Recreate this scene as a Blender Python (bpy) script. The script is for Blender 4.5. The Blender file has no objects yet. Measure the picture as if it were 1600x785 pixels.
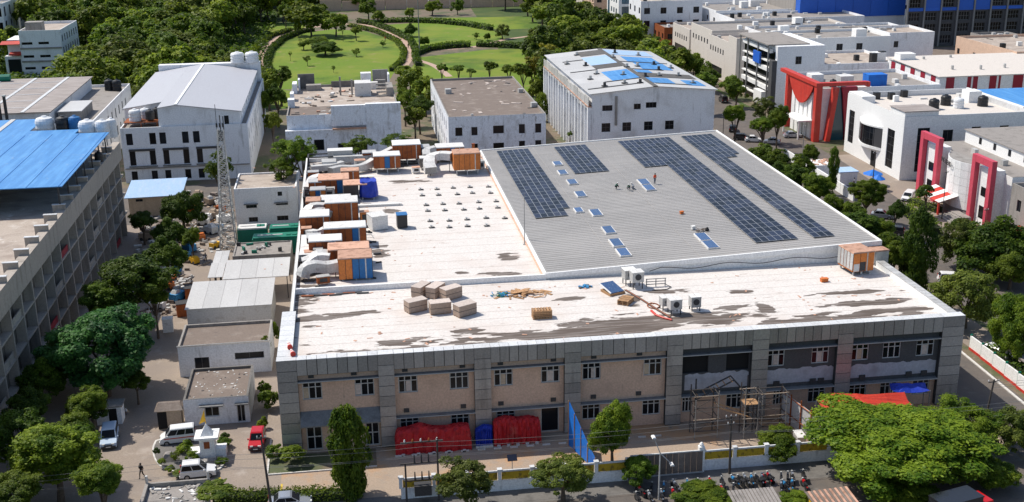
import bpy, math, random
import numpy as np
from mathutils import Vector, Matrix
random.seed(7)
SC = bpy.context.scene
COL = SC.collection
# ---------------------------------------------------------------- camera
FPX, PITCH, ROLL, YAW, CAMH = 1807.6, .31631, -.01146, .14122, 60.0
_cy, _sy = math.cos(YAW), math.sin(YAW)
_f = Vector((_sy*math.cos(PITCH), _cy*math.cos(PITCH), -math.sin(PITCH)))
_r0 = Vector((_cy, -_sy, 0)); _u0 = _r0.cross(_f)
_rt = _r0*math.cos(ROLL) + _u0*math.sin(ROLL); _up = -_r0*math.sin(ROLL) + _u0*math.cos(ROLL)
EYE = Vector((0, 0, CAMH))
cam_d = bpy.data.cameras.new('camera'); cam = bpy.data.objects.new('camera', cam_d); COL.objects.link(cam)
cam_d.sensor_fit = 'HORIZONTAL'; cam_d.sensor_width = 36; cam_d.lens = 36*FPX/1600
cam_d.clip_start = 1; cam_d.clip_end = 8000
_m = Matrix((_rt, _up, -_f)).transposed().to_4x4(); _m.translation = EYE
cam.matrix_world = _m
SC.camera = cam
def _ray(u, v): return _f + _rt*((u-800)/FPX) - _up*((v-392.5)/FPX)
def at(u, v, z=0.0):                      # surveyed point of the photograph at height z
    d = _ray(u, v); return EYE + d*((z-CAMH)/d.z)
def atY(u, v, Y):
    d = _ray(u, v); return EYE + d*(Y/d.y)
def depth(p): return (Vector(p)-EYE).dot(_f)
# ---------------------------------------------------------------- light
SUN = Vector((-.58, .42, 1.0)).normalized()
w = bpy.data.worlds.new('World'); SC.world = w; w.use_nodes = True
nt = w.node_tree; bg = nt.nodes['Background']
sky = nt.nodes.new('ShaderNodeTexSky'); sky.sky_type = 'NISHITA'; sky.sun_disc = False
sky.sun_elevation = math.asin(SUN.z); sky.sun_rotation = math.atan2(SUN.x, SUN.y)
sky.air_density = 1.0; sky.dust_density = 1.2; sky.ozone_density = 1.0
nt.links.new(sky.outputs[0], bg.inputs[0]); bg.inputs[1].default_value = .115
sd = bpy.data.lights.new('sun', 'SUN'); sd.energy = 3.9; sd.angle = math.radians(.5); sd.color = (1, .94, .84)
so = bpy.data.objects.new('sun', sd); COL.objects.link(so)
so.rotation_euler = (-SUN).to_track_quat('-Z', 'Y').to_euler(); so.location = (0, 0, 200)
SC.view_settings.view_transform = 'Standard'; SC.view_settings.look = 'None'
SC.view_settings.exposure = 0.25; SC.view_settings.gamma = 1.0
# ---------------------------------------------------------------- materials
def _n(t, k, **kw):
    n = t.nodes.new(k)
    for a, b in kw.items(): setattr(n, a, b)
    return n
def _mix(t, fac, a, b):
    m = _n(t, 'ShaderNodeMix', data_type='RGBA')
    for s, v in ((m.inputs[0], fac), (m.inputs[6], a), (m.inputs[7], b)):
        if hasattr(v, 'links'): t.links.new(v, s)
        else: s.default_value = v if isinstance(v, float) else (*v, 1)
    return m.outputs[2]
def _noise(t, pos, scale, stretch=(1, 1, 1), detail=5.0, rough=.6):
    mp = _n(t, 'ShaderNodeMapping'); mp.inputs['Scale'].default_value = stretch
    t.links.new(pos, mp.inputs[0])
    nz = _n(t, 'ShaderNodeTexNoise'); nz.inputs['Scale'].default_value = scale
    nz.inputs['Detail'].default_value = detail; nz.inputs['Roughness'].default_value = rough
    t.links.new(mp.outputs[0], nz.inputs['Vector']); return nz.outputs[0]
def _ramp(t, v, lo, hi, a=0.0, b=1.0):
    m = _n(t, 'ShaderNodeMapRange'); m.interpolation_type = 'SMOOTHSTEP'
    for i, x in enumerate((lo, hi, a, b)): m.inputs[i+1].default_value = x
    t.links.new(v, m.inputs[0]); return m.outputs[0]
def _mul(t, a, b, op='MULTIPLY'):
    m = _n(t, 'ShaderNodeMath', operation=op)
    for s, v in ((m.inputs[0], a), (m.inputs[1], b)):
        if hasattr(v, 'links'): t.links.new(v, s)
        else: s.default_value = v
    return m.outputs[0]
MATS = {}
def mat(name, c, layers=(), rough=.8, metal=0.0, bump=0.0, bscale=8.0, rand=0.0, spec=.4, fine=.12, ell=(), ecol=(.1, .08, .07)):
    """layers: (colour, scale, lo, hi, stretch, strength) - each a noise-masked coat of dirt or wear"""
    m = bpy.data.materials.new(name); m.use_nodes = True; t = m.node_tree
    b = t.nodes['Principled BSDF']; pos = _n(t, 'ShaderNodeNewGeometry').outputs['Position']
    col = (*c,)
    if fine:
        k = _noise(t, pos, bscale*.6); f = _ramp(t, k, .3, .7, 1-fine, 1+fine)
        rgb = _n(t, 'ShaderNodeRGB'); rgb.outputs[0].default_value = (*c, 1)
        vm = _n(t, 'ShaderNodeVectorMath', operation='SCALE'); t.links.new(rgb.outputs[0], vm.inputs[0]); t.links.new(f, vm.inputs[3])
        col = vm.outputs[0]
    for (lc, s, lo, hi, st, amt) in layers:
        k = _mul(t, _ramp(t, _noise(t, pos, s, st, 8.0, .62), lo, hi), amt); col = _mix(t, k, col, lc)
    if ell:
        acc = None
        nz = _noise(t, pos, .55, (.55, 1.7, 1), 4.0, .5); nz2 = _ramp(t, nz, .25, .75, -.6, .6); nf = _ramp(t, _noise(t, pos, 1.1, (.25, 2.2, 1), 4.0, .5), .3, .6, .82, 1.0)
        for (ex, ey, rx, ry) in ell:
            sb = _n(t, 'ShaderNodeVectorMath', operation='SUBTRACT'); t.links.new(pos, sb.inputs[0]); sb.inputs[1].default_value = (ex, ey, 0)
            ml = _n(t, 'ShaderNodeVectorMath', operation='MULTIPLY'); t.links.new(sb.outputs[0], ml.inputs[0]); ml.inputs[1].default_value = (1/rx, 1/ry, 0)
            ln = _n(t, 'ShaderNodeVectorMath', operation='LENGTH'); t.links.new(ml.outputs[0], ln.inputs[0])
            acc = ln.outputs['Value'] if acc is None else _mul(t, acc, ln.outputs['Value'], 'MINIMUM')
        acc = _mul(t, acc, nz2, 'ADD')
        k = _mul(t, _ramp(t, acc, .86, 1.0, 1.0, 0.0), nf); col = _mix(t, k, col, ecol)
    if rand:
        oi = _n(t, 'ShaderNodeObjectInfo').outputs['Random']; f = _ramp(t, oi, 0, 1, 1-rand, 1+rand)
        vm = _n(t, 'ShaderNodeVectorMath', operation='SCALE')
        if hasattr(col, 'links'): t.links.new(col, vm.inputs[0])
        else: vm.inputs[0].default_value = col
        t.links.new(f, vm.inputs[3]); col = vm.outputs[0]
    if hasattr(col, 'links'): t.links.new(col, b.inputs['Base Color'])
    else: b.inputs['Base Color'].default_value = (*col, 1)
    b.inputs['Roughness'].default_value = rough; b.inputs['Metallic'].default_value = metal
    b.inputs['Specular IOR Level'].default_value = spec
    if bump:
        bp = _n(t, 'ShaderNodeBump'); bp.inputs['Strength'].default_value = bump; bp.inputs['Distance'].default_value = .05
        t.links.new(_noise(t, pos, bscale), bp.inputs['Height']); t.links.new(bp.outputs[0], b.inputs['Normal'])
    MATS[name] = m; return m
def leafmat(name, c1, c2, trans=.35, var=.45):
    m = bpy.data.materials.new(name); m.use_nodes = True; t = m.node_tree; t.nodes.remove(t.nodes['Principled BSDF'])
    g = _n(t, 'ShaderNodeNewGeometry'); pos = g.outputs['Position']; rnd = g.outputs['Random Per Island']
    k = _ramp(t, _noise(t, pos, .35, detail=3.0), .35, .65); k2 = _ramp(t, rnd, 0, 1, -var, var)
    k = _mul(t, k, k2, 'ADD'); cl = _n(t, 'ShaderNodeClamp'); t.links.new(k, cl.inputs[0])
    col = _mix(t, cl.outputs[0], c1, c2)
    oi = _n(t, 'ShaderNodeObjectInfo').outputs['Random']; f = _ramp(t, oi, 0, 1, .72, 1.25)
    vm = _n(t, 'ShaderNodeVectorMath', operation='SCALE'); t.links.new(col, vm.inputs[0]); t.links.new(f, vm.inputs[3])
    d = _n(t, 'ShaderNodeBsdfPrincipled'); d.inputs['Roughness'].default_value = .55; d.inputs['Specular IOR Level'].default_value = .25
    tr = _n(t, 'ShaderNodeBsdfTranslucent'); mx = _n(t, 'ShaderNodeMixShader'); mx.inputs[0].default_value = trans
    t.links.new(vm.outputs[0], d.inputs['Base Color']); t.links.new(vm.outputs[0], tr.inputs['Color'])
    t.links.new(d.outputs[0], mx.inputs[1]); t.links.new(tr.outputs[0], mx.inputs[2])
    t.links.new(mx.outputs[0], t.nodes['Material Output'].inputs[0]); MATS[name] = m; return m
STK = (1.2, 1.2, .18)      # vertical streaks
WH = (.68, .68, .68)
mat('white_wall', (.79, .80, .82), [((.30, .29, .28), .9, .56, .74, STK, .6), ((.45, .43, .41), .22, .5, .75, (1, 1, 1), .5)], bump=.15)
mat('peeling_wall', (.78, .80, .84), [((.30, .28, .27), 1.7, .60, .68, (1, 1, .45), .7), ((.42, .40, .38), .35, .52, .72, (1, 1, 1), .55), ((.30, .28, .26), 1.1, .52, .75, STK, .6)], bump=.3)
mat('clean_white', (.83, .83, .82), [((.5, .48, .46), .5, .56, .8, STK, .4)], rough=.6)
mat('cream_wall', (.62, .57, .52), [((.34, .30, .27), .8, .55, .75, STK, .5)])
mat('peach_wall', (.63, .44, .325), [((.42, .29, .215), .5, .45, .8, (1, 1, 1), .5), ((.16, .12, .10), 1.3, .62, .75, STK, .5)], bump=.1)
mat('tan_wall', (.50, .40, .29), [((.33, .26, .20), .9, .5, .75, STK, .6)])
mat('slate_wall', (.075, .075, .078), [((.15, .15, .15), .5, .55, .8, (1, 1, 1), .5)], rough=.8)
mat('bare_plaster', (.42, .42, .46), [((.25, .24, .25), .6, .5, .7, (1, 1, 1), .6)])
mat('grey_concrete', (.30, .28, .26), [((.15, .135, .12), .7, .48, .72, STK, .7), ((.42, .40, .37), .3, .55, .75, (1, 1, 1), .5)], bump=.2)
mat('dark_concrete', (.16, .15, .14), [((.07, .065, .06), .6, .45, .7, (1, 1, 1), .6)], bump=.2)
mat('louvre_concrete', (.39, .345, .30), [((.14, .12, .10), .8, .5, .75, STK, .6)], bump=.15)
mat('recess_shade_tone', (.17, .15, .13), [((.08, .07, .06), .8, .5, .75, STK, .6)])  # louvre concrete darkened: shade of the deep bays put into the wall colour
mat('cladding', (.34, .335, .33), [((.12, .12, .12), .8, .5, .8, STK, .6)], rough=.42, metal=.35, rand=.16)
mat('coping', (.62, .63, .64), [((.38, .36, .34), .7, .5, .75, (1, 1, 1), .5)], rough=.5, rand=.06)
mat('joint', (.05, .05, .05), rough=.9, fine=0)
mat('ledge', (.20, .20, .20), [((.09, .09, .09), .9, .5, .7, (1, 1, 1), .6)])
mat('frame_metal', (.50, .50, .49), rough=.5, fine=0)
mat('frame_dark', (.06, .06, .065), rough=.5, fine=0)
mat('pane', (.010, .012, .016), rough=.15, spec=.22, fine=0, rand=.5)
mat('blue_pane', (.015, .09, .14), rough=.08, spec=.8, fine=.2, rand=.4)
mat('opening', (.012, .012, .013), rough=.9, fine=0)
mat('grey_sheet', (.345, .33, .315), [((.41, .39, .37), .06, .45, .6, (1, 1.6, 1), .6), ((.27, .255, .24), .5, .45, .7, (.12, 3, 1), .6), ((.16, .14, .12), .8, .68, .74, (1, 1, 1), .7)], rough=.5, metal=.1)
mat('white_sheet', (.50, .495, .49), [((.58, .58, .58), .35, .45, .7, (1, .4, 1), .5)], rough=.5, rand=.05)
mat('blue_sheet', (.055, .23, .54), [((.13, .37, .70), .4, .4, .65, (3, .25, 1), .6), ((.055, .22, .50), .25, .5, .7, (1, 1, 1), .6), ((.34, .42, .52), .9, .6, .74, (1, .6, 1), .55)], rough=.5, rand=.05)
mat('pale_blue_sheet', (.36, .52, .74), [((.5, .58, .68), .8, .45, .7, (2, .5, 1), .5)], rough=.5, rand=.06)
mat('deep_blue_panel', (.02, .12, .55), rough=.45, rand=.06)
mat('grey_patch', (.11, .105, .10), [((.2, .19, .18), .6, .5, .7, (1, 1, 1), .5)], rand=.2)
mat('old_sheet', (.36, .32, .30), [((.22, .185, .17), .55, .42, .62, (.4, 2.2, 1), .7), ((.5, .47, .45), .4, .58, .75, (1, 1, 1), .5)], rough=.8)
mat('concrete_roof', (.42, .355, .30), [((.27, .215, .18), .28, .45, .66, (1, 1.5, 1), .75), ((.66, .62, .58), .5, .57, .7, (1, 1, 1), .6), ((.13, .10, .09), 1.2, .66, .72, (1, 1, 1), .6)], bump=.25)
mat('dirty_roof', (.185, .145, .12), [((.36, .31, .27), .45, .5, .7, (1, 1, 1), .6), ((.11, .09, .08), .9, .56, .68, (1, 1, 1), .6)], bump=.3)
mat('dark_roof', (.285, .26, .24), [((.12, .11, .10), .5, .5, .7, (1, 1, 1), .6), ((.42, .40, .38), .7, .62, .74, (1, 1, 1), .5)], bump=.2)
mat('rust', (.36, .095, .022), [((.22, .055, .02), 1.6, .48, .66, (1, 1, 1), .75), ((.45, .16, .05), 3.0, .6, .75, (1, 1, 1), .6)], rough=.7, rand=.25, bump=.2)
mat('orange_panel', (.55, .17, .035), [((.30, .09, .03), 2.0, .52, .7, (1, 1, .5), .6)], rough=.6, rand=.2)
mat('rusty_top', (.58, .34, .24), [((.33, .17, .11), 1.2, .5, .62, (1, 1, 1), .7)], rough=.8, rand=.15)
mat('galv', (.52, .515, .50), [((.30, .27, .24), 1.4, .52, .7, (1, 1, 1), .55)], rough=.5, metal=.2, rand=.12)
mat('gable_sheet', (.44, .445, .48), [((.42, .42, .45), .2, .45, .7, (1, .4, 1), .5)], rough=.5, rand=.03)
mat('white_top', (.70, .69, .67), [((.40, .37, .34), 1.3, .56, .68, (1, 1, 1), .6)], rough=.6, rand=.08)
mat('dark_metal', (.045, .045, .048), rough=.6, fine=.2)
mat('blue_panel', (.02, .14, .36), [((.08, .1, .12), 2, .58, .7, (1, 1, 1), .5)], rough=.6)
mat('blue_tarp', (.015, .045, .42), [((.01, .025, .22), 1, .45, .7, (1, 1, 1), .6)], rough=.5, bump=.4, bscale=3)
mat('blue_cloth', (.01, .16, .60), [((.01, .09, .42), .6, .45, .7, (1, 1, 1), .6)], rough=.6)
mat('red_tarp', (.50, .012, .018), [((.24, .004, .01), 1.2, .45, .62, (1, 1, 1), .7), ((.50, .16, .13), .7, .55, .75, (1, 1, 1), .45)], rough=.6, bump=.5, bscale=2)
mat('red_roof', (.50, .045, .025), [((.45, .03, .02), .8, .45, .7, (1, 1, 1), .5)], rough=.5)
mat('crate_card', (.40, .30, .235), [((.30, .22, .17), 1.5, .5, .7, (1, 1, 1), .4)], rand=.08)
mat('crate_lid', (.55, .47, .42), rand=.08)
mat('wood', (.45, .26, .13), [((.24, .13, .07), 3, .5, .7, (1, 1, .4), .6)], rand=.2)
mat('cell', (.014, .018, .036), [((.07, .07, .08), .12, .5, .75, (1, 1, 1), .5)], rough=.35, spec=.2, fine=.1, rand=.6)
mat('cell_frame', (.50, .52, .55), rough=.4, metal=.5, fine=0)
mat('skylight', (.055, .11, .24), [((.3, .36, .45), 2.5, .55, .7, (3, 1, 1), .5)], rough=.25, rand=.15)
mat('asphalt', (.135, .115, .10), [((.085, .08, .078), .3, .45, .65, (1, 1, 1), .6), ((.21, .195, .18), .7, .55, .72, (1, 1, 1), .5)], bump=.15)
mat('yard_concrete', (.29, .235, .19), [((.24, .20, .175), .16, .45, .65, (1, 1, 1), .65), ((.46, .40, .35), .35, .55, .72, (1, 1, 1), .5), ((.15, .12, .10), .9, .68, .75, (1, 1, 1), .7)], bump=.15)
mat('apron', (.36, .28, .215), [((.50, .25, .09), .11, .48, .6, (1, 1, 1), .55), ((.30, .25, .21), .4, .52, .7, (1, 1, 1), .6), ((.14, .11, .09), .8, .66, .72, (1, 1, 1), .7)], bump=.15)
mat('earth', (.17, .13, .09), [((.06, .09, .03), .12, .45, .6, (1, 1, 1), .8), ((.30, .25, .2), .5, .58, .7, (1, 1, 1), .6)])
mat('lawn', (.125, .20, .012), [((.19, .225, .022), .05, .42, .60, (1, 1, 1), .75), ((.045, .105, .008), .03, .5, .62, (1, 1, 1), .7), ((.26, .22, .08), .16, .57, .70, (1, 1, 1), .7), ((.22, .17, .09), .5, .64, .72, (1, 1, 1), .7)], rough=.95, bscale=2)
mat('wild_grass', (.05, .085, .018), [((.10, .12, .03), .08, .45, .65, (1, 1, 1), .7), ((.14, .11, .07), .2, .62, .72, (1, 1, 1), .5)], rough=.95)
mat('path_brick', (.46, .32, .25), [((.35, .24, .19), .6, .5, .7, (1, 1, 1), .5)])
mat('kerb_white', (.62, .60, .57), [((.3, .28, .25), 1, .5, .7, (1, 1, 1), .5)])
mat('kerb_yellow', (.60, .42, .05), rough=.7)
mat('yellow_panel', (.50, .33, .02), [((.12, .08, .02), 2.2, .52, .6, (1, 1, 1), .7)], rough=.7)
mat('red_paint', (.56, .045, .03), [((.34, .03, .025), .8, .5, .72, STK, .6), ((.6, .2, .15), .5, .56, .75, (1, 1, 1), .4)], rough=.5)
mat('dark_red_paint', (.30, .012, .03), rough=.5)
mat('pink_paint', (.58, .07, .11), [((.36, .04, .06), .9, .5, .72, STK, .6), ((.62, .25, .27), .5, .56, .75, (1, 1, 1), .4)], rough=.5)
mat('bark', (.10, .075, .055), bump=.4, fine=.3)
mat('steel', (.26, .26, .26), rough=.5, metal=.3)
mat('pole_paint', (.07, .06, .055), rough=.6)
mat('wire', (.2, .2, .2), rough=.5, fine=0)
mat('black_tank', (.02, .02, .022), rough=.45, rand=.3)
mat('white_tank', (.72, .73, .74), [((.5, .48, .45), 1.5, .55, .7, (1, 1, 1), .4)], rough=.45)
mat('car_white', (.76, .76, .76), rough=.22, spec=.6, fine=0)
mat('car_red', (.48, .008, .012), rough=.22, spec=.6, fine=0)
mat('car_silver', (.42, .45, .50), rough=.25, metal=.5, fine=0)
mat('car_dark', (.02, .022, .028), rough=.2, spec=.6, fine=0)
mat('car_bluewhite', (.50, .60, .72), rough=.25, fine=0)
mat('tyre', (.015, .015, .015), rough=.9, fine=0)
mat('rim', (.35, .35, .36), rough=.4, metal=.6, fine=0)
mat('lamp_red', (.5, .02, .02), rough=.3, fine=0)
mat('lamp_clear', (.75, .75, .72), rough=.15, fine=0)
mat('skin', (.20, .11, .07), rough=.6, fine=0)
mat('cloth_black', (.015, .015, .018), fine=0); mat('cloth_orange', (.80, .09, .02), fine=0); mat('cloth_green', (.01, .09, .06), fine=0)
mat('cloth_white', (.7, .7, .7), fine=0); mat('cloth_grey', (.10, .12, .16), fine=0); mat('helmet', (.75, .75, .72), fine=0)
mat('green_paint', (.005, .17, .11), [((.02, .08, .06), 1.5, .55, .7, (1, 1, 1), .6)], rough=.5)
mat('yellow_paint', (.75, .42, .02), rough=.6); mat('orange_paint', (.62, .16, .03), rough=.6)
mat('machine_blue', (.04, .25, .5), rough=.5); mat('dull_roof', (.13, .11, .095), [((.22, .19, .165), .5, .5, .68, (1, 1, 1), .6)], bump=.2); mat('rubble', (.35, .27, .2), rand=.4)
leafmat('leaf_mid', (.060, .115, .008), (.215, .285, .022), .48)
leafmat('leaf_dark', (.036, .080, .007), (.125, .195, .016), .45)
leafmat('leaf_bright', (.07, .14, .010), (.215, .295, .022), .48)
leafmat('leaf_far', (.095, .155, .012), (.27, .33, .032), .5)
leafmat('leaf_far_dark', (.055, .105, .010), (.17, .24, .024), .48)
leafmat('leaf_yellow', (.16, .17, .02), (.36, .32, .03), .45)
leafmat('leaf_olive', (.085, .12, .016), (.19, .23, .035), .42)
leafmat('leaf_blue', (.018, .072, .020), (.065, .175, .034))
MT = MATS
# ---------------------------------------------------------------- things, parts, meshes
def tag(o, label=None, cat=None, group=None, kind=None):
    if label: o['label'] = label
    if cat: o['category'] = cat
    if group: o['group'] = group
    if kind: o['kind'] = kind
    return o
def thing(name, label, cat, loc=(0, 0, 0), rz=0.0, group=None):
    o = bpy.data.objects.new(name, None); COL.objects.link(o); o.empty_display_size = .5
    o.location = loc; o.rotation_euler = (0, 0, rz); return tag(o, label, cat, group)
def link(name, me, parent=None, loc=(0, 0, 0), rz=0.0, scale=None):
    o = bpy.data.objects.new(name, me); COL.objects.link(o); o.location = loc; o.rotation_euler = (0, 0, rz)
    if scale: o.scale = scale
    if parent: o.parent = parent
    return o
def dup(root, loc=None, rz=None, label=None, group=None, scale=None):
    r = root.copy(); COL.objects.link(r)
    if loc is not None: r.location = loc
    if rz is not None: r.rotation_euler = (0, 0, rz)
    if scale: r.scale = scale
    if label: r['label'] = label
    if group: r['group'] = group
    for ch in list(root.children):
        c = ch.copy(); COL.objects.link(c); c.parent = r
        for g in list(ch.children):
            d = g.copy(); COL.objects.link(d); d.parent = c
    return r
class MB:
    def __init__(s, o=(0, 0, 0)):
        s.v = []; s.f = []; s.o = Vector(o); s.sm = False
    def add(s, vs, fs):
        n = len(s.v); s.v += [tuple(Vector(a)-s.o) for a in vs]; s.f += [tuple(n+i for i in f) for f in fs]; return s
    def box(s, x0, y0, z0, x1, y1, z1):
        if x0 > x1: x0, x1 = x1, x0
        if y0 > y1: y0, y1 = y1, y0
        if z0 > z1: z0, z1 = z1, z0
        return s.add([(x0, y0, z0), (x1, y0, z0), (x1, y1, z0), (x0, y1, z0), (x0, y0, z1), (x1, y0, z1), (x1, y1, z1), (x0, y1, z1)],
                     [(0, 3, 2, 1), (4, 5, 6, 7), (0, 1, 5, 4), (1, 2, 6, 5), (2, 3, 7, 6), (3, 0, 4, 7)])
    def obox(s, c, sx, sy, sz, rz=0.0):     # box on its base centre
        cr, sr = math.cos(rz), math.sin(rz); vs = []
        for z in (0, sz):
            for a, b in ((-1, -1), (1, -1), (1, 1), (-1, 1)):
                x, y = a*sx/2, b*sy/2; vs.append((c[0]+x*cr-y*sr, c[1]+x*sr+y*cr, c[2]+z))
        return s.add(vs, [(0, 3, 2, 1), (4, 5, 6, 7), (0, 1, 5, 4), (1, 2, 6, 5), (2, 3, 7, 6), (3, 0, 4, 7)])
    def prism(s, poly, z0, z1):
        n = len(poly); vs = [(p[0], p[1], z0) for p in poly]+[(p[0], p[1], z1) for p in poly]
        return s.add(vs, [tuple(range(n))[::-1], tuple(range(n, 2*n))]+[(i, (i+1) % n, n+(i+1) % n, n+i) for i in range(n)])
    def hull(s, lo, hi):                    # loft between two rings
        n = len(lo); return s.add(list(lo)+list(hi), [tuple(range(n))[::-1], tuple(range(n, 2*n))]+[(i, (i+1) % n, n+(i+1) % n, n+i) for i in range(n)])
    def xprism(s, prof, y0, y1, inset=0.0):  # profile in xz, extruded along y
        n = len(prof); m = [sum(p[0] for p in prof)/n, sum(p[1] for p in prof)/n]
        return s.add([(p[0], y0, p[1]) for p in prof]+[(p[0], y1, p[1]) for p in prof],
                     [tuple(range(n)), tuple(range(n, 2*n))[::-1]]+[(i, n+i, n+(i+1) % n, (i+1) % n) for i in range(n)])
    def tube(s, a, b, r0, r1=None, n=8):
        a, b = Vector(a), Vector(b); r1 = r0 if r1 is None else r1; d = (b-a).normalized()
        x = d.orthogonal().normalized(); y = d.cross(x); lo = []; hi = []
        for i in range(n):
            t = 2*math.pi*i/n; e = x*math.cos(t)+y*math.sin(t); lo.append(a+e*r0); hi.append(b+e*r1)
        return s.hull(lo, hi)
    def path(s, pts, r, n=6, r1=None):
        for i in range(len(pts)-1):
            k = 1 if r1 is None else 1-(i/(len(pts)-1)); s.tube(pts[i], pts[i+1], r if r1 is None else r1+(r-r1)*k, None, n)
        return s
    def lathe(s, c, prof, n=16):            # prof (r,z)
        vs = []; fs = []
        for r, z in prof:
            for i in range(n):
                t = 2*math.pi*i/n; vs.append((c[0]+r*math.cos(t), c[1]+r*math.sin(t), c[2]+z))
        for k in range(len(prof)-1):
            for i in range(n): j = (i+1) % n; fs.append((k*n+i, k*n+j, (k+1)*n+j, (k+1)*n+i))
        fs.append(tuple(range(n))[::-1]); fs.append(tuple((len(prof)-1)*n+i for i in range(n))); return s.add(vs, fs)
    def mesh(s, name, m):
        me = bpy.data.meshes.new(name); me.from_pydata(s.v, [], s.f); me.materials.append(MT[m]); me.update()
        if s.sm: me.polygons.foreach_set('use_smooth', [True]*len(me.polygons))
        return me
    def build(s, name, m, parent=None, label=None):
        o = link(name, s.mesh(name, m), parent)
        if parent is None: o.location = s.o
        if label: o['label'] = label
        return o
def W(root): return MB(root.location)       # world-coordinate builder for parts of an unrotated thing
_cube = {}
def cube(m):
    if m not in _cube: _cube[m] = MB().box(-.5, -.5, 0, .5, .5, 1).mesh('piece_'+m, m)
    return _cube[m]
def piece(name, m, parent, base, size, rz=0.0):     # one box piece sharing mesh data; base = world centre of its foot
    return link(name, cube(m), parent, Vector(base)-(parent.location if parent and parent.parent is None else Vector((0, 0, 0))), rz, size)
def dirs(rz): return Vector((math.cos(rz), math.sin(rz), 0)), Vector((math.sin(rz), -math.cos(rz), 0))
def wallh(mb, org, rz, L, z0, z1, holes=(), rec=.25):
    """one outer wall face seen from outside, with real window openings; org = left end"""
    d, n = dirs(rz); org = Vector((org[0], org[1], 0))
    us = sorted({0, L, *[h[0] for h in holes], *[h[2] for h in holes]}); zs = sorted({z0, z1, *[h[1] for h in holes], *[h[3] for h in holes]})
    us = [u for u in us if 0 <= u <= L]; zs = [z for z in zs if z0 <= z <= z1]
    P = lambda u, z, k=0: org+d*u-n*k+Vector((0, 0, z))
    for i in range(len(us)-1):
        for j in range(len(zs)-1):
            um, zm = (us[i]+us[i+1])/2, (zs[j]+zs[j+1])/2
            if any(h[0] < um < h[2] and h[1] < zm < h[3] for h in holes): continue
            mb.add([P(us[i], zs[j]), P(us[i+1], zs[j]), P(us[i+1], zs[j+1]), P(us[i], zs[j+1])], [(0, 1, 2, 3)])
    for (a, b, c, e) in holes:
        q = [(a, b), (c, b), (c, e), (a, e)]
        for k in range(4):
            p0, p1 = q[k], q[(k+1) % 4]; mb.add([P(*p1), P(*p0), P(*p0, rec), P(*p1, rec)], [(0, 1, 2, 3)])
_win = {}
def win(parent, pos, rz, w, h, nx=2, nz=1, fm='frame_metal', pm='pane', rec=.2, t=.07, name='window'):
    """pos = world bottom-left corner of the opening seen from outside"""
    key = (round(w, 2), round(h, 2), nx, nz, fm, pm, rec, t)
    if key not in _win:
        f = MB(); y0, y1 = rec-.06, rec+.02
        for i in range(nx+1):
            x = w*i/nx; x0, x1 = max(0, x-t/2), min(w, x+t/2)
            if i == 0: x1 = t
            if i == nx: x0 = w-t
            f.box(x0, y0, 0, x1, y1, h)
        for j in range(nz+1):
            z = h*j/nz; a, b = max(0, z-t/2), min(h, z+t/2)
            if j == 0: b = t
            if j == nz: a = h-t
            f.box(.001, y0+.004, a, w-.001, y1-.004, b)
        _win[key] = (f.mesh('window_frame', fm), MB().box(.01, rec, .01, w-.01, rec+.05, h-.01).mesh('window_pane', pm))
    a, b = _win[key]; lp = Vector(pos)-(parent.location if parent.parent is None else Vector((0, 0, 0)))
    o = link(name, a, parent, lp, rz); link('pane', b, o); return o
def sym_rows(L, n, w, z, h, margin=1.0):
    g = (L-2*margin-n*w)/max(1, n-1) if n > 1 else 0; return [(margin+i*(w+g), z, w, h) for i in range(n)]
def bld(name, label, x0, y0, x1, y1, H, wm='white_wall', rm='concrete_roof', par=.7, pt=.25, f=(), r=(), l=(), nx=2, nz=1, fm='frame_metal', pm='pane', cat='building', cop=None, z0=0.0, root=None, rec=.2):
    """building on a rectangle: outer walls with openings, parapet, roof, windows; f faces -Y, l faces -X, r faces +X"""
    root = root or thing(name, label, cat, ((x0+x1)/2, (y0+y1)/2, 0))
    mb = W(root); T = H+par
    hol = lambda ws: [(u, z, u+w_, z+h_) for (u, z, w_, h_) in ws]
    wallh(mb, (x0, y0), 0, x1-x0, z0, T, hol(f)); wallh(mb, (x1, y0), math.pi/2, y1-y0, z0, T, hol(r))
    wallh(mb, (x1, y1), math.pi, x1-x0, z0, T); wallh(mb, (x0, y1), -math.pi/2, y1-y0, z0, T, hol(l))
    wo = mb.build('wall', wm, root)
    if par > 0:
        pb = W(root)
        for q in ((x0, y0, x1, y0+pt), (x0, y1-pt, x1, y1), (x0, y0+pt, x0+pt, y1-pt), (x1-pt, y0+pt, x1, y1-pt)):
            pb.box(q[0]+.003*(q[0] == x0), q[1]+.003*(q[1] == y0), H-.1, q[2]-.003*(q[2] == x1), q[3]-.003*(q[3] == y1), T+.02)
        pb.build('parapet', cop or wm, root)
    W(root).box(x0+.01, y0+.01, H-.3, x1-.01, y1-.01, H).build('roof', rm, root)
    for ws, org, rz in ((f, (x0, y0), 0), (r, (x1, y0), math.pi/2), (l, (x0, y1), -math.pi/2)):
        d, n = dirs(rz)
        for (u, z, w_, h_) in ws: win(root, Vector((org[0], org[1], z))+d*u, rz, w_, h_, nx, nz, fm, pm, rec)
    return root
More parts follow.
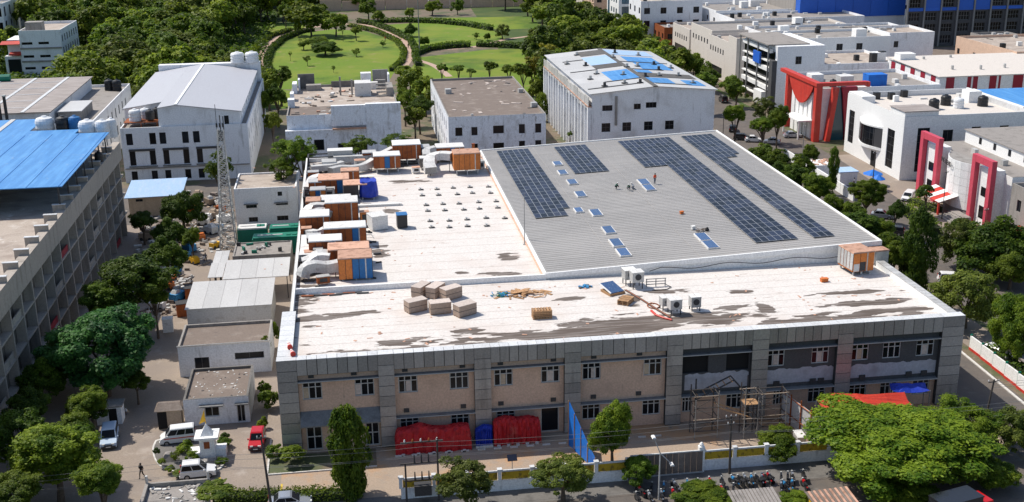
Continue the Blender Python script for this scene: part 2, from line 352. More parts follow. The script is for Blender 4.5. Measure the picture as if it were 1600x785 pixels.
# ================================================================= ground, roads, park
def struct(name, mb, m):
    o = mb.build(name, m); o['kind'] = 'structure'; return o
def sheet(name, poly, z, m, th=.0):
    c = Vector((sum(p[0] for p in poly)/len(poly), sum(p[1] for p in poly)/len(poly), 0)); mb = MB(c)
    if th: mb.prism([(p[0], p[1]) for p in poly], z-th, z)
    else: mb.add([(p[0], p[1], z) for p in poly], [tuple(range(len(poly)))])
    return struct(name, mb, m)
sheet('ground', [(-2500, 20), (2500, 20), (2500, 5000), (-2500, 5000)], 0, 'earth')
sheet('yard_lane', [(-42, 60), (-9, 60), (-9, 236), (-42, 236)], .004, 'yard_concrete')
sheet('forecourt', [(-9, 104.6), (71, 104.6), (71, 116), (-9, 116)], .004, 'apron')
sheet('front_road', [(-80, 60), (140, 60), (140, 101), (-80, 101)], .008, 'asphalt')
sheet('verge', [(-9, 101), (69, 101), (69, 104.6), (-9, 104.6)], .006, 'dark_concrete')
sheet('rear_street', [(-60, 208.7), (106, 208.7), (106, 236), (-60, 236)], .008, 'asphalt')
sheet('side_road', [(69.4, 101), (77.2, 101), (78.5, 208), (69.4, 208)], .012, 'asphalt')
sheet('main_road', [(84, 101), (97, 101), (105, 208), (104, 560), (92, 560), (88, 236), (86, 150)], .016, 'asphalt')
sheet('side_yard', [(97.2, 101), (112, 101), (112, 236), (105.2, 236)], .020, 'yard_concrete')
sheet('side_strip', [(78.8, 101), (83.8, 101), (86, 208), (80, 208)], .012, 'yard_concrete')
# kerbs
k = MB((73, 120, 0)); 
for (a, b) in (((76.3, 104), (77.3, 130)), ((77.3, 130), (78.8, 207))):
    A, B = Vector((*a, 0)), Vector((*b, 0)); d = (B-A).normalized(); nn = Vector((-d.y, d.x, 0))*.15
    k.prism([(A-nn)[:2], (A+nn)[:2], (B+nn)[:2], (B-nn)[:2]], 0, .14)
struct('kerb', k, 'kerb_white')
k = MB((2, 113, 0))
for i in range(34): 
    if i % 2 == 0: k.box(3+i*.9, 112.75, 0, 3.85+i*.9, 112.95, .13)
struct('painted_kerb', k, 'kerb_white')
# park lawns: polygons surveyed in the photograph
def ring(pts): return [tuple(at(u, v))[:2] for u, v in pts]
lawn1 = ring([(408, 103), (420, 82), (440, 66), (470, 52), (520, 46), (570, 49), (610, 62), (634, 78), (631, 92), (618, 110), (600, 140), (440, 140), (414, 118)])
sheet('round_lawn', lawn1, .012, 'lawn')
sheet('middle_lawn', ring([(592, 40), (650, 36), (720, 38), (770, 48), (790, 60), (742, 72), (665, 82), (648, 70), (620, 50)]), .012, 'lawn')
sheet('far_lawn', ring([(640, 29), (830, 26), (850, 44), (780, 47), (740, 39), (660, 36)]), .012, 'lawn')
sheet('right_lawn', ring([(655, 90), (760, 78), (850, 76), (860, 150), (640, 150), (640, 110)]), .012, 'lawn')
sheet('left_lawn', ring([(395, 60), (420, 38), (470, 36), (480, 44), (430, 56), (405, 74)]), .012, 'lawn')
sheet('near_lawn', ring([(395, 112), (404, 112), (440, 140), (640, 170), (400, 170)]), .008, 'lawn')
def strip(name, pts, wd, z, m):
    P = [at(u, v) for u, v in pts]; L, R = [], []
    for i, p in enumerate(P):
        d = (P[min(i+1, len(P)-1)]-P[max(i-1, 0)]).normalized(); n = Vector((-d.y, d.x, 0))
        L.append(p+n*wd/2); R.append(p-n*wd/2)
    c = P[len(P)//2]; mb = MB((c.x, c.y, 0)); vs = [(q.x, q.y, z) for q in L+R]; n = len(L)
    mb.add(vs, [(i, n+i, n+i+1, i+1) for i in range(n-1)]); return struct(name, mb, m)
def smooth(pts, k=6):
    out = []; P = [pts[0]]+list(pts)+[pts[-1]]
    for i in range(1, len(P)-2):
        for j in range(k):
            t = j/k; a, b, c, d = P[i-1], P[i], P[i+1], P[i+2]
            out.append(tuple(.5*((2*b[q])+(-a[q]+c[q])*t+(2*a[q]-5*b[q]+4*c[q]-d[q])*t*t+(-a[q]+3*b[q]-3*c[q]+d[q])*t**3) for q in range(2)))
    return out+[pts[-1]]
pw = [(436, 119), (412, 108), (403, 96), (408, 80), (420, 66), (446, 54), (482, 44), (540, 38), (592, 43), (622, 58), (638, 70), (642, 84), (630, 103)]
strip('ring_path', smooth(pw), 3.4, .02, 'path_brick')
strip('cross_path', smooth([(642, 84), (680, 79), (738, 74), (790, 62), (845, 55)]), 2.2, .024, 'path_brick')
strip('foot_path', smooth([(652, 94), (676, 102), (692, 112), (702, 120)]), 2.2, .02, 'path_brick')
# ================================================================= the factory
BX0, BX1, BY0, BYM, BY1 = -9.0, 68.9, 115.2, 138.0, 208.3
RZ = 10.3
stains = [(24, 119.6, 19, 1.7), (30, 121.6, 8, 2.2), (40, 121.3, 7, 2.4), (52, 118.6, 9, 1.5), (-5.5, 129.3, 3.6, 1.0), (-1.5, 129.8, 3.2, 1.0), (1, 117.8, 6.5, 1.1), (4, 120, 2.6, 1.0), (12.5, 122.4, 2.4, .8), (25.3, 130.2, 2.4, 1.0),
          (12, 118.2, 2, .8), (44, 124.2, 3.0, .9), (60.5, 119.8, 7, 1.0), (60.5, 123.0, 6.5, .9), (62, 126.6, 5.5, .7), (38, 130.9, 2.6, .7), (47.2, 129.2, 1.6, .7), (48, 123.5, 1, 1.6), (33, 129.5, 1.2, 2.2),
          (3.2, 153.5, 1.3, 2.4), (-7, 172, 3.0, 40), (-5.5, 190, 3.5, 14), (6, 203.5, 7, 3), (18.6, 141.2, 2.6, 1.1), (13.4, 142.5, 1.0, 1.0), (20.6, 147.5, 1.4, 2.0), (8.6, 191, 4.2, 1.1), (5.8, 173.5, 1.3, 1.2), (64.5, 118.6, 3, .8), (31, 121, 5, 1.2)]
mat('roof_seam', (.42, .36, .32), rough=.9)
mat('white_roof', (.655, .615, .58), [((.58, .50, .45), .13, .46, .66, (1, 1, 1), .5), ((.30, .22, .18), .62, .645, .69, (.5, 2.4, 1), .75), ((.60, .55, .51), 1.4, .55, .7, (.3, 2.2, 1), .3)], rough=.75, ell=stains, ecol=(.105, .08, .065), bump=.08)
FAC = thing('factory', 'long two-storey factory with grey panel piers, white flat roofs and a grey solar roof', 'factory', (30, 115.2, 0))
piers = [(-9.0, -6.9), (1.7, 3.4), (12.1, 13.9), (22.1, 23.9), (33.7, 35.5), (43.6, 45.5), (53.7, 55.5), (66.3, 68.9)]
bays = [(piers[i][1], piers[i+1][0]) for i in range(7)]
WY = 115.8
up = {0: [(-6.5, 2.1), (-.9, 2.1)], 1: [(3.8, 2.1), (9.4, 2.1)], 2: [(14.3, 2.1), (19.55, 2.1)], 3: [(24.2, 2.1), (31.2, 2.1)], 5: [(45.6, 2.1), (50.9, 2.1)], 6: [(55.7, 2.1), (59.5, 2.2), (63.6, 2.2)]}
lo = {1: [(3.8, 2.1), (9.4, 2.1)], 2: [(14.5, 2.1)], 3: [(24.2, 2.1), (31.15, 2.1)], 4: [(35.8, 1.2), (41.0, 2.0)], 5: [(46.6, 1.2), (50.8, 2.1)], 6: [(55.8, 2.1), (59.6, 2.1), (63.6, 2.1)]}
doors = {0: [(-6.4, 1.7, 3.1), (.0, 1.5, 3.1)], 2: [(19.5, 2.1, 3.0)]}
holes_by = []
for i, (a, b) in enumerate(bays):
    hs = [(x-a, 6.1, x-a+w_, 8.1) for x, w_ in up.get(i, [])]+[(x-a, 1.2, x-a+w_, 3.1) for x, w_ in lo.get(i, [])]+[(x-a, .05, x-a+w_, h) for x, w_, h in doors.get(i, [])]
    if i == 4: hs += [(.1, 6.0, 3.2, 8.35), (6.0-.7, 6.0, 6.0+2.0, 8.35)]
    holes_by.append(hs)
for nm, rng_, m in (('front_wall', (0, 1, 2, 3), 'peach_wall'), ('slate_front_wall', (4, 5, 6), 'slate_wall')):
    mb = W(FAC)
    for i in rng_: mb = W(FAC); wallh(mb, (bays[i][0], WY), 0, bays[i][1]-bays[i][0], 0 if i < 4 else 3.45, 9.4, [h for h in holes_by[i] if i < 4 or h[3] > 4]); mb.build(nm, m, FAC)
for i in (4, 5, 6): mb = W(FAC); wallh(mb, (bays[i][0], WY), 0, bays[i][1]-bays[i][0], 0, 3.45, [h for h in holes_by[i] if h[3] < 4], .25); mb.build('ground_floor_wall', 'peach_wall', FAC)
# patches of bare plaster on the slate bays: ragged thin coats
mb = W(FAC); rr = random.Random(4)
for (a, b, z0, z1) in ((45.52, 53.65, 3.95, 5.75), (55.6, 66.2, 3.95, 5.6), (36.0, 43.5, 3.95, 5.9)):
    n = 26; top = [(a+(b-a)*i/n, z1+rr.uniform(-.12, .12)-(.5*rr.random() if i in (0, n) else 0)) for i in range(n+1)]
    vs = [(a+(b-a)*i/n, WY-.03, z0) for i in range(n+1)]+[(x, WY-.03, z) for x, z in top]
    mb.add(vs, [(i, i+1, n+2+i, n+1+i) for i in range(n)])
mb.build('bare_plaster_patch', 'bare_plaster', FAC)
for i, (a, b) in enumerate(bays):
    for x, w_ in up.get(i, []): win(FAC, (x, WY, 6.1), 0, w_, 2.0, 3, 1, rec=.18, t=.11).data; 
    for x, w_ in up.get(i, []): piece('window_transom', 'frame_metal', FAC, (x+w_/2, WY+.11, 7.5), (w_, .06, .09))
    for x, w_ in lo.get(i, []): win(FAC, (x, WY, 1.2), 0, w_, 1.9, 3, 1, rec=.18, t=.11); piece('window_transom', 'frame_metal', FAC, (x+w_/2, WY+.11, 2.55), (w_, .06, .09))
    for x, w_, h in doors.get(i, []): win(FAC, (x, WY, .05), 0, w_, h, 2 if w_ < 2 else 1, 2 if w_ < 2 else 1, rec=.18, t=.12, name='door')
    if i == 4:
        for x, w_ in ((a+.1, 3.1), (a+5.3, 2.7)): piece('unglazed_opening', 'opening', FAC, (x+w_/2, WY+.3, 5.95), (w_+.3, .05, 2.45))
    # ledges (sunshades) above both rows of windows
    for (z, dp) in ((8.32, .55), (3.35 if i < 1 else 3.3, .62)):
        piece('sunshade_ledge', 'ledge', FAC, ((a+b)/2, WY-dp/2, z), (b-a-.01, dp, .16))
        piece('ledge_lip', 'frame_metal', FAC, ((a+b)/2, WY-dp-.02, z+.04), (b-a-.02, .04, .06))
    for fx in ((.13, .66) if i not in (1, 2) else (.1, .82)):
        if i < 4:
            for z in ((8.62, 3.75) if i else (8.62,)):
                piece('vent_grille', 'dark_metal', FAC, (a+(b-a)*fx+.3, WY-.06, z+.05), (.6, .14, .45))
        elif i > 4: piece('vent_grille', 'dark_metal', FAC, (a+(b-a)*fx+.3, WY-.1, 3.75), (.7, .2, .55))
    if i > 4: piece('vent_grille', 'dark_metal', FAC, (b-1.5, WY-.1, 3.75), (.7, .2, .55))
# deep canopy over the entrance in the first bay
W(FAC).hull([(-6.88, 114.4, 3.45), (1.68, 114.4, 3.45), (1.68, 115.79, 3.45), (-6.88, 115.79, 3.45)], [(-6.88, 114.4, 3.6), (1.68, 114.4, 3.6), (1.68, 115.79, 4.75), (-6.88, 115.79, 4.75)]).build('canopy', 'ledge', FAC)
# panels: fascia, coping, piers
def panel(x, y, z, sx, sy, sz): piece('cladding_panel', 'cladding', FAC, (x, y, z), (sx, sy, sz))
mb = W(FAC)
for a, b in piers: mb.box(a+.03, 115.24, 0, b-.03, 116.4, 11.05)
mb.box(-8.9, 115.26, 9.2, 68.8, 116.3, 11.02).box(-8.9, 116.2, 0, -7.4, 130, 11.02)
mb.build('cladding_backing', 'joint', FAC)
for i, (a, b) in enumerate(bays):
    n = 8 if b-a < 10.3 else 9; p = (b-a)/n
    for j in range(n):
        panel(a+p*(j+.5), 115.23, 9.25, p-.07, .06, 1.82)
        piece('coping_panel', 'coping', FAC, (a+p*(j+.5), 115.78, 11.02), (p-.04, 1.16, .07))
for a, b in piers:
    for j in range(9): panel((a+b)/2, 115.2, 9.83-1.215*j if j < 8.1 else .0, b-a, .07, 1.215-.06 if j else 1.25)
    piece('coping_panel', 'coping', FAC, ((a+b)/2, 115.78, 11.03), (b-a-.03, 1.2, .07))
for j in range(9): piece('coping_panel', 'coping', FAC, (-8.15, 117.2+j*1.5, 11.02), (1.6, 1.46, .07))
for j in range(2): panel(-9.02+.02, 116.0+j*0, 0, .05, .01, .01) if 0 else None
# side and rear body
mb = W(FAC)
mb.box(-7.95, 130, 0, -7.7, BYM, 11.1).box(-7.95, BYM, 0, -7.7, BY1, 11.1).box(-7.7, BY1-.25, 0, 24, BY1, 11.0)
mb.box(-7.7, BYM-.15, 9.5, 24.0, BYM+.15, 11.0)                 # wall between the two white roofs
mb.build('side_wall', 'clean_white', FAC); W(FAC).box(67.5, 116.4, 0, 67.9, 135.5, 11.05).build('right_parapet', 'clean_white', FAC)
for j in range(18): piece('coping_panel', 'galv', FAC, (67.95, 116.9+j*1.05, 11.06), (1.0, 1.0, .06))
mb = W(FAC); mb.box(-8.4, 130, 0, -7.96, 207, 9.2); mb.build('service_duct', 'galv', FAC)
for j in range(9): piece('roof_seam', 'roof_seam', FAC, (29.8, 118.6+j*2.3, RZ), (75.0, .06, .006))
for j in range(21): piece('roof_seam', 'roof_seam', FAC, (8.2, 141+j*3.2, RZ), (31.5, .06, .006))
for j, (wx, ws) in enumerate(((-6.4, .6), (1.9-2.7, .62), (4.6, .55), (15.0, .6), (20.3, .62), (26.0-.8, .55), (31.3, .6), (46.4, .6), (51.6, .6), (56.4, .6), (64.4, .6))): piece('curtain', 'crate_lid' if j % 3 else 'tan_wall', FAC, (wx+.3, WY+.155, 6.25), (ws, .02, 1.2))
W(FAC).box(-7.7, 116.3, 9.6, 67.5, BYM-.15, RZ).box(-7.7, BYM+.15, 9.6, 24, BY1-.25, RZ).build('white_flat_roof', 'white_roof', FAC)
W(FAC).box(67.9, 116.4, 9.6, 68.85, 139, 10.2).box(67.5, 135.5, 9.6, 67.95, 138, 10.25).build('gutter_strip', 'dark_roof', FAC)
W(FAC).box(-7.6, 116.4, 0, 68.7, 208, 9.55).build('core', 'peach_wall', FAC)
# grey metal roof, a plane rising to the right, with standing seams
GZ = lambda x: 11.05+(x-24.0)*.041
GX0, GX1, GY0, GY1 = 24.0, 69.1, 137.9, 208.2
def tilt(mb, x0, y0, x1, y1, a, b):
    return mb.hull([(x0, y0, GZ(x0)+a), (x1, y0, GZ(x1)+a), (x1, y1, GZ(x1)+a), (x0, y1, GZ(x0)+a)], [(x0, y0, GZ(x0)+b), (x1, y0, GZ(x1)+b), (x1, y1, GZ(x1)+b), (x0, y1, GZ(x0)+b)])
W(FAC).box(GX0+.1, GY0+.1, 9, GX1-.1, GY1-.1, 10.95).build('upper_block', 'clean_white', FAC)
mb = W(FAC); x = GX0+.1
mb.add([(GX0+.1, GY0+.1, 10.95), (GX1-.1, GY0+.1, 10.95), (GX1-.1, GY0+.1, GZ(GX1)), (GX0+.1, GY0+.1, GZ(GX0))], [(0, 1, 2, 3)])
mb.add([(GX1-.1, GY0+.1, 10.95), (GX1-.1, GY1, 10.95), (GX1-.1, GY1, GZ(GX1)), (GX1-.1, GY0+.1, GZ(GX1))], [(0, 1, 2, 3)])
mb.build('gable_wall', 'clean_white', FAC)
mb = tilt(W(FAC), GX0, GY0, GX1, GY1, -.08, 0)
mb.build('grey_metal_roof', 'grey_sheet', FAC)
mb = W(FAC); n = 92
for i in range(n):
    y = GY0+.5+i*(GY1-GY0-1)/(n-1); tilt(mb, GX0+.3, y-.04, GX1-.3, y+.04, 0, .03)
o = mb.build('standing_seam', 'grey_sheet', FAC); o['kind'] = 'stuff'
for x in (33.5, 44.6, 56.4): tilt(W(FAC), x, GY0+.3, x+.12, GY1-.3, .031, .04).build('sheet_lap', 'grey_sheet', FAC)
mb = W(FAC)
tilt(mb, GX0-.05, GY0-.14, GX1+.1, GY0+.12, -.5, .14); tilt(mb, GX0-.05, GY1-.15, GX1+.1, GY1+.1, -.5, .16)
tilt(mb, GX1-.18, GY0+.121, GX1+.1, GY1-.151, -.5, .16); tilt(mb, GX0-.2, GY0+.121, GX0+.06, GY1-.151, -.45, .10)
mb.build('roof_trim', 'clean_white', FAC)
W(FAC).path([(GX0-.3, 138.5, 10.5), (GX0-.35, 160, 10.55), (GX0-.28, 185, 10.5), (GX0-.35, 207, 10.6)], .09, 6).build('rusty_pipe', 'rusty_top', FAC)
pts = [(37.5, 137.5, 10.75)]+[(39+i*1.15, 137.55, 10.95+.22*math.cos(i*.8)+i*.018) for i in range(24)]+[(66, 137.4, 11.4)]
W(FAC).path(pts, .05, 5).build('hose', 'dark_metal', FAC)
# roof vents in rows on the white roof
VX = [11.25, 14.0, 16.85, 19.65, 22.5]; VY = [185.1, 181.1, 175.7, 172.0, 166.4, 163.0]
vt = None; ordr = ['rear', 'second', 'third', 'fourth', 'fifth', 'nearest']; ordc = ['leftmost', 'second', 'middle', 'fourth', 'rightmost']
for j, y in enumerate(VY):
    for i, x in enumerate(VX):
        lb = 'small grey roof vent, %s of the %s row on the white roof' % (ordc[i], ordr[j])
        if vt is None:
            vt = thing('roof_vent', lb, 'vent', (x, y, RZ), 0, 'small vents in rows on the white roof')
            MB().obox((0, 0, 0), .85, .6, .1).build('base', 'grey_patch', vt)
            MB().tube((-.08, 0, .1), (-.08, 0, .42), .12, n=8).build('pipe', 'galv', vt)
            MB().hull([(-.32, -.22, .40), (.22, -.22, .32), (.22, .22, .32), (-.32, .22, .40)], [(-.28, -.2, .50), (.2, -.2, .36), (.2, .2, .36), (-.28, .2, .50)]).build('cowl', 'white_top', vt)
        elif not (j == 5 and i == 4): dup(vt, (x+random.uniform(-.28, .28), y+random.uniform(-.35, .35), RZ), random.uniform(-.2, .2), lb)
# solar arrays: every module a part
def module_mesh():
    ang = math.atan(.041); c, s_ = math.cos(ang), math.sin(ang)
    R = lambda x, y, z: (x*c-z*s_, y, x*s_+z*c)
    f = MB(); q = MB()
    for (x0, y0, x1, y1) in ((-.475, -.985, .475, -.955), (-.475, .955, .475, .985), (-.475, -.955, -.452, .955), (.452, -.955, .475, .955)):
        lo_ = [R(a, b, 0) for a, b in ((x0, y0), (x1, y0), (x1, y1), (x0, y1))]; hi_ = [R(a, b, .045) for a, b in ((x0, y0), (x1, y0), (x1, y1), (x0, y1))]; f.hull(lo_, hi_)
    q.hull([R(a, b, .005) for a, b in ((-.45, -.95), (.45, -.95), (.45, .95), (-.45, .95))], [R(a, b, .035) for a, b in ((-.45, -.95), (.45, -.95), (.45, .95), (-.45, .95))])
    me = bpy.data.meshes.new('solar_module'); nf = len(f.v)
    me.from_pydata(f.v+q.v, [], f.f+[tuple(nf+i for i in t) for t in q.f]); me.materials.append(MT['cell_frame']); me.materials.append(MT['cell'])
    me.polygons.foreach_set('material_index', [0]*len(f.f)+[1]*len(q.f)); me.update(); return me
MOD = module_mesh()
def array(label, x0, ytop, cols, skew=0.0):
    """cols: number of modules in each column counted from the rear; pitch .985 x 2.0 m"""
    rt = thing('solar_array', label, 'solar panels', (x0, ytop, 0), 0, 'solar arrays on the grey metal roof')
    rails = W(rt)
    for i, nmod in enumerate(cols):
        for j in range(nmod):
            y = ytop-1.0-j*2.0; x = x0+.49+i*.985+skew*(ytop-y)
            link('solar_module', MOD, rt, (x-x0, y-ytop, GZ(x)+.16))
    for j in range(max(cols)):
        if True:
            nn = [i for i, m_ in enumerate(cols) if m_ > j]; a, b = x0+min(nn)*.985+skew*2*j, x0+(max(nn)+1)*.985+skew*2*j
            for dy in (-.5, -1.5): tilt(rails, a, ytop-j*2+dy-.03, b, ytop-j*2+dy+.03, .07, .15)
    rails.build('mounting_rail', 'frame_metal', rt); return rt
array('tall six-column solar array nearest the white roof', 26.6, 206.1, [22, 22, 22, 22, 22, 20])
array('short solar array standing alone behind the row of skylights', 37.2, 205.5, [10]*6)
array('largest solar array, L-shaped, in the middle of the grey roof', 49.3, 205.8, [10, 10, 10, 10]+[32]*6)
array('long narrow solar array along the right edge of the grey roof', 61.3, 205.6, [32, 32, 32, 9, 9, 8])
# skylights
sk = None
for n_, (u, v, wd, ln, lb) in enumerate([(871, 256, 2.0, 2.6, 'rearmost skylight of the left row on the grey roof'), (879, 270, 2.0, 2.8, 'second skylight from the rear beside the short solar array'), (894, 285, 2.1, 3.0, 'third skylight from the rear, right of the tall solar array'), (907, 304, 2.1, 3.1, 'skylight midway down the left row on the grey roof'),
        (904, 329, 1.7, 2.4, 'small skylight close to the near end of the tall solar array'), (931, 333, 2.1, 3.3, 'skylight just right of the small one near the tall array'), (951, 360, 2.1, 3.3, 'skylight in the near part of the left row, a single pane'),
        (963, 380, 2.1, 3.3, 'rear one of the joined pair of skylights nearest the wall'), (974, 395, 2.1, 3.2, 'front one of the joined pair of skylights nearest the wall'), (1006, 285, 2.2, 3.3, 'rear skylight of the pair beside the standing worker'), (1014, 294, 2.2, 3.2, 'front skylight of the pair beside the standing worker'), (1098, 371, 2.2, 3.3, 'rear skylight of the pair behind the orange cabinet wall'), (1110, 383, 2.2, 3.2, 'near skylight of the pair in front of the brush pile')]):
    z = 11.6
    for _ in range(6): p = at(u, v, z); z = GZ(p.x)+.1
    wd *= .74; rt = thing('skylight', lb, 'skylight', (p.x, p.y, GZ(p.x)), 0, 'skylights on the grey metal roof')
    a, b, s_ = wd/2, ln/2, .041
    MB().hull([(-a, -b, -a*s_), (a, -b, a*s_), (a, b, a*s_), (-a, b, -a*s_)], [(-a, -b, .22-a*s_), (a, -b, .22+a*s_), (a, b, .22+a*s_), (-a, b, .22-a*s_)]).build('kerb_frame', 'white_top', rt)
    for q in (1,):
        x0, x1 = -a+.12, a-.12
        MB().hull([(x0, -b+.08, .2), (x1, -b+.08, .2), (x1, b-.08, .2), (x0, b-.08, .2)], [(x0, -b+.08, .25+x0*s_), (x1, -b+.08, .25+x1*s_), (x1, b-.08, .25+x1*s_), (x0, b-.08, .25+x0*s_)]).build('pane', 'skylight', rt)
# ---------------------------------------------------------------- rooftop cooler cabinets and ducts
def cooler(lb, x, y, w_, d_, h, m='rust', top='white_top', leg=.45, blue=None, rz=0.0, lid_over=.08, tilt_=0, stripe=True, base=RZ, grp='cooler cabinets on the white roof'):
    r = thing('rooftop_cooler', lb, 'cooler', (x, y, base), rz, grp)
    n = max(2, round(w_/.9)); p = w_/n; cp = [m]*n
    for bi in ((blue,) if isinstance(blue, int) else blue or ()): cp[bi % n] = 'blue_panel'
    MB().box(-w_/2+.03, -d_/2+.03, leg, w_/2-.03, d_/2-.03, leg+h).build('casing', 'dark_metal', r)
    for i in range(n):
        mm = cp[i]
        link('side_panel', cube(mm), r, (-w_/2+p*(i+.5), -d_/2, leg+.05), 0, (p-.07, .07, h-.1))
        if i == n-1 and stripe: link('corner_strip', cube('galv'), r, (-w_/2+p*i, -d_/2-.02, leg+.02), 0, (.16, .09, h-.04))
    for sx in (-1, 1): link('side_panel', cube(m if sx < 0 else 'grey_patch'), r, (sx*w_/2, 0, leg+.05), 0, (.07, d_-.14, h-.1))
    MB().hull([(-w_/2-lid_over, -d_/2-lid_over, leg+h), (w_/2+lid_over, -d_/2-lid_over, leg+h), (w_/2+lid_over, d_/2+lid_over, leg+h), (-w_/2-lid_over, d_/2+lid_over, leg+h)],
              [(-w_/2, -d_/2, leg+h+.14), (w_/2, -d_/2, leg+h+.14), (w_/2, d_/2, leg+h+.14), (-w_/2, d_/2, leg+h+.14)]).build('lid', top, r)
    for sx in (-.4, 0, .4):
        for sy in (-.42, .42): link('leg', cube('galv'), r, (sx*w_, sy*d_, 0), 0, (.18, .18, leg))
    return r
coolers = [  # centre x, y, w, d, h
 ('nearest cooler cabinet, orange with large blue panels and a rusty top', -.1, 143.6, 4.3, 3.6, 3.2, 'orange_panel', 'rusty_top', .2, (2, 3, 4)),
 ('orange cooler cabinet with half white top right behind the nearest one', -.9, 148.3, 5.4, 3.2, 2.7, 'rust', 'rusty_top', .3, None),
 ('rust cooler cabinet with a white lid patch, third from the near end', -4.0, 152.7, 4.4, 3.0, 2.6, 'rust', 'white_top', .3, 3),
 ('wide rust cooler cabinet with a blue door and pale flat top', -1.3, 157.6, 5.8, 3.2, 2.9, 'rust', 'white_top', .3, 4),
 ('rust cooler cabinet with white lid at the left, above the duct elbows', -5.6, 164.2, 4.2, 3.6, 2.9, 'rust', 'white_top', .3, None),
 ('tall rust cooler cabinet with white lid behind the white tank', -1.7, 169.2, 4.8, 3.6, 3.4, 'rust', 'white_top', .4, None),
 ('low cooler cabinet with damaged white top behind the tall rust one', -2.6, 175.6, 4.6, 3.0, 1.6, 'grey_patch', 'white_top', .6, None),
 ('rust cooler cabinet with a broken slatted lid and blue door', -2.9, 186.0, 4.9, 4.2, 2.6, 'rust', 'rusty_top', .4, 3),
 ('rust cooler cabinet with blue panel standing on legs in the rear group', 6.3, 199.0, 4.6, 3.4, 2.5, 'rust', 'white_top', .9, 2),
 ('rust cooler cabinet at the rear edge with white lid and dark side', 10.1, 205.0, 5.0, 4.0, 3.0, 'rust', 'white_top', 1.0, None),
 ('rust cooler cabinet with small blue panel at the rear right', 17.9, 204.8, 5.0, 3.4, 2.6, 'rust', 'white_top', .5, 3),
 ('bright orange cooler cabinet with three panels in the rear right group', 19.9, 195.3, 4.6, 3.6, 3.3, 'orange_panel', 'rusty_top', .9, None),
]
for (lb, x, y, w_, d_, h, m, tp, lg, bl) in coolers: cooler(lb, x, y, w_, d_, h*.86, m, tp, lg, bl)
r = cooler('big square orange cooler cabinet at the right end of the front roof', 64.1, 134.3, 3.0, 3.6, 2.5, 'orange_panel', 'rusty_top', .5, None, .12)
for i in range(5): link('louvre', cube('galv'), r, (-1.56, -1.5+i*.75, .75), 0, (.06, .6, 2.2))
link('side_panel', cube('white_top'), r, (-1.0, -1.85, .6), 0, (.8, .05, 1.0)); link('side_panel', cube('dark_metal'), r, (-.1, -1.85, .6), 0, (.8, .05, 1.2))
cooler('small grey cooler cabinet with an open orange top behind the parapet', 68.3, 137.2, 2.0, 2.6, 1.7, 'galv', 'rusty_top', .2, None, .12)
r = thing('covered_cooler', 'cooler cabinet half wrapped in bright blue plastic with orange lid', 'cooler', (1.6, 181.8, RZ))
MB().box(-2.9, -1.6, .5, -.6, 1.6, 2.6).build('casing', 'dark_metal', r); MB().box(-3.0, -1.7, 2.6, .8, 1.7, 2.75).build('lid', 'rusty_top', r)
mb = MB(); rr = random.Random(9); lo_ = []; md = []; hi_ = []
for i in range(20):
    t = 2*math.pi*i/20; c_, s_ = math.cos(t), math.sin(t); q = max(abs(c_), abs(s_)); 
    lo_.append((c_/q*1.5+rr.uniform(-.12, .12), s_/q*1.7+rr.uniform(-.12, .12), .35+rr.uniform(0, .4))); md.append((c_/q*1.42+rr.uniform(-.1, .1), s_/q*1.62+rr.uniform(-.1, .1), 1.6)); hi_.append((c_/q*1.3, s_/q*1.4, 2.95+rr.uniform(-.12, .2)))
mb.hull(lo_, md); mb.hull(md, hi_); mb.v = [(x+1.0, y, z) for x, y, z in mb.v]; mb.build('plastic_cover', 'blue_tarp', r)
for sx in (-2.2, 0, 1.8): link('leg', cube('galv'), r, (sx, -1.2, 0), 0, (.2, .2, .5))
def duct(lb, pts, w_, h, m='galv', base=RZ, grp='air ducts on the white roof'):
    """rectangular duct swept along pts (world x, y, z of its centre), in flanged sections"""
    r = thing('air_duct', lb, 'duct', (pts[0][0], pts[0][1], base), 0, grp); P = [Vector(p) for p in pts]
    S = smooth([tuple(p) for p in [(q.x, q.y) for q in P]], 3); Z = smooth([(p.z, 0) for p in P], 3)
    C = [Vector((a[0], a[1], b[0])) for a, b in zip(S, Z)]; rings = []
    for i, c in enumerate(C):
        d = (C[min(i+1, len(C)-1)]-C[max(i-1, 0)]).normalized(); sd_ = Vector((-d.y, d.x, 0)); 
        if sd_.length < .05: sd_ = Vector((0, 1, 0))
        sd_.normalize(); u_ = d.cross(sd_)*-1
        if u_.z < 0 and abs(u_.z) > .2: u_ = -u_
        rings.append([c+sd_*a*w_/2+u_*b*h/2 for a, b in ((-1, -1), (1, -1), (1, 1), (-1, 1))])
    mb = W(r)
    for a, b in zip(rings, rings[1:]): mb.hull(a, b)
    mb.build('duct_run', m, r)
    for i in range(0, len(rings), 3):
        c = C[i]; k_ = [c+(q-c)*1.06 for q in rings[i]]; j = min(i+1, len(C)-1) if i < len(C)-1 else i-1; d = (C[j]-c).normalized()*.08
        W(r).hull(k_, [q+d for q in k_]).build('flange', 'galv', r)
    for i in (1, len(C)-2):
        if C[i].z-h/2 > RZ+.2: W(r).tube((C[i].x, C[i].y, RZ), (C[i].x, C[i].y, C[i].z-h/2), .06, n=5).build('support', 'dark_metal', r)
    return r
cooler('squat weathered grey cabinet wedged left of the wide rust cabinet', -5.6, 155.4, 1.9, 2.2, 1.8, 'grey_patch', 'galv', .3)
cooler('half-open rust cabinet left of the low damaged one', -6.0, 174.2, 2.2, 2.6, 1.9, 'rust', 'rusty_top', .3)
cooler('small orange cabinet behind the low damaged one', -5.4, 181.0, 2.4, 2.2, 1.7, 'orange_panel', 'galv', .4, 1)
cooler('rusty open-topped cabinet in front of the rear parapet', -.2, 192.6, 3.0, 2.4, 1.6, 'rust', 'rusty_top', .5)
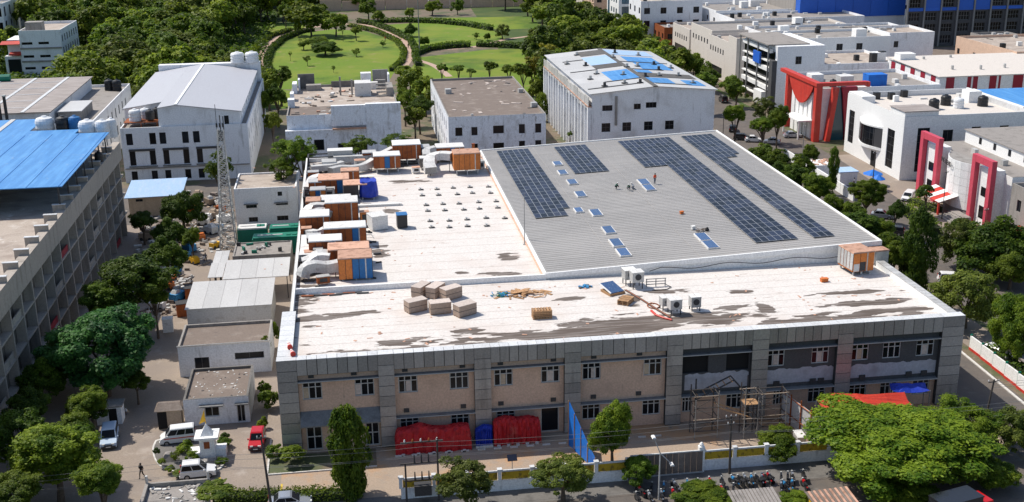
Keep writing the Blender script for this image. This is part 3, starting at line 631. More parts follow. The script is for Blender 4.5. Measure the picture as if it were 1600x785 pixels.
cooler('small rust cabinet among the ducts at the rear edge', 3.4, 204.9, 2.4, 2.2, 1.7, 'rust', 'galv', .5)
cooler('small grey cabinet in front of the large curved white duct', 13.2, 199.2, 2.2, 1.8, 1.6, 'grey_patch', 'white_top', .5)
cooler('rust cabinet with galvanised lid between blue-wrapped and broken-lid coolers', -5.9, 185.0, 2.0, 2.4, 2.0, 'rust', 'galv', .4)
cooler('dark weathered cabinet left of the small blue-panelled one', 13.0, 205.4, 2.6, 2.4, 2.2, 'grey_patch', 'galv', .5)
duct('grey duct bridging the two middle cabinets', [(-3.6, 166.8, 12.0), (-4.6, 167.6, 12.4), (-6.2, 168.0, 12.2), (-7.0, 171.5, 11.4)], 1.2, 1.0)
duct('low grey duct in front of the rear left housings', [(-6.9, 199.6, 11.2), (-5.0, 199.9, 11.2), (-3.2, 200.4, 11.2), (-1.4, 201.8, 11.3)], 1.1, 1.0)
duct('duct stub falling behind the nearest orange cabinet', [(-3.4, 145.9, 12.2), (-4.8, 146.0, 12.3), (-6.0, 145.9, 11.6), (-6.9, 145.8, 10.9)], 1.1, 1.0, 'white_top')
duct('nearest duct with a big round elbow by the corner of the roof', [(-2.3, 143.6, 11.9), (-3.9, 143.5, 11.75), (-5.3, 143.3, 12.05), (-6.5, 143.1, 11.8), (-6.95, 142.9, 10.9)], 1.5, 1.25)
duct('duct rising behind the nearest round elbow', [(-3.6, 148.3, 11.8), (-4.9, 148.2, 11.9), (-6.0, 148.0, 11.3), (-7.0, 147.9, 11.0)], 1.6, 1.2)
duct('long white duct lying along the left parapet', [(-6.7, 149.5, 11.2), (-6.6, 153, 11.2), (-6.6, 158.5, 11.3)], 1.7, .9, 'white_top')
duct('white duct bending down from the wide cabinet', [(-4.2, 158.2, 12.3), (-5.3, 158.4, 11.9), (-6.4, 160.5, 11.4)], 1.2, .9, 'white_top')
duct('curved duct beside the third cabinet row', [(-4.2, 170.2, 12.3), (-6.0, 170.4, 12.3), (-7.0, 169.0, 11.6), (-7.1, 166.5, 11.0)], 1.4, 1.2)
duct('duct running to the broken lid cabinet', [(-5.0, 188.5, 12.3), (-6.3, 187.6, 12.1), (-7.0, 185.0, 11.2)], 1.5, 1.2, 'white_top')
duct('snaking dark duct between the rear cabinets', [(4.0, 200.0, 12.0), (2.5, 199.0, 11.4), (.5, 198.2, 11.2), (-1.8, 198.6, 11.2), (-3.6, 197.2, 11.2)], 1.2, 1.1)
duct('duct climbing to the rearmost left cabinet', [(7.7, 205.6, 12.6), (5.8, 204.6, 12.0), (3.4, 204.2, 11.6), (.6, 204.2, 11.6), (-3, 204.3, 11.6)], 1.2, 1.1)
duct('large white duct curving to the bright orange cabinet', [(17.6, 196.3, 13.1), (15.6, 197.2, 13.1), (14.0, 197.0, 12.7), (13.4, 195.2, 12.0), (13.6, 193.4, 11.4)], 2.0, 1.2, 'white_top')
duct('short duct box behind the bright orange cabinet', [(15.2, 203.5, 12.6), (13.6, 202.8, 12.4), (13.4, 200.2, 12.0)], 1.4, 1.5, 'galv')
def boxthing(name, lb, cat, x, y, sx, sy, sz, m, top='white_top', rz=0.0, z=RZ, leg=.0, legm='galv', fan=False):
    r = thing(name, lb, cat, (x, y, z), rz); MB().obox((0, 0, leg), sx, sy, sz).build('body', m, r)
    MB().obox((0, 0, leg+sz), sx+.1, sy+.1, .08).build('top', top, r)
    if leg:
        for a in (-.4, .4):
            for b in (-.4, .4): link('leg', cube(legm), r, (a*sx, b*sy, 0), 0, (.1, .1, leg))
    if fan: MB().tube((0, -sy/2+.02, leg+sz*.55), (0, -sy/2-.06, leg+sz*.55), min(sx, sz)*.32, n=14).build('fan_grille', 'dark_metal', r)
    return r
boxthing('white_plant_box', 'white octagonal plant box beside the black water tank', 'plant box', 3.4, 164.6, 2.4, 2.6, 2.0, 'white_top', 'white_top', .3, leg=.1)
r = boxthing('black_tank_box', 'square black water tank with blue lid at the edge of the coolers', 'water tank', 7.0, 164.4, 1.5, 1.6, 1.9, 'black_tank', 'blue_panel', .05, leg=.15)
boxthing('metal_housing', 'white metal housing with sloping lid at the rear parapet', 'duct box', -1.8, 206.0, 4.4, 2.2, 1.7, 'galv', 'white_top', leg=.9)
boxthing('metal_housing', 'low galvanised housing left of the rear parapet ducts', 'duct box', -3.8, 202.0, 2.4, 2.4, 1.6, 'white_top', 'galv')
boxthing('metal_housing', 'grey sheet housing in the far left corner of the roof', 'duct box', -5.0, 190.8, 2.2, 2.6, 1.1, 'galv', 'white_top', .1)
boxthing('flat_plinth', 'long low white plinth in front of the blue wrapped cooler', 'plinth', 3.8, 176.6, 7.5, .7, .28, 'white_top', 'white_top')
boxthing('flat_plinth', 'short white plinth beside the legs of the rear cabinet', 'plinth', 1.6, 194.2, 4.2, .9, .4, 'white_top', 'white_top')
for i, (lb, x, y, a, b, h, m, rz) in enumerate([('rusty junction box right of the nearest elbow duct', -4.3, 141.0, 1.6, .8, .9, 'rust', .2), ('grey fan box between the first and second cooler rows', -6.0, 151.0, 1.7, 1.3, 1.1, 'galv', .1), ('dark louvred box in front of the third cooler', -5.0, 150.7, 1.2, 1.0, 1.5, 'grey_patch', 0), ('rust-stained box at the end of the long left duct', -6.8, 161.2, 1.4, 1.2, 1.4, 'rust', 0), ('grey box tucked behind the left white-lidded cooler', -6.6, 167.2, 1.6, 1.2, 1.5, 'galv', .1), ('orange control box beside the white plant box', 1.6, 167.4, 1.3, 1.0, 1.6, 'orange_panel', .1), ('grey blower housing behind the tall rust cooler', -4.9, 172.6, 2.0, 1.4, 1.3, 'galv', .2), ('rusted tray box in front of the blue wrapped cooler', -.6, 178.8, 2.2, 1.2, .7, 'rust', 0), ('grey blower housing left of the blue wrapped cooler', -3.6, 182.2, 1.6, 1.6, 1.5, 'galv', 0), ('flat galvanised box before the broken-lid cooler', -4.6, 183.2, 1.4, 1.1, .9, 'white_top', .3),
   ('rust box left of the small cabinets at the rear edge', -6.4, 194.0, 1.8, 1.5, 1.5, 'rust', 0), ('grey blower box among the rear snaking ducts', 1.6, 200.9, 1.8, 1.4, 1.5, 'galv', .1), ('dark box under the rear white-lidded cooler', 7.6, 202.2, 1.7, 1.2, 1.2, 'grey_patch', 0), ('orange box at the rear edge between two coolers', 14.6, 206.4, 1.8, 1.2, 1.6, 'orange_panel', 0), ('grey box right of the bright orange cooler', 22.6, 197.5, 1.2, 1.4, 1.2, 'galv', .2), ('small white box on the roof before the rear right ducts', 11.2, 196.6, 1.3, 1.0, .8, 'white_top', .1)]):
    r = boxthing('plant_housing', lb, 'plant housing', x, y, a, b, h, m, 'rusty_top' if i % 2 else 'galv', rz, RZ, .25); MB().box(-a*.3, -b/2-.03, .25+h*.25, a*.3, -b/2-.005, .25+h*.8).build('access_door', 'dark_metal', r)
for i, (y, x1) in enumerate(((146.9, 1.5), (151.9, -1.0), (160.2, 2.4), (166.4, 1.0), (172.0, .4), (179.6, 1.2), (190.2, 2.5), (202.6, 8.0))): W(FAC).path([(-7.4, y, 10.75), (-4, y+.1, 10.7), (x1, y, 10.72), (x1+.3, y-.6, 10.35)], .07, 6).build('roof_conduit', 'rust' if i % 3 == 0 else 'galv', FAC)
# dark steel cable frames between the duct stacks
for (lb, x, y, a, b, h) in (('dark steel frame around the low housing at the left parapet', -5.3, 179.5, 4.6, 4.5, 1.7), ('dark steel frame at the rear left corner of the roof', -5.0, 206.3, 5.0, 2.6, 1.5)):
    r = thing('steel_frame', lb, 'frame', (x, y, RZ))
    for sx in (-a/2, a/2):
        for sy in (-b/2, b/2): MB().obox((sx, sy, 0), .2, .2, h).build('post', 'dark_metal', r)
    for sy in (-b/2, b/2): MB().obox((0, sy, h), a+.2, .24, .2).build('beam', 'dark_metal', r)
    for sx in (-a/2, a/2): MB().obox((sx, 0, h+.002), .24, b-.24, .2).build('beam', 'dark_metal', r)
mb = MB((-4, 172, RZ)); rr = random.Random(31)
for i in range(150):
    x, y = rr.uniform(-7.4, -3.2 if i % 2 else 3), rr.uniform(139, 206); a = rr.uniform(0, 6.28) if i % 3 else 0
    mb.obox((x, y, RZ), rr.uniform(.3, 2.0), rr.uniform(.08, .5), rr.uniform(.05, .4), a)
tag(mb.build('duct_offcuts', 'dark_metal'), 'dark pipes, brackets and offcuts strewn between the cooler cabinets and ducts', 'offcuts', kind='stuff')
mb = MB((8, 172, RZ))
for i in range(170): mb.obox((rr.gauss(2, 6) if i % 2 else rr.uniform(-6, 66), rr.uniform(140, 206) if i % 2 else rr.uniform(117, 137), RZ), rr.uniform(.1, .7), rr.uniform(.05, .3), .04, rr.uniform(0, 6.28))
tag(mb.build('roof_scraps', 'rusty_top'), 'tiny brown scraps and flakes scattered over the white roofs', 'scraps', kind='stuff')
# mast on the grey roof edge
r = thing('lightning_mast', 'thin grey lightning mast standing at the left edge of the grey roof', 'mast', (23.55, 153.0, RZ))
MB().tube((0, 0, 0), (0, 0, 7.4), .07, .03, 6).build('pole', 'steel', r); MB().obox((0, 0, 0), .5, .5, .12).build('foot', 'galv', r)
r = thing('vent_stack', 'rusty vent stack behind the rear right coolers', 'chimney', (22.3, 205.6, RZ)); MB().tube((0, 0, 0), (0, 0, 2.6), .25, n=10).build('pipe', 'rust', r); MB().tube((0, 0, 2.6), (0, 0, 2.75), .34, n=10).build('cap', 'rust', r)
# carton crates on the front roof
cr = [('front row left carton crate, nearest the rear group', 6.75, 129.7, .42), ('front row middle carton crate on the white roof', 9.55, 128.6, .12), ('front row right carton crate with its shadow on the roof', 12.4, 127.4, .50),
      ('rear left carton crate standing on end beside its twin', 7.75, 134.9, .95), ('rear middle carton crate squeezed between two others', 9.5, 134.4, .95), ('rear right carton crate of the group of six', 11.3, 133.3, .55)]
for lb, x, y, a in cr:
    r = thing('carton_crate', lb, 'crate', (x, y, RZ), a, 'carton crates on the front roof'); L, D, H = 2.5, 1.35, 1.3
    MB().obox((0, 0, .12), L, D, H).build('carton', 'crate_card', r); MB().obox((0, 0, .12+H), L+.04, D+.04, .04).build('lid', 'crate_lid', r)
    for sy in (-.5, 0, .5): MB().obox((0, sy, 0), L, .12, .12).build('runner', 'wood', r)
    for sx in (-L/2-.01, L/2+.01): MB().obox((sx, 0, .75), .02, D+.01, .06).build('strap', 'joint', r)
    MB().obox((0, -D/2-.008, .75), L, .016, .05).build('strap', 'joint', r)
def pallet(lb, x, y, rz, lay, L=2.3, D=1.2):
    r = thing('pallet_stack', lb, 'pallets', (x, y, RZ), rz)
    for k_ in range(lay):
        for sy in (-.5, 0, .5): link('stringer', cube('wood'), r, (0, sy*D*.9, k_*.22), 0, (L, .1, .12))
        for i in range(7): link('slat', cube('wood'), r, (-L/2+.12+i*(L-.24)/6, 0, k_*.22+.12), 0, (.2, D, .05))
    return r
pallet('stack of wooden pallets near the front parapet stain', 21.2, 124.9, 0, 5); pallet('low stack of wooden pallets tilted beside the blue panel crate', 32.0, 127.9, .95, 3, 2.0, 1.4)
# debris pile of planks and cloth
r = thing('debris_pile', 'heap of broken boards and tangled teal netting on the white roof', 'debris', (19.3, 133.2, RZ)); rr = random.Random(3)
for i in range(70):
    x, y = rr.gauss(.8, 1.5), rr.gauss(0, .7); h = max(.02, .55-.17*abs(x-.8)-.3*abs(y))
    link('plank', cube('wood' if rr.random() < .8 else 'crate_lid'), r, (x, y, rr.uniform(0, h)), rr.uniform(0, 6.28), (rr.uniform(.6, 1.6), rr.uniform(.18, .5), .06))
for i in range(26): link('netting_scrap', cube('green_paint' if i % 2 else 'machine_blue'), r, (rr.gauss(-1.7, .8), rr.gauss(-.1, .6), rr.uniform(0, .25)), rr.uniform(0, 6.28), (rr.uniform(.4, .9), rr.uniform(.08, .2), .07))
r = thing('rag_heap', 'small heap of dark blue rags by the wall between the roofs', 'rags', (28.6, 134.3, RZ)); 
for i in range(12): link('rag', cube('machine_blue' if i % 3 else 'grey_patch'), r, (rr.gauss(0, .5), rr.gauss(0, .25), 0), rr.uniform(0, 6), (.4, .25, .18))
r = thing('plank_pile', 'dark planks and grating lying along the left part of the inner wall', 'planks', (-4, 136.9, RZ))
for i in range(9): link('plank', cube('dark_metal' if i % 3 else 'rust'), r, (-2.2+i*.85, rr.uniform(-.3, .3), 0), rr.uniform(-.1, .1), (1.5, .35, .14))
# air-conditioning compressors on the front roof
def condenser(lb, x, y, sx, sy, sz, rz, leg=.9):
    r = boxthing('air_conditioner', lb, 'air conditioner', x, y, sx, sy, sz, 'galv', 'white_top', rz, RZ, leg, 'dark_metal', True); MB().obox((0, .1, leg+sz), .05, sy, .1).build('rib', 'galv', r); return r
condenser('rear air conditioner of the pair by the inner wall', 34.0, 134.4, 1.5, 1.4, 1.2, .1, .8); condenser('front air conditioner of the pair by the inner wall', 34.6, 133.0, 1.5, 1.4, 1.25, .1, .9)
condenser('rear air conditioner of the pair at the front parapet', 36.2, 125.0, 1.35, 1.2, 1.0, .1, .6); condenser('front air conditioner of the pair at the front parapet', 36.8, 123.5, 1.45, 1.3, 1.15, .1, .7)
condenser('boxy air conditioner standing alone right of the parapet pair', 39.5, 124.2, 1.2, 1.1, 1.25, .05, .5)
r = thing('panel_crate', 'tilted blue skylight panel on an orange pallet', 'panel', (31.2, 132.0, RZ), .35); MB().hull([(-1, -1.3, .3), (1, -1.3, .3), (1, 1.3, .8), (-1, 1.3, .8)], [(-1, -1.3, .4), (1, -1.3, .4), (1, 1.3, .9), (-1, 1.3, .9)]).build('panel', 'skylight', r); MB().obox((0, -.3, 0), 2.2, 2.2, .3).build('pallet', 'wood', r)
MB().hull([(-1.07, -1.37, .36), (-.9, -1.37, .36), (-.9, 1.37, .86), (-1.07, 1.37, .86)], [(-1.07, -1.37, .46), (-.9, -1.37, .46), (-.9, 1.37, .96), (-1.07, 1.37, .96)]).build('frame_rail', 'white_top', r)
r = thing('pipe_rack', 'steel pipe rack beside the rear air conditioner pair', 'pipe rack', (37.1, 133.2, RZ))
for z in (.35, .7, 1.05): MB().tube((-1.3, -.3, z), (1.3, -.3, z), .06, n=6).build('rail', 'steel', r)
for x in (-1.2, 0, 1.2): MB().tube((x, -.3, 0), (x, -.3, 1.1), .06, n=6).build('post', 'steel', r)
W(r).path([(38.4, 132.9, 10.5), (38.9, 132.2, 10.4), (38.2, 131.6, 10.35), (36.5, 131.5, 10.35)], .05, 5).build('hose', 'dark_metal', r)
r = thing('copper_pipes', 'bundle of pipes running from the rear to the front air conditioners', 'pipes', (33.6, 129, RZ))
for k_ in (-.12, 0, .12): W(r).path([(33.0+k_, 132.2, 10.4), (34.2+k_, 128.4, 10.38), (35.2+k_, 124.6, 10.4), (35.9+k_, 122.0, 10.5)], .05, 5).build('pipe', 'dark_metal' if k_ else 'rust', r)
r = thing('red_hose', 'coil of red hose beside the front air conditioners', 'hose', (35.0, 123.3, RZ)); W(r).path([(34.3, 124.6, 10.42), (34.5, 123.2, 10.4), (35.2, 122.0, 10.4), (35.9, 121.3, 10.4)], .14, 6).build('coil', 'red_paint', r)
pts = [(35+.7*math.cos(t*.5), 126.2+.9*math.sin(t*.5), 10.38) for t in range(13)]; r = thing('rusty_hoop', 'rusty hoop lying behind the front air conditioners', 'hoop', (35, 126.2, RZ)); W(r).path(pts, .07, 5).build('ring', 'rust', r)
boxthing('orange_box', 'small bright orange box lying on the roof left of the big cabinet', 'box', 58.5, 131.0, .9, .5, .4, 'orange_paint', 'orange_paint', .1)
# fallen red and white traffic posts on the left parapet
for i, (x, y, dx, dy, lb) in enumerate(((-7.6, 118.2, -.2, 1.3, 'red and white striped traffic post lying farther along the parapet corner'), (-7.2, 116.2, -.25, 1.2, 'red and white striped traffic post lying nearest the parapet corner'))):
    r = thing('traffic_post', lb, 'traffic post', (x, y, 11.12), 0, 'striped traffic posts on the parapet')
    for k_ in range(4): MB().tube((dx*k_/4, dy*k_/4, .22), (dx*(k_+1)/4, dy*(k_+1)/4, .22), .30-.04*k_, .27-.04*k_, 10).build('band', 'red_paint' if k_ % 2 == 0 else 'white_top', r)
# ================================================================= other buildings
HP = math.pi/2
# --- white gabled warehouse
R_ = thing('gabled_warehouse', 'white three-storey warehouse with a big pale gabled roof behind the lattice tower', 'warehouse', (-33, 240, 0))
fw = [(x, 7.9, 1.3, 2.4) for x in (1.0, 5.6, 7.6, 12.1, 14.3, 19.3)]
for u0 in (1.3, 8.0, 14.7): fw += [(u0, 3.6, 1.2, 3.0), (u0+4.0, 3.6, 1.2, 3.0), (u0, .4, 1.2, 2.0), (u0+4.0, .4, 1.2, 2.0)]
rw = [(2+i*5.3, 7.8, 1.2, 2.2) for i in range(10)]+[(2+i*5.3, 3.6, 1.2, 2.4) for i in range(10)]
bld('', '', -46, 240, -20.6, 296, 11.0, 'white_wall', 'dark_roof', .45, f=fw, r=rw, root=R_, nx=1, fm='frame_dark')
for u0 in (1.3, 8.0, 14.7): 
    piece('window_head', 'frame_dark', R_, (-46+u0+2.6, 239.98, 6.62), (5.2, .5, .42)); piece('sill_ledge', 'ledge', R_, (-46+u0+2.6, 239.8, 3.3), (5.6, .45, .22))
piece('string_course', 'grey_concrete', R_, (-33.3, 239.85, 2.9), (25, .3, .18))
ux0, ux1, uy0, uy1 = -38.3, -22.0, 240.4, 294
mb = W(R_); zl, zr, zp, xp = 15.2, 14.0, 15.75, -34.6
mb.add([(ux0, uy0, 11), (ux1, uy0, 11), (ux1, uy0, zr), (xp, uy0, zp), (ux0, uy0, zl)], [(0, 1, 2, 3, 4)])
mb.add([(-46, 247.2, 11), (ux0, 247.2, 11), (ux0, 247.2, zl), (-46, 247.2, 14.1)], [(0, 1, 2, 3)]).add([(ux0, 247.2, 11), (ux0, uy0, 11), (ux0, uy0, zl), (ux0, 247.2, zl)], [(3, 2, 1, 0)])
wallh(mb, (ux1, uy0), HP, uy1-uy0, 11, zr, [(2+i*5.2, 12, 3.4+i*5.2, 13.5) for i in range(10)]); mb.build('upper_wall', 'white_wall', R_)
for i in range(10): win(R_, (ux1, uy0+2+i*5.2, 12), HP, 1.4, 1.5, 1, 1, 'frame_dark')
W(R_).box(ux1-3.2, uy0-.04, 11.4, ux1-2.3, uy0-.01, 13.2).build('window', 'opening', R_)
for nm, q in (('roof_slope', [(xp, uy0-.3, zp), (ux1+.4, uy0-.3, zr-.05), (ux1+.4, uy1, zr-.05), (xp, uy1, zp)]), ('roof_slope', [(-46.3, 246.8, 14.05), (ux0-.01, 246.8, zl+.02), (ux0-.01, uy1, zl+.02), (-46.3, uy1, 14.05)]), ('roof_slope', [(ux0, uy0-.3, zl+.02), (xp, uy0-.3, zp), (xp, uy1, zp), (ux0, uy1, zl+.02)])):
    W(R_).hull(q, [(a, b, c+.14) for a, b, c in q]).build(nm, 'gable_sheet', R_)
mb = W(R_); mb.box(xp-.25, uy0-.32, zp+.12, xp+.25, uy1, zp+.25)
mb.build('ridge_cap', 'clean_white', R_)
W(R_).box(-45.5, 294.2, 11, -21, 296.4, 15.8).build('rear_block', 'white_wall', R_)
def tank(lb, x, y, z, r=.9, h=1.7, m='black_tank', cat='water tank', grp=None):
    t = thing('water_tank', lb, cat, (x, y, z), 0, grp)
    prof = [(r*.96, 0), (r, .06)]+[(r*(1 if k % 2 else .95), .06+h*.8*k/6) for k in range(1, 7)]+[(r*.8, h*.93), (r*.3, h), (r*.28, h+.12), (.05, h+.14)]
    MB().lathe((0, 0, 0), prof, 16).build('drum', m, t); return t
tank('white water tank at the front left roof corner of the gabled warehouse', -43.3, 243.2, 12.3, 1.25, 2.4, 'white_tank'); tank('second white water tank tucked behind the first on the gabled warehouse', -41.6, 245.2, 12.3, 1.0, 2.2, 'white_tank')
tank('black water tank next to the white ones on the gabled warehouse', -40.2, 242.6, 12.6, .95, 2.0); tank('rear black water tank touching the gable wall', -39.2, 244.8, 12.6, .95, 2.0)
r = thing('tank_platform', 'rusty steel platform carrying the tanks on the gabled warehouse', 'platform', (-42, 243.5, 11.0))
MB().box(-3.4, -2.2, 1.2, 3.4, 2.6, 1.32).build('deck', 'rust', r)
for a in (-3.2, 0, 3.2):
    for b in (-2, 2.3): MB().obox((a, b, 0), .14, .14, 1.2).build('post', 'rust', r)
tank('white tank left of two on the rear corner of the gabled warehouse', -26.4, 294.9, 15.8, 1.7, 2.6, 'white_tank'); tank('white tank right of two on the rear corner of the gabled warehouse', -22.9, 294.9, 15.8, 1.7, 2.6, 'white_tank')
# --- derelict white building
G = thing('derelict_building', 'peeling white building with ruined roof structures in front of the round park lawn', 'building', (-1, 238, 0))
bld('', '', -12.5, 238, 10.6, 274, 12.6, 'peeling_wall', 'concrete_roof', .5, root=G, cop='grey_concrete', f=[(3.2, 6.3, 3.0, 2.2), (8.2, 6.3, 2.6, 2.0), (1.0, 2.0, 2.4, 2.2)], nx=1, fm='frame_dark')
G2 = W(G); G2.box(-12.9, 236.6, 0, -3.2, 237.99, 10.2); G2.build('front_wall_block', 'peeling_wall', G)
W(G).box(-3.4, 236.8, 10.8, 3.6, 237.98, 15.0).box(3.62, 236.6, 0, 10.8, 237.97, 15.2).build('tall_front_panel', 'peeling_wall', G)
W(G).box(-3.3, 235.9, 10.2, 3.6, 236.75, 10.5).build('ledge', 'rusty_top', G)
W(G).box(-12.2, 238.3, 12.61, -3.3, 249.5, 12.66).build('roof_patch', 'dirty_roof', G)
for x, w_ in ((-11.2, 2.0), (-7.2, 2.0)): win(G, (x, 236.6, 6.0), 0, w_, 2.2, 1, 1, 'frame_dark', rec=-.02)
for x in (-2.4, 1.0): win(G, (x, 236.75, 5.2), 0, 2.6, 2.0, 1, 1, 'frame_dark', rec=-.02)
W(G).box(-3.19, 236.8, 0, 3.6, 237.9, 10.2).build('front_wall_block', 'peeling_wall', G)
for x in (4.6, 8.2): win(G, (x, 236.6, 2.4), 0, 1.8, 1.8, 1, 1, 'frame_dark', rec=-.02)
for (x, y, sx, sy, sz, m) in ((-9.2, 272.5, 3.8, .5, 3.4, 'dark_concrete'), (-10.8, 271, .4, 3, 2.6, 'peeling_wall'), (-7.5, 270, 3.4, 2, 1.3, 'grey_concrete'), (-11.7, 268, 1.0, 4, 2.2, 'peeling_wall'), (-12.0, 258, .8, 3, 1.7, 'peeling_wall'), (-11.9, 250, 1.4, 2.4, 1.8, 'peeling_wall'), (3.6, 262, 3.2, 4, 2.7, 'grey_concrete'), (3.6, 262, 3.6, 4.4, 2.95, 'white_top'), (8.0, 272.9, 3.6, .5, 3.8, 'grey_concrete'), (9.8, 271, .4, 3.6, 3.2, 'peeling_wall'), (6.2, 269, 2.0, 1.6, 1.6, 'white_top'), (4.6, 271.5, 2.4, 2.2, 3.4, 'peeling_wall'), (-1.4, 262, .4, .4, 4.2, 'grey_concrete'), (1.2, 262, .4, .4, 3.5, 'grey_concrete'), (9.6, 262, 1.4, 7, 2.0, 'grey_concrete'), (0, 273, 7, .4, 1.4, 'dark_concrete')):
    piece('rooftop_block', m, G, (x, y, 12.6), (sx, sy, sz))
for i in range(5): W(G).hull([(6.6, 258.5+i*1.0, 12.6+i*.7), (8.8, 258.5+i*1.0, 12.6+i*.7), (8.8, 259.3+i, 12.6+i*.7), (6.6, 259.3+i, 12.6+i*.7)], [(6.6, 258.5+i, 12.9+i*.7), (8.8, 258.5+i, 12.9+i*.7), (8.8, 259.3+i, 12.9+i*.7), (6.6, 259.3+i, 12.9+i*.7)]).build('stair_step', 'grey_concrete', G)
rr = random.Random(6)
for i in range(70): link('roof_rubble', cube(rr.choice(('dark_concrete', 'white_top', 'rusty_top', 'dirty_roof'))), G, (rr.uniform(-10, 11), rr.uniform(1, 34), 12.6), rr.uniform(0, 6), (rr.uniform(.3, 2.0), rr.uniform(.15, .7), rr.uniform(.05, .35)))
boxthing('rooftop_unit', 'dark low unit with white lid on the derelict roof', 'roof unit', 3.6, 241.6, 4.2, 1.6, 1.1, 'dark_metal', 'white_top', 0, 12.6)
# --- dirty flat-roofed white building
rr = random.Random(5)
H_ = bld('dirty_roof_building', 'dirty white building with littered brown flat roof left of the blue-patched hall', 20.7, 238, 41.4, 286, 11.0, 'peeling_wall', 'dirty_roof', .5, cop='grey_concrete',
         f=[(1.4, 8.0-.6, 1.5, 1.8), (4.8, 7.4, 1.3, 1.8), (9.4, 7.6, 2.3, 1.7), (14.9, 7.4, 1.3, 2.0), (18.4, 7.4, 1.3, 2.0), (4.8, 3.9, 1.3, 1.7), (9.4, 3.9, 2.3, 1.7), (14.9, 3.9, 1.3, 1.9), (18.4, 3.9, 1.3, 1.9)],
         l=[(2+i*4.4, z, 1.2, 2.0) for i in range(10) for z in (7.6, 3.9, .6)], nx=1, fm='frame_dark')
for i in range(34): link('roof_scrap', cube('crate_lid' if rr.random() < .6 else 'dark_metal'), H_, (rr.uniform(-9, 9), rr.uniform(-22, 22) if i % 3 else rr.uniform(14, 22), 11.0), rr.uniform(0, 6), (rr.uniform(.5, 2.2), rr.uniform(.2, .8), .1))
for x, y, s_ in ((-7.6, 6, 1.4), (9.2, 4, 1.1), (9.4, -14, 1.3), (-5, -21, .5)): link('roof_box', cube('galv'), H_, (x, y, 11), .1, (s_, s_, s_*.8))
# --- hall with blue-patched roof
I_ = thing('patched_roof_hall', 'tall white hall with side fins and a low gable roof patched in blue', 'hall', (64, 235, 0))
ix0, ix1, iy0, iy1, ie, ir, ixm = 50.7, 77.3, 235, 290, 15.8, 16.95, 64.2
hf = [(2.2, 12.1, 2.2, 1.2), (9.0, 12.2, 1.5, 1.2), (11.6, 12.4, 2.3, 1.2)]+[(x, 7.6, 1.9, 1.9) for x in (2.1, 6.6, 11.3, 15.9)]+[(x, 3.4, 1.9, 1.9) for x in (2.1, 6.6, 11.3, 15.9)]
mb = W(I_); wallh(mb, (ix0, iy0), 0, ix1-ix0, 0, ie, [(a, b, a+c, b+d) for a, b, c, d in hf]); mb.add([(ix0, iy0, ie), (ix1, iy0, ie), (ixm, iy0, ir)], [(0, 1, 2)])
lw = [(2.6+i*6.6, z, 2.0, 1.9) for i in range(8) for z in (11.4, 7.6, 3.9, .6)]
wallh(mb, (ix0, iy1), -HP, iy1-iy0, 0, ie, [(a, b, a+c, b+d) for a, b, c, d in lw]); wallh(mb, (ix1, iy0), HP, iy1-iy0, 0, ie)
mb.build('wall', 'white_wall', I_)
for a, b, c, d in hf: win(I_, (ix0+a, iy0, b), 0, c, d, 2 if c < 2.1 else 3, 2 if d > 1.5 else 1, 'frame_dark')
for a, b, c, d in lw: win(I_, (ix0, iy1-a, b), -HP, c, d, 1, 1, 'frame_dark')
for i in range(17): piece('fin', 'white_wall', I_, (ix0-.45, iy0+.5+i*3.38, 0), (.85, .45 if i % 2 else .8, 13.2))
for i in range(14): piece('hung_sheet', 'galv', I_, (ix0-.7, iy0+2+i*3.95, 12.5-.2*(i % 3)), (.12, 3.7, 2.6))
W(I_).box(ix0-.9, iy0, 13.0, ix0, iy1, 13.2).build('ledge', 'rusty_top', I_)
W(I_).box(ixm-8.6, iy0-.35, 9.0, ixm-8.1, iy0, 15.2).build('riser_pipe', 'grey_concrete', I_)
RI = lambda x: ir-(abs(x-ixm))*(ir-ie)/(ixm-ix0 if x < ixm else ix1-ixm)
def rsheet(x0, y0, x1, y1, m, nm, dz=.02):
    q = [(x0, y0, RI(x0)), (x1, y0, RI(x1)), (x1, y1, RI(x1)), (x0, y1, RI(x0))]; W(I_).hull([(a, b, c+dz-.02) for a, b, c in q], [(a, b, c+dz+.08) for a, b, c in q]).build(nm, m, I_)
nx_ = 9
for side in (0, 1):
    xa, xb = (ix0-.6, ixm) if side == 0 else (ixm, ix1+.5)
    for j in range(nx_):
        y0 = iy0-.4+j*(iy1-iy0+.8)/nx_; y1 = iy0-.4+(j+1)*(iy1-iy0+.8)/nx_-.05; rsheet(xa, y0, xb, y1, 'white_sheet', 'roof_sheet')
Lp = {2: [(ixm-6.5, ixm-1.0)], 3: [(ixm-7, ixm-.8)]}
for (xa, xb, ya, yb, m) in ((ixm-6.6, ixm-.6, 245.5, 251.5, 'blue_sheet'), (ixm-6.6, ixm-.7, 251.6, 257.5, 'blue_sheet'), (ixm-6.8, ixm-.6, 262, 267, 'grey_patch'), (ixm-6.8, ixm-.6, 267.1, 279, 'pale_blue_sheet'), (ixm-6.5, ixm-.5, 281, 288, 'grey_patch'),
        (ixm+.6, ixm+5.6, 239, 245.8, 'blue_sheet'), (ixm+8.2, ixm+12, 238, 244.5, 'blue_sheet'), (ixm+.6, ixm+12.6, 247, 252.5, 'grey_patch'), (ixm+.8, ixm+4.2, 253, 256.5, 'blue_sheet'), (ixm+3.4, ixm+10.6, 258.5, 268, 'blue_sheet'), (ixm+2.6, ixm+10.4, 269.5, 277.5, 'blue_sheet'), (ixm+.6, ixm+11.6, 280, 288.5, 'pale_blue_sheet')):
    rsheet(xa, ya, xb, yb, m, 'patch_sheet', .1)
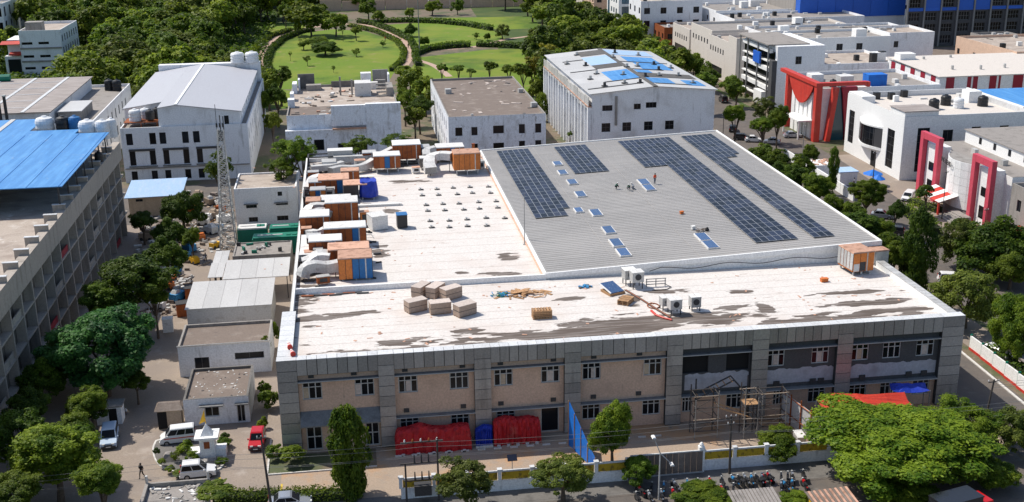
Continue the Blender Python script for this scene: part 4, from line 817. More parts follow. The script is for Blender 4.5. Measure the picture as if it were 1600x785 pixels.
for (xa, xb, ya) in ((ixm-8.5, ixm-.5, 245.1), (ixm-13, ixm-6.7, 261), (ixm+.4, ixm+12, 268.6), (ixm+.4, ixm+8, 257.4), (ixm-13.4, ixm-2, 239.4), (ixm+1, ixm+9, 238.3), (ixm-12, ixm-7, 276)): rsheet(xa, ya, xb, ya+.55, 'dark_metal', 'seam_strip', .13)
W(I_).box(ixm-.5, iy0-.5, ir-.02, ixm+.5, iy1+.3, ir+.16).build('ridge_cap', 'grey_patch', I_)
q = [(-9.5, 241), (-10.6, 250.5), (-8.0, 256), (-8.0, 268), (-11.5, 273), (-5.0, 241.5), (-2.0, 239.8), (-3, 251), (-7, 284), (2.5, 283), (8, 281), (3.0, 262), (8, 266), (4.6, 249), (9.5, 250.5), (7.0, 258), (10.0, 241), (0, 260), (1, 247), (0.2, 275), (11, 262)]
for i, (dx, y) in enumerate(q): 
    o = link('roof_ventilator', cube('dark_metal'), I_, (ixm+dx-64, y-235, RI(ixm+dx)+.1), .3, (1.1, .9, .22)); MBx = W(I_).tube((ixm+dx, y, RI(ixm+dx)+.1), (ixm+dx, y, RI(ixm+dx)+1.0), .32, n=8); MBx.build('ventilator_cowl', 'galv' if i % 3 else 'dark_metal', I_)
# --- left long building with deep louvred bays and a blue roof
B_ = thing('louvred_building', 'long grey-brown building with deep window bays and bright blue roof at the left', 'building', (-45, 150, 0))
bx, by0, by1, BH = -39.5, 90.0, 205.0, 15.6
mb = W(B_); hs = []
pitch = 5.1; nb = int((by1-by0)/pitch)
for i in range(nb):
    for k_ in range(4): hs.append((i*pitch+.8, .9+k_*3.35, i*pitch+2.2, 2.9+k_*3.35))
wallh(mb, (bx-1.2, by0), HP, by1-by0, 0, 13.2, hs and [(a, b, c, d) for a, b, c, d in hs]); mb.box(-80, by1-.3, 0, bx-1.0, by1, BH); mb.build('wall', 'recess_shade_tone', B_); W(B_).box(bx-1.2, by0, 13.2, bx, by1, 16.2).build('fascia', 'louvre_concrete', B_)
for (a, b, c, d) in hs: win(B_, (bx-1.2, by0+a, b), HP, c-a, d-b, 1, 1, 'frame_dark', rec=.2)
for i in range(nb+1): piece('fin', 'louvre_concrete', B_, (bx-.6, by0+i*pitch, 0), (1.15, .35, 13.2))
for k_ in range(1, 4): piece('floor_ledge', 'louvre_concrete', B_, (bx-.62, (by0+by1)/2, k_*3.35+.2), (1.1, by1-by0, .22))
for k_ in range(4):
    for i in range(nb):
        if (i*7+k_*3) % 5 == 0: piece('balcony_panel', 'dark_red_paint' if (i+k_) % 4 == 0 else 'louvre_concrete', B_, (bx-.3, by0+(i+.5)*pitch, k_*3.35+.42), (.12, pitch-.5, .9))
for i in range(nb): piece('parapet_stub', 'louvre_concrete', B_, (bx-.9, by0+i*pitch+.6, BH), (1.7, .3, 1.3)); piece('stub_cap', 'coping', B_, (bx-.9, by0+i*pitch+.6, BH+1.3), (1.8, .55, .08))
W(B_).box(-80, by0, BH-.3, bx-1.2, by1-.3, BH).build('roof', 'concrete_roof', B_)
# rooftop rooms under the blue roof
mb = W(B_); wallh(mb, (-76, 163), 0, 24, BH, 19.3, [(13, 16.4, 16.5, 18.0)]); wallh(mb, (-52, 163), HP, 38, BH, 19.3, [(3+i*6, 16.4, 4.6+i*6, 18.2) for i in range(5)]); mb.build('rooftop_room_wall', 'tan_wall', B_)
win(B_, (-63, 163, 16.4), 0, 3.5, 1.6, 2, 1)
for i in range(5): win(B_, (-52, 166+i*6, 16.4), HP, 1.6, 1.8, 1, 1, 'frame_dark')
poly = [(-76, 161.5), (-39.5, 161.5), (-39.5, 197), (-45, 197), (-45, 200.5), (-53, 200.5), (-53, 211), (-76, 211)]
W(B_).prism(poly, 19.5, 19.62).build('blue_sheet_roof', 'blue_sheet', B_)
for i in range(8): W(B_).box(-40-i*4.3-.04, 161.6, 19.62, -40-i*4.3+.04, 196.9, 19.68).build('roof_seam', 'blue_sheet', B_)
W(B_).box(-52, 161.3, 18.9, -39.6, 161.45, 19.5).build('fascia_board', 'deep_blue_panel', B_) if 0 else W(B_).box(-76, 161.3, 18.7, -50.5, 161.45, 19.5).build('fascia_board', 'deep_blue_panel', B_)
W(B_).box(-58.6, 161.4, 19.64, -57.8, 211, 19.72).build('ridge_strip', 'white_sheet', B_)
for i in range(7): piece('roof_post', 'dark_metal', B_, (-40.2, 162+i*5.7, BH), (.18, .18, 3.9))
boxthing('cabinet', 'white electrical cabinet standing under the edge of the blue roof', 'cabinet', -50.5, 164.2, 1.3, .9, 2.7, 'white_top', 'white_top', 0, BH)
for (lb, x, y, m, r_) in (('leftmost white water tank on the blue roof', -51.2, 203.5, 'white_tank', 1.6), ('black water tank beside the leftmost white tank behind the blue roof', -48.2, 203.3, 'black_tank', 1.2), ('blue-black water tank in the row behind the blue roof', -46.2, 203.2, 'blue_panel', 1.1), ('white water tank in the middle of the row behind the blue roof', -43.4, 199.3, 'white_tank', 1.5), ('white water tank second from the right behind the blue roof', -40.9, 198.8, 'white_tank', 1.2), ('rightmost slim white water tank behind the blue roof', -39.6, 199.8, 'white_tank', .9)): tank(lb, x, y, 18.2, r_, 3.2, m)
tank('small black water tank standing on the parapet of the louvred building', -40.3, 190.5, BH, .7, 2.2)
# --- grey sheet-roofed building behind it
Cb = bld('sheet_roof_building', 'old building with weathered grey sheet roof and a white side wall behind the blue roof', -92, 246, -52.5, 293, 11.2, 'white_wall', 'dark_roof', .6, r=[(3+i*4.4, z, 1.3, 2.2) for i in range(9) for z in (7.6, 3.6)], nx=1, fm='frame_dark')
W(Cb).box(-91, 247, 11.2, -61, 290.5, 14.0).build('upper_wall', 'white_wall', Cb)
W(Cb).hull([(-91.5, 246.6, 14.0), (-60.6, 246.6, 14.0), (-60.6, 291, 14.0), (-91.5, 291, 14.0)], [(-91.5, 246.6, 14.2), (-60.6, 246.6, 14.2), (-60.6, 291, 14.2), (-91.5, 291, 14.2)]).build('sheet_roof', 'old_sheet', Cb)
for i in range(4): W(Cb).box(-66.6-i*7.4, 246.7, 14.21, -65.9-i*7.4, 290.8, 14.3).build('batten', 'coping', Cb)
for i in range(5): W(Cb).box(-90, 252+i*8, 14.21, -67, 252.3+i*8, 14.27).build('lap_joint', 'coping', Cb)
W(Cb).box(-60.2, 251, 11.2, -55.6, 263, 13.2).build('lift_house', 'grey_concrete', Cb); W(Cb).box(-60.4, 250.8, 13.2, -55.4, 263.2, 13.35).build('lift_house_roof', 'white_sheet', Cb)
for i, x in enumerate((-69.6, -68.4)):
    r = thing('flue_pipe', 'left of two tall dark flue pipes on the grey sheet roof' if i == 0 else 'right of two tall dark flue pipes on the grey sheet roof', 'flue', (x, 243.5, 0)); MB().tube((0, 0, 0), (0, 0, 18.2), .32, n=8).build('pipe', 'dark_metal', r); MB().tube((0, 0, 18.2), (0, 0, 18.5), .42, n=8).build('cap', 'galv', r)
for i, (x, y) in enumerate(((-54.5, 287), (-56.5, 288))): tank('black tank at the rear corner of the sheet-roofed building' if i else 'black tank on the rear terrace edge of the sheet-roofed building', x, y, 11.2, 1.1, 2.6)
r = thing('roll_of_sheeting', 'roll of green plastic sheeting on the far edge of the grey sheet roof', 'roll', (-82, 288, 14.2)); MB().tube((-3, 0, .8), (3.2, 0, .8), .8, n=10).build('roll', 'green_paint', r)
# --- far left tower block and buildings
D_ = thing('pale_tower_block', 'pale blue-grey four-storey block with red awnings among the trees at the left', 'apartment block', (-95, 385, 0))
bld('', '', -101, 385, -88.4, 410, 13.6, 'white_wall', 'concrete_roof', .8, root=D_, f=[(.6+5.0*i, z, 3.2, .8) for i in range(2) for z in (10.0, 5.9, 2.2)], r=[(1.5+i*3.4, z, 1.5, 2.2) for i in range(7) for z in (10.4, 6.6, 2.8)], nx=2, fm='frame_dark')
for z in (4.5, 8.6): piece('floor_band', 'grey_concrete', D_, (-94.7, 384.85, z), (12.6, .3, .5))
W(D_).box(-106.5, 386.5, 0, -101.05, 398, 6.4).build('side_wing', 'white_wall', D_); W(D_).box(-105.6, 386.3, 1.2, -101.8, 386.49, 5.4).build('glazed_bay', 'pane', D_); W(D_).box(-105.5, 387.5, 6.4, -101.05, 398, 11.4).build('rear_wing', 'white_wall', D_)
for z, x0 in ((10.2, -107), (6.8, -104.8)): W(D_).hull([(x0, 384.6, z), (-101.1, 384.6, z), (-101.1, 387.4, z+.7), (x0, 387.4, z+.7)], [(x0, 384.6, z+.12), (-101.1, 384.6, z+.12), (-101.1, 387.4, z+.85), (x0, 387.4, z+.85)]).build('awning', 'red_roof', D_)
W(D_).box(-99.5, 388, 13.6, -94.5, 392, 16.6).build('tank_room', 'grey_concrete', D_)
def simple(name, lb, x0, y0, x1, y1, H, wm='white_wall', rm='dark_roof', ff=(), rr_=(), ll=(), par=.7, nx=2, fm='frame_dark', **k): return bld(name, lb, x0, y0, x1, y1, H, wm, rm, par, f=ff, r=rr_, l=ll, nx=nx, fm=fm, **k)
rows = lambda L, n, w_, h, zs, m=1.2: [q for z in zs for q in sym_rows(L, n, w_, z, h, m)]
simple('apartment_block', 'cream and grey block with an open terrace in the far upper left corner', -141, 478, -124, 500, 20, 'cream_wall', ff=rows(17, 3, 2, 1.8, (3, 7, 11, 15)), rr_=rows(22, 4, 1.6, 1.8, (3, 7, 11, 15)))
simple('apartment_block', 'narrow dark grey block right of the cream one in the far upper left', -123.7, 484, -116, 500, 24, 'slate_wall', rr_=rows(16, 3, 1.4, 1.6, (5, 10, 15, 20)))
simple('apartment_block', 'low pale blue building cut off by the left edge of the view', -139, 440, -119.5, 458, 17, 'white_wall', rr_=rows(18, 3, 2.2, 3.4, (3, 8, 13)), ff=rows(20, 4, 2.0, 3.0, (3, 8, 13)))
simple('apartment_block', 'reddish brick house glimpsed behind the wood at the upper left', -118, 560, -96, 580, 12, 'rust', ff=rows(22, 5, 1.6, 1.6, (4, 8)))
# --- yard buildings on the left of the factory
J = simple('annex', 'small white two-storey annex with flat roof beside the lattice tower', -20.9, 204.6, -9.9, 216, 6.6, 'white_wall', 'concrete_roof', ff=[(1.9, 3.2, 1.9, .6), (7.2, 3.5, 2.1, .6), (7.6, 5.2, .8, .8), (2.2, .6, 1.6, .9), (7.2, .6, 2.0, .9)], par=.25, nx=3)
for u in (1.7, 7.0): piece('sunshade', 'ledge', J, (-20.9+u+1.1, 204.3, 3.95), (2.5, .6, .1))
K = simple('tan_shed', 'low tan shed with sloping pale blue roof behind the louvred building', -41.0, 213.9, -31.6, 222, 3.7, 'tan_wall', 'dark_roof', ff=[(1.3, 2.9, 1.3, .5)], par=.0)
W(K).hull([(-41.6, 213.3, 3.72), (-31.2, 213.3, 3.85), (-31.2, 222.4, 4.9), (-41.6, 222.4, 4.8)], [(-41.6, 213.3, 3.84), (-31.2, 213.3, 3.97), (-31.2, 222.4, 5.02), (-41.6, 222.4, 4.92)]).build('sheet_roof', 'pale_blue_sheet', K)
def shed(lb, x0, y0, x1, y1, zf, zb, m='white_sheet', posts=True, wm=None, z0=0):
    r = thing('shed', lb, 'shed', ((x0+x1)/2, y0, 0)); n = max(2, int((x1-x0)/2.2)); p = (x1-x0)/n
    for i in range(n): W(r).hull([(x0+p*i, y0, zf), (x0+p*(i+1)-.03, y0, zf), (x0+p*(i+1)-.03, y1, zb), (x0+p*i, y1, zb)], [(x0+p*i, y0, zf+.08), (x0+p*(i+1)-.03, y0, zf+.08), (x0+p*(i+1)-.03, y1, zb+.08), (x0+p*i, y1, zb+.08)]).build('roof_sheet', m, r)
    if wm: W(r).hull([(x0+.2, y0+.2, 0), (x1-.2, y0+.2, 0), (x1-.2, y1-.2, 0), (x0+.2, y1-.2, 0)], [(x0+.2, y0+.2, zf-.03), (x1-.2, y0+.2, zf-.03), (x1-.2, y1-.2, zb-.03), (x0+.2, y1-.2, zb-.03)]).build('wall', wm, r)
    else:
        for x in (x0+.3, (x0+x1)/2, x1-.3):
            for y, z in ((y0+.3, zf), (y1-.3, zb)): piece('post', 'dark_metal', r, (x, y, 0), (.12, .12, z-.02))
    return r
shed('open shed with a wide clean white sheet roof in the yard', -19.6, 164.9, -10.0, 173.0, 3.5, 3.8)
shed('grey-walled shed with smooth white roof between the open shed and the dirty roof', -23.5, 152.3, -11.8, 162.8, 3.8, 4.1, wm='galv')
shed('small pale lean-to at the front left of the open white shed', -21.9, 166.4, -19.7, 172.6, 3.4, 3.6)
shed('second small pale lean-to nearer the lattice tower', -21.8, 172.8, -19.6, 178.6, 3.5, 3.6)
E_ = simple('white_workshop', 'low white workshop with stained flat roof in the left yard', -22.7, 138.3, -11.4, 146.0, 3.7, 'white_wall', 'dirty_roof', ff=[(1.9, .3, 1.8, 2.2), (6.9, 1.9, 3.6, .9)], par=.35, nx=2, cop='grey_concrete')
F_ = simple('guard_house', 'small white guard house with littered brown roof by the gate', -20.4, 124.1, -13.1, 133.0, 3.0, 'white_wall', 'dirty_roof', ff=[(2.3, 1.0, 1.6, 1.3), (5.9, .05, .9, 2.2)], par=.3, fm='frame_metal', cop='dark_concrete')
piece('sunshade', 'ledge', F_, (-17.3, 123.8, 2.45), (2.7, .65, .12)); piece('sunshade', 'ledge', F_, (-13.9, 123.85, 2.4), (1.5, .5, .12)); rr = random.Random(8)
for i in range(60): link('roof_litter', cube('white_top' if i % 4 else 'dark_metal'), F_, (rr.uniform(-3.2, 3.2), rr.uniform(-3.9, 4.0), 3.0), rr.uniform(0, 6), (rr.uniform(.08, .3), rr.uniform(.06, .18), .05))
mb = W(E_); mb.tube((-22.8, 138.2, 4.2), (-11.3, 138.2, 4.25), .08, n=6); mb.build('roof_pipe', 'galv', E_)
r = thing('booth', 'brown shed-like booth with an open dark doorway beside the guard house', 'booth', (-22.0, 124.6, 0)); MB().box(-1.3, -.9, 0, 1.3, .9, 2.5).build('wall', 'tan_wall', r); MB().box(-1.32, -.93, .1, -.3, -.91, 2.2).build('doorway', 'opening', r); MB().hull([(-1.6, -1.2, 2.4), (1.6, -1.2, 2.4), (1.6, 1.2, 2.4), (-1.6, 1.2, 2.4)], [(-1.2, -.2, 3.0), (1.2, -.2, 3.0), (1.2, .2, 3.0), (-1.2, .2, 3.0)]).build('roof', 'dirty_roof', r)
r = thing('booth', 'small white sentry booth with dark door in the shade at the left gate', 'booth', (-29.1, 126.9, 0)); MB().box(-1.4, -.9, 0, 1.4, .9, 2.2).build('wall', 'white_wall', r); MB().box(0, -.94, .05, .9, -.91, 2.0).build('doorway', 'opening', r); MB().box(-1.6, -1.1, 2.2, 1.6, 1.1, 2.32).build('roof', 'grey_concrete', r)
Lw = thing('low_structure', 'low flat structure with broken concrete roof at the bottom edge', 'outbuilding', (-18.6, 103.5, 0)); W(Lw).box(-21.6, 98, 0, -15.7, 105.4, 2.7).build('wall', 'grey_concrete', Lw); W(Lw).box(-21.4, 98, 2.7, -15.9, 105.2, 2.75).build('roof', 'dark_roof', Lw)
for a in ((-21.75, 98, -21.45, 105.5), (-21.44, 105.25, -15.6, 105.5)): W(Lw).box(a[0], a[1], 2.7, a[2], a[3], 3.2).build('parapet', 'grey_concrete', Lw)
for x, y in ((-21.6, 105.4), (-15.7, 105.4)): W(Lw).tube((x, y, 2.7), (x, y, 4.0), .14, n=8).build('post', 'galv', Lw)
for i in range(44): link('concrete_fragment', cube('white_top' if i % 3 == 0 else 'grey_concrete'), Lw, (rr.uniform(-2.5, 2.5), rr.uniform(-2, 1.5), 2.75), rr.uniform(0, 6), (rr.uniform(.2, .9), rr.uniform(.08, .3), rr.uniform(.05, .15)))
# lattice tower
T_ = thing('lattice_tower', 'tall grey steel lattice tower rising from the left yard', 'tower', (-21.2, 191.6, 0)); TH = 20.4
mb = W(T_); cr_ = lambda z, i: Vector((-21.2+(1.3-.85*z/TH)*(1, 1, -1, -1)[i]+.3*z/TH, 191.6+(1.3-.85*z/TH)*(1, -1, -1, 1)[i], z))
for i in range(4): W(T_).tube(cr_(0, i), cr_(TH, i), .13, .08, 6).build('leg', 'galv', T_)
nb = 18
for k_ in range(nb):
    z0, z1 = TH*k_/nb, TH*(k_+1)/nb
    for i in range(4): mb.tube(cr_(z0, i), cr_(z1, (i+1) % 4), .05, n=4); mb.tube(cr_(z1, i), cr_(z0, (i+1) % 4), .05, n=4); mb.tube(cr_(z1, i), cr_(z1, (i+1) % 4), .045, n=4)
mb.build('bracing', 'galv', T_)
for i, (dx, h) in enumerate(((-.5, 4.2), (.1, 2.4), (.6, 2.2))): W(T_).tube((-20.9+dx, 191.6, TH), (-20.9+dx, 191.6, TH+h), .05 if i == 0 else .09, n=5).build('antenna', 'dark_metal', T_)
for i in range(3): W(T_).tube((-20.9+(i-1)*.5, 191.6, TH+.4), (-20.9+(i-1)*.5, 191.6, TH+1.1), .16, n=6).build('aerial_head', 'dark_metal' , T_)
# green generators and yard machinery
for i, (lb, x, y, sx) in enumerate((('nearest green generator container with two square hatches', -12.7, 187.5, 8.2), ('green generator container right behind the nearest one', -11.6, 192.6, 5.4), ('green generator container left rear with a grey top', -17.2, 193.4, 5.0))):
    r = thing('generator', lb, 'generator', (x, y, 0), 0, 'green generator containers'); MB().obox((0, 0, .3), sx, 2.8, 2.6).build('body', 'green_paint', r); MB().obox((0, 0, 2.9), sx-.3, 2.6, .25).build('hood', 'green_paint' if i < 2 else 'white_top', r)
    for a in (sx*.22, sx*.34): MB().obox((a, 0, 3.15), .7, 1.1, .12).build('hatch', 'green_paint', r)
    MB().obox((0, 0, 0), sx*.9, 2.2, .3).build('skid', 'dark_metal', r); MB().tube((-sx*.4, 0, 3.1), (sx*.1, 0, 3.1), .2, n=8).build('exhaust', 'galv', r)
r = simple('flat_outhouse', 'low grey roofed outhouse between the generators and the open shed', -19.2, 177, -10.2, 184, 3.0, 'grey_concrete', 'dark_roof', par=.15)
for i in range(14): link('pipe_fitting', cube(('dark_metal', 'galv', 'green_paint')[i % 3]), r, (rr.uniform(-4, 4), rr.uniform(-2.5, 3), 3.0), rr.uniform(0, 6), (rr.uniform(.3, 1.2), .3, rr.uniform(.2, .7)))
scrap = [(325, 345, 'white_top'), (300, 330, 'orange_paint'), (318, 352, 'white_top'), (345, 330, 'rust'), (330, 365, 'white_top'), (342, 360, 'machine_blue'), (315, 375, 'orange_paint'), (350, 348, 'white_top'), (296, 393, 'machine_blue'), (290, 405, 'machine_blue'), (304, 412, 'yellow_paint'), (336, 388, 'yellow_paint'), (275, 430, 'machine_blue'), (268, 440, 'orange_paint'), (262, 452, 'orange_paint'), (278, 470, 'machine_blue'), (247, 484, 'white_top'), (328, 320, 'rubble'), (310, 312, 'rubble'), (342, 322, 'white_top'), (230, 375, 'rubble'), (245, 370, 'galv'), (335, 340, 'rubble')]
cn = {'white_top': 'white', 'orange_paint': 'orange', 'rust': 'rusty', 'machine_blue': 'blue', 'yellow_paint': 'yellow', 'rubble': 'brown', 'galv': 'grey'}
SEEN = set(); where = ['near the tower foot', 'beside the lane trees', 'in the shade by the lane', 'at the far end of the yard', 'behind the lean-to', 'by the yard wall']
for i, (u, v, m) in enumerate(scrap):
    p = at(u, v); _l = '%s scrap machinery heap %s, %s of the clutter' % (cn[m], where[i % 6], ('back row', 'middle', 'front row')[0 if v < 340 else 1 if v < 400 else 2]); _l = _l if _l not in SEEN else _l.replace('heap', 'pile'); SEEN.add(_l); r = thing('scrap_machine', _l, 'machinery', (p.x, p.y, 0), rr.uniform(0, 3))
    s_ = rr.uniform(.8, 1.3); MB().obox((0, 0, .25), 1.9*s_, 1.2*s_, .9*s_).build('body', m, r); MB().hull([(-.9*s_, -.5, .9*s_), (.4, -.5, .9*s_), (.4, .5, .9*s_), (-.9*s_, .5, .9*s_)], [(-.6, -.4, 1.5*s_), (.1, -.4, 1.5*s_), (.1, .4, 1.5*s_), (-.6, .4, 1.5*s_)]).build('hopper', 'galv' if i % 2 else m, r)
    for a in (-.6, .6): MB().tube((a*s_, -.62*s_, .3), (a*s_, .62*s_, .3), .3, n=10).build('wheel', 'dark_metal', r)
    MB().tube((.2, 0, 1.0), (1.6*s_, .5, .25), .08, n=6).build('arm', 'galv', r)
    for _ in range(4): link('loose_board', cube(rr.choice(('wood', 'white_top', 'rubble', 'galv'))), r, (rr.uniform(-2, 2), rr.uniform(-1.5, 1.5), 0), rr.uniform(0, 3), (rr.uniform(.5, 1.8), rr.uniform(.15, .6), rr.uniform(.05, .25)))
mb = MB((-25, 190, 0)); mb2 = MB((-25, 190, 0))
for i in range(420):
    q = at(rr.uniform(215, 362), rr.uniform(300, 395)) if i % 3 else at(rr.uniform(240, 300), rr.uniform(395, 500))
    (mb if i % 2 else mb2).obox((q.x, q.y, 0), rr.uniform(.2, 1.4), rr.uniform(.1, .8), rr.uniform(.05, .6), rr.uniform(0, 6.28))
tag(mb.build('yard_litter', 'galv'), 'pale sheet metal offcuts littering the left yard around the lattice tower', 'litter', kind='stuff'); tag(mb2.build('yard_litter', 'dirty_roof'), 'brown boards and rubble littering the left yard around the lattice tower', 'litter', kind='stuff')
boxthing('locker', 'tall white metal locker standing by the lane trees', 'locker', -26.3, 154.6, 1.4, 1.2, 1.9, 'white_top', 'white_top', .1, 0)
boxthing('orange_bin', 'large rust-orange steel bin next to the white locker', 'bin', -25.0, 160.6, 1.8, 1.6, 1.9, 'rust', 'dark_metal', .2, 0); boxthing('orange_bin', 'rust-orange steel bin farther up the lane', 'bin', -24.6, 167.0, 1.6, 2.0, 2.0, 'rust', 'dark_metal', .1, 0)
# --- right-hand row of buildings, from near to far
# grey building at the right edge
g = simple('grey_office', 'plain grey office at the right edge with tan ground floor', 110.2, 160, 132, 174.8, 8.6, 'grey_concrete', 'dark_roof', ff=rows(21, 4, 1.4, 1.8, (5.2, 1.2)), ll=[(2.0, 5.0, 1.2, 2.0), (6, 5, 1.2, 2.0), (2.0, 1.2, 1.8, 1.5), (8, 1.2, 1.2, 1.5)])
r = thing('awning', 'small red and white awning at the foot of the grey office', 'awning', (107.5, 168, 0)); MB().hull([(-2, -4, 2.4), (2.6, -4, 2.9), (2.6, 3, 2.9), (-2, 3, 2.4)], [(-2, -4, 2.5), (2.6, -4, 3.0), (2.6, 3, 3.0), (-2, 3, 2.5)]).build('canopy', 'red_roof', r)
for y in (-3.8, 2.8): MB().obox((-1.8, y, 0), .12, .12, 2.4).build('post', 'steel', r)
# pink-framed curved front
Pk = thing('pink_framed_office', 'white office with a curved tiled front between two tall pink frames', 'office building', (112, 190, 0))
mb = W(Pk); wallh(mb, (111.6, 177.2), 0, 28, 0, 9.6, [(2+i*4, 5.4, 3.4+i*4, 7.0) for i in range(5)]); wallh(mb, (111.6, 205), -HP, 27.8, 0, 9.6); mb.build('rear_wall', 'clean_white', Pk)
W(Pk).box(111.7, 177.3, 9.3, 139.5, 205, 9.6).build('roof', 'dark_roof', Pk)
W(Pk).box(117.5, 180, 9.6, 134, 204, 12.0).build('upper_storey', 'clean_white', Pk); W(Pk).box(117.2, 179.8, 12.0, 134.2, 204.2, 12.15).build('upper_roof', 'dark_roof', Pk)
for i in range(4): W(Pk).box(117.46, 183+i*5, 10.4, 117.49, 183.9+i*5, 11.6).build('window', 'pane', Pk)
N = 18; cur = []
for i in range(N+1):
    t = i/N; y = 183.9+(197.3-183.9)*t; x = 111.6-3.6*math.sin(math.pi*(.06+.88*t)); cur.append((x, y))
for k_ in range(6):
    for i in range(0, N, 2):
        (xa, ya), (xb, yb) = cur[i], cur[i+2] if i+2 <= N else cur[N]; d = Vector((xb-xa, yb-ya, 0)); d *= 1-.05/d.length; z0, z1 = 1.2+k_*1.43, 1.2+(k_+1)*1.43-.05
        a = Vector((xa, ya, 0)); b = a+d; n_ = Vector((d.y, -d.x, 0)).normalized()*-.12; n_ = Vector((.15, 0, 0))
        W(Pk).hull([a+Vector((0, 0, z0)), a+n_+Vector((0, 0, z0)), b+n_+Vector((0, 0, z0)), b+Vector((0, 0, z0))], [a+Vector((0, 0, z1)), a+n_+Vector((0, 0, z1)), b+n_+Vector((0, 0, z1)), b+Vector((0, 0, z1))]).build('wall_tile', 'clean_white', Pk)
W(Pk).prism([(x+.12, y) for x, y in cur]+[(111.7, 197.3), (111.7, 183.9)], 0, 9.7).build('curved_core', 'grey_concrete', Pk)
for (ya, yb) in ((196.8, 203.9), (178.3, 184.9)):
    fr = W(Pk); fr.box(108.3, ya, 0, 109.2, ya+1.15, 12.2).box(108.3, yb-1.15, 0, 109.2, yb, 12.2).box(108.3, ya+1.151, 11.0, 109.2, yb-1.151, 12.2); fr.build('pink_frame', 'pink_paint', Pk)
    W(Pk).box(109.25, ya+1.2, 0, 111.6, yb-1.2, 10.2).build('white_bay', 'clean_white', Pk)
    W(Pk).box(109.2, ya+2.4, 5.2, 109.24, yb-2.4, 6.8).build('window', 'pane', Pk); W(Pk).box(109.2, ya+2.4, 1.2, 109.24, yb-2.4, 3.4).build('window', 'pane', Pk)
cu = bpy.data.curves.new('sign_lettering', 'FONT'); cu.body = 'INE BEND'; cu.size = 1.25; cu.extrude = .03; cu.align_x = 'CENTER'
so_ = bpy.data.objects.new('sign_lettering', cu); COL.objects.link(so_); so_.parent = Pk; so_.location = (108.1-112, 193.2-190, 8.3); so_.rotation_euler = (HP, 0, -HP-.18); cu.materials.append(MT['dark_metal']); bpy.context.evaluated_depsgraph_get().update(); sme = bpy.data.meshes.new_from_object(so_.evaluated_get(bpy.context.evaluated_depsgraph_get())); so2 = link('sign_lettering', sme, Pk, so_.location); so2.rotation_euler = so_.rotation_euler; bpy.data.objects.remove(so_)
W(Pk).hull([(104.8, 188.5, 2.3), (108.4, 188.5, 3.3), (108.4, 196.2, 3.3), (104.8, 196.2, 2.3)], [(104.8, 188.5, 2.45), (108.4, 188.5, 3.45), (108.4, 196.2, 3.45), (104.8, 196.2, 2.45)]).build('porch_roof', 'red_paint', Pk)
for y in (188.2, 191.6, 195.0): W(Pk).hull([(104.75, y, 2.46), (108.4, y, 3.47), (108.4, y+1.6, 3.47), (104.75, y+1.6, 2.46)], [(104.75, y, 2.52), (108.4, y, 3.53), (108.4, y+1.6, 3.53), (104.75, y+1.6, 2.52)]).build('porch_stripe', 'clean_white', Pk)
for y in (188.6, 196.0): W(Pk).box(104.9, y, 0, 105.2, y+.3, 2.4).build('porch_post', 'red_paint', Pk)
for k_ in range(5): W(Pk).box(104.6+k_*.55, 183.0, .2*k_, 108.3, 187.8, .2*(k_+1)-.003).build('step', 'grey_concrete', Pk)
# white curved-window office
Wc = thing('white_office', 'large white office with curved dark glass bay and tall window strips', 'office building', (122, 226, 0))
mb = W(Wc); hl = [(1.5, 2.4, 4.2, 9.6), (20.2, 1.4, 23.4, 9.4)]
wallh(mb, (109.4, 240), -HP, 27, 0, 13.0, [(a, b, c, d) for a, b, c, d in hl]); hf = [(3.0, 1.6, 2.6, 9.0), (8.4, 7.4, 2.2, 2.6), (14.5, 9.2, 2.0, 1.2), (20.5, 9.2, 2.0, 1.2)]
wallh(mb, (109.4, 213), 0, 27.4, 0, 13.0, [(a, b, a+c, b+d) for a, b, c, d in hf]); wallh(mb, (136.8, 213), HP, 27, 0, 13.0); wallh(mb, (136.8, 240), math.pi, 27.4, 0, 13); mb.build('wall', 'clean_white', Wc)
for a, b, c, d in hl: win(Wc, (109.4, 240-a, b), -HP, c-a, d-b, 2, 5, 'frame_dark')
for a, b, c, d in hf: win(Wc, (109.4+a, 213, b), 0, c, d, 2, 6 if d > 5 else 1, 'frame_dark')
W(Wc).box(109.6, 213.2, 11.6, 136.6, 239.8, 11.9).build('roof', 'cream_wall', Wc); W(Wc).box(109.5, 213.2, 11.9, 116.6, 219.5, 13.9).build('corner_block', 'clean_white', Wc); W(Wc).box(109.3, 213.0, 13.9, 116.8, 219.7, 14.05).build('corner_block_roof', 'old_sheet', Wc)
W(Wc).box(109.5, 233, 11.9, 112.5, 239.8, 13.4).build('corner_block', 'clean_white', Wc)
for q in ((109.45, 213.05, 136.75, 213.35), (109.45, 239.6, 136.75, 239.95), (136.5, 213.36, 136.75, 239.59)): W(Wc).box(q[0], q[1], 11.8, q[2], q[3], 13.04).build('parapet', 'coping', Wc)
N = 10
for k_ in range(3):
    for i in range(N):
        t0, t1 = i/N, (i+1)/N; f_ = lambda t: (109.4-1.5*math.sin(math.pi*t), 222.2+10.6*t)
        (xa, ya), (xb, yb) = f_(t0+.01), f_(t1-.01); z0, z1 = 4.6+k_*1.35, 4.6+(k_+1)*1.35-.07
        W(Wc).hull([(xa, ya, z0), (xa+.2, ya, z0), (xb+.2, yb, z0), (xb, yb, z0)], [(xa, ya, z1), (xa+.2, ya, z1), (xb+.2, yb, z1), (xb, yb, z1)]).build('bay_pane', 'pane', Wc)
for z0, z1, e, m in ((4.0, 4.55, .25, 'clean_white'), (8.65, 9.0, .25, 'clean_white'), (4.5, 8.7, -.1, 'frame_dark')): W(Wc).prism([(109.39-(1.5+e)*math.sin(math.pi*i/12), 222.0+11.0*i/12) for i in range(13)], z0, z1).build('bay_band', m, Wc)
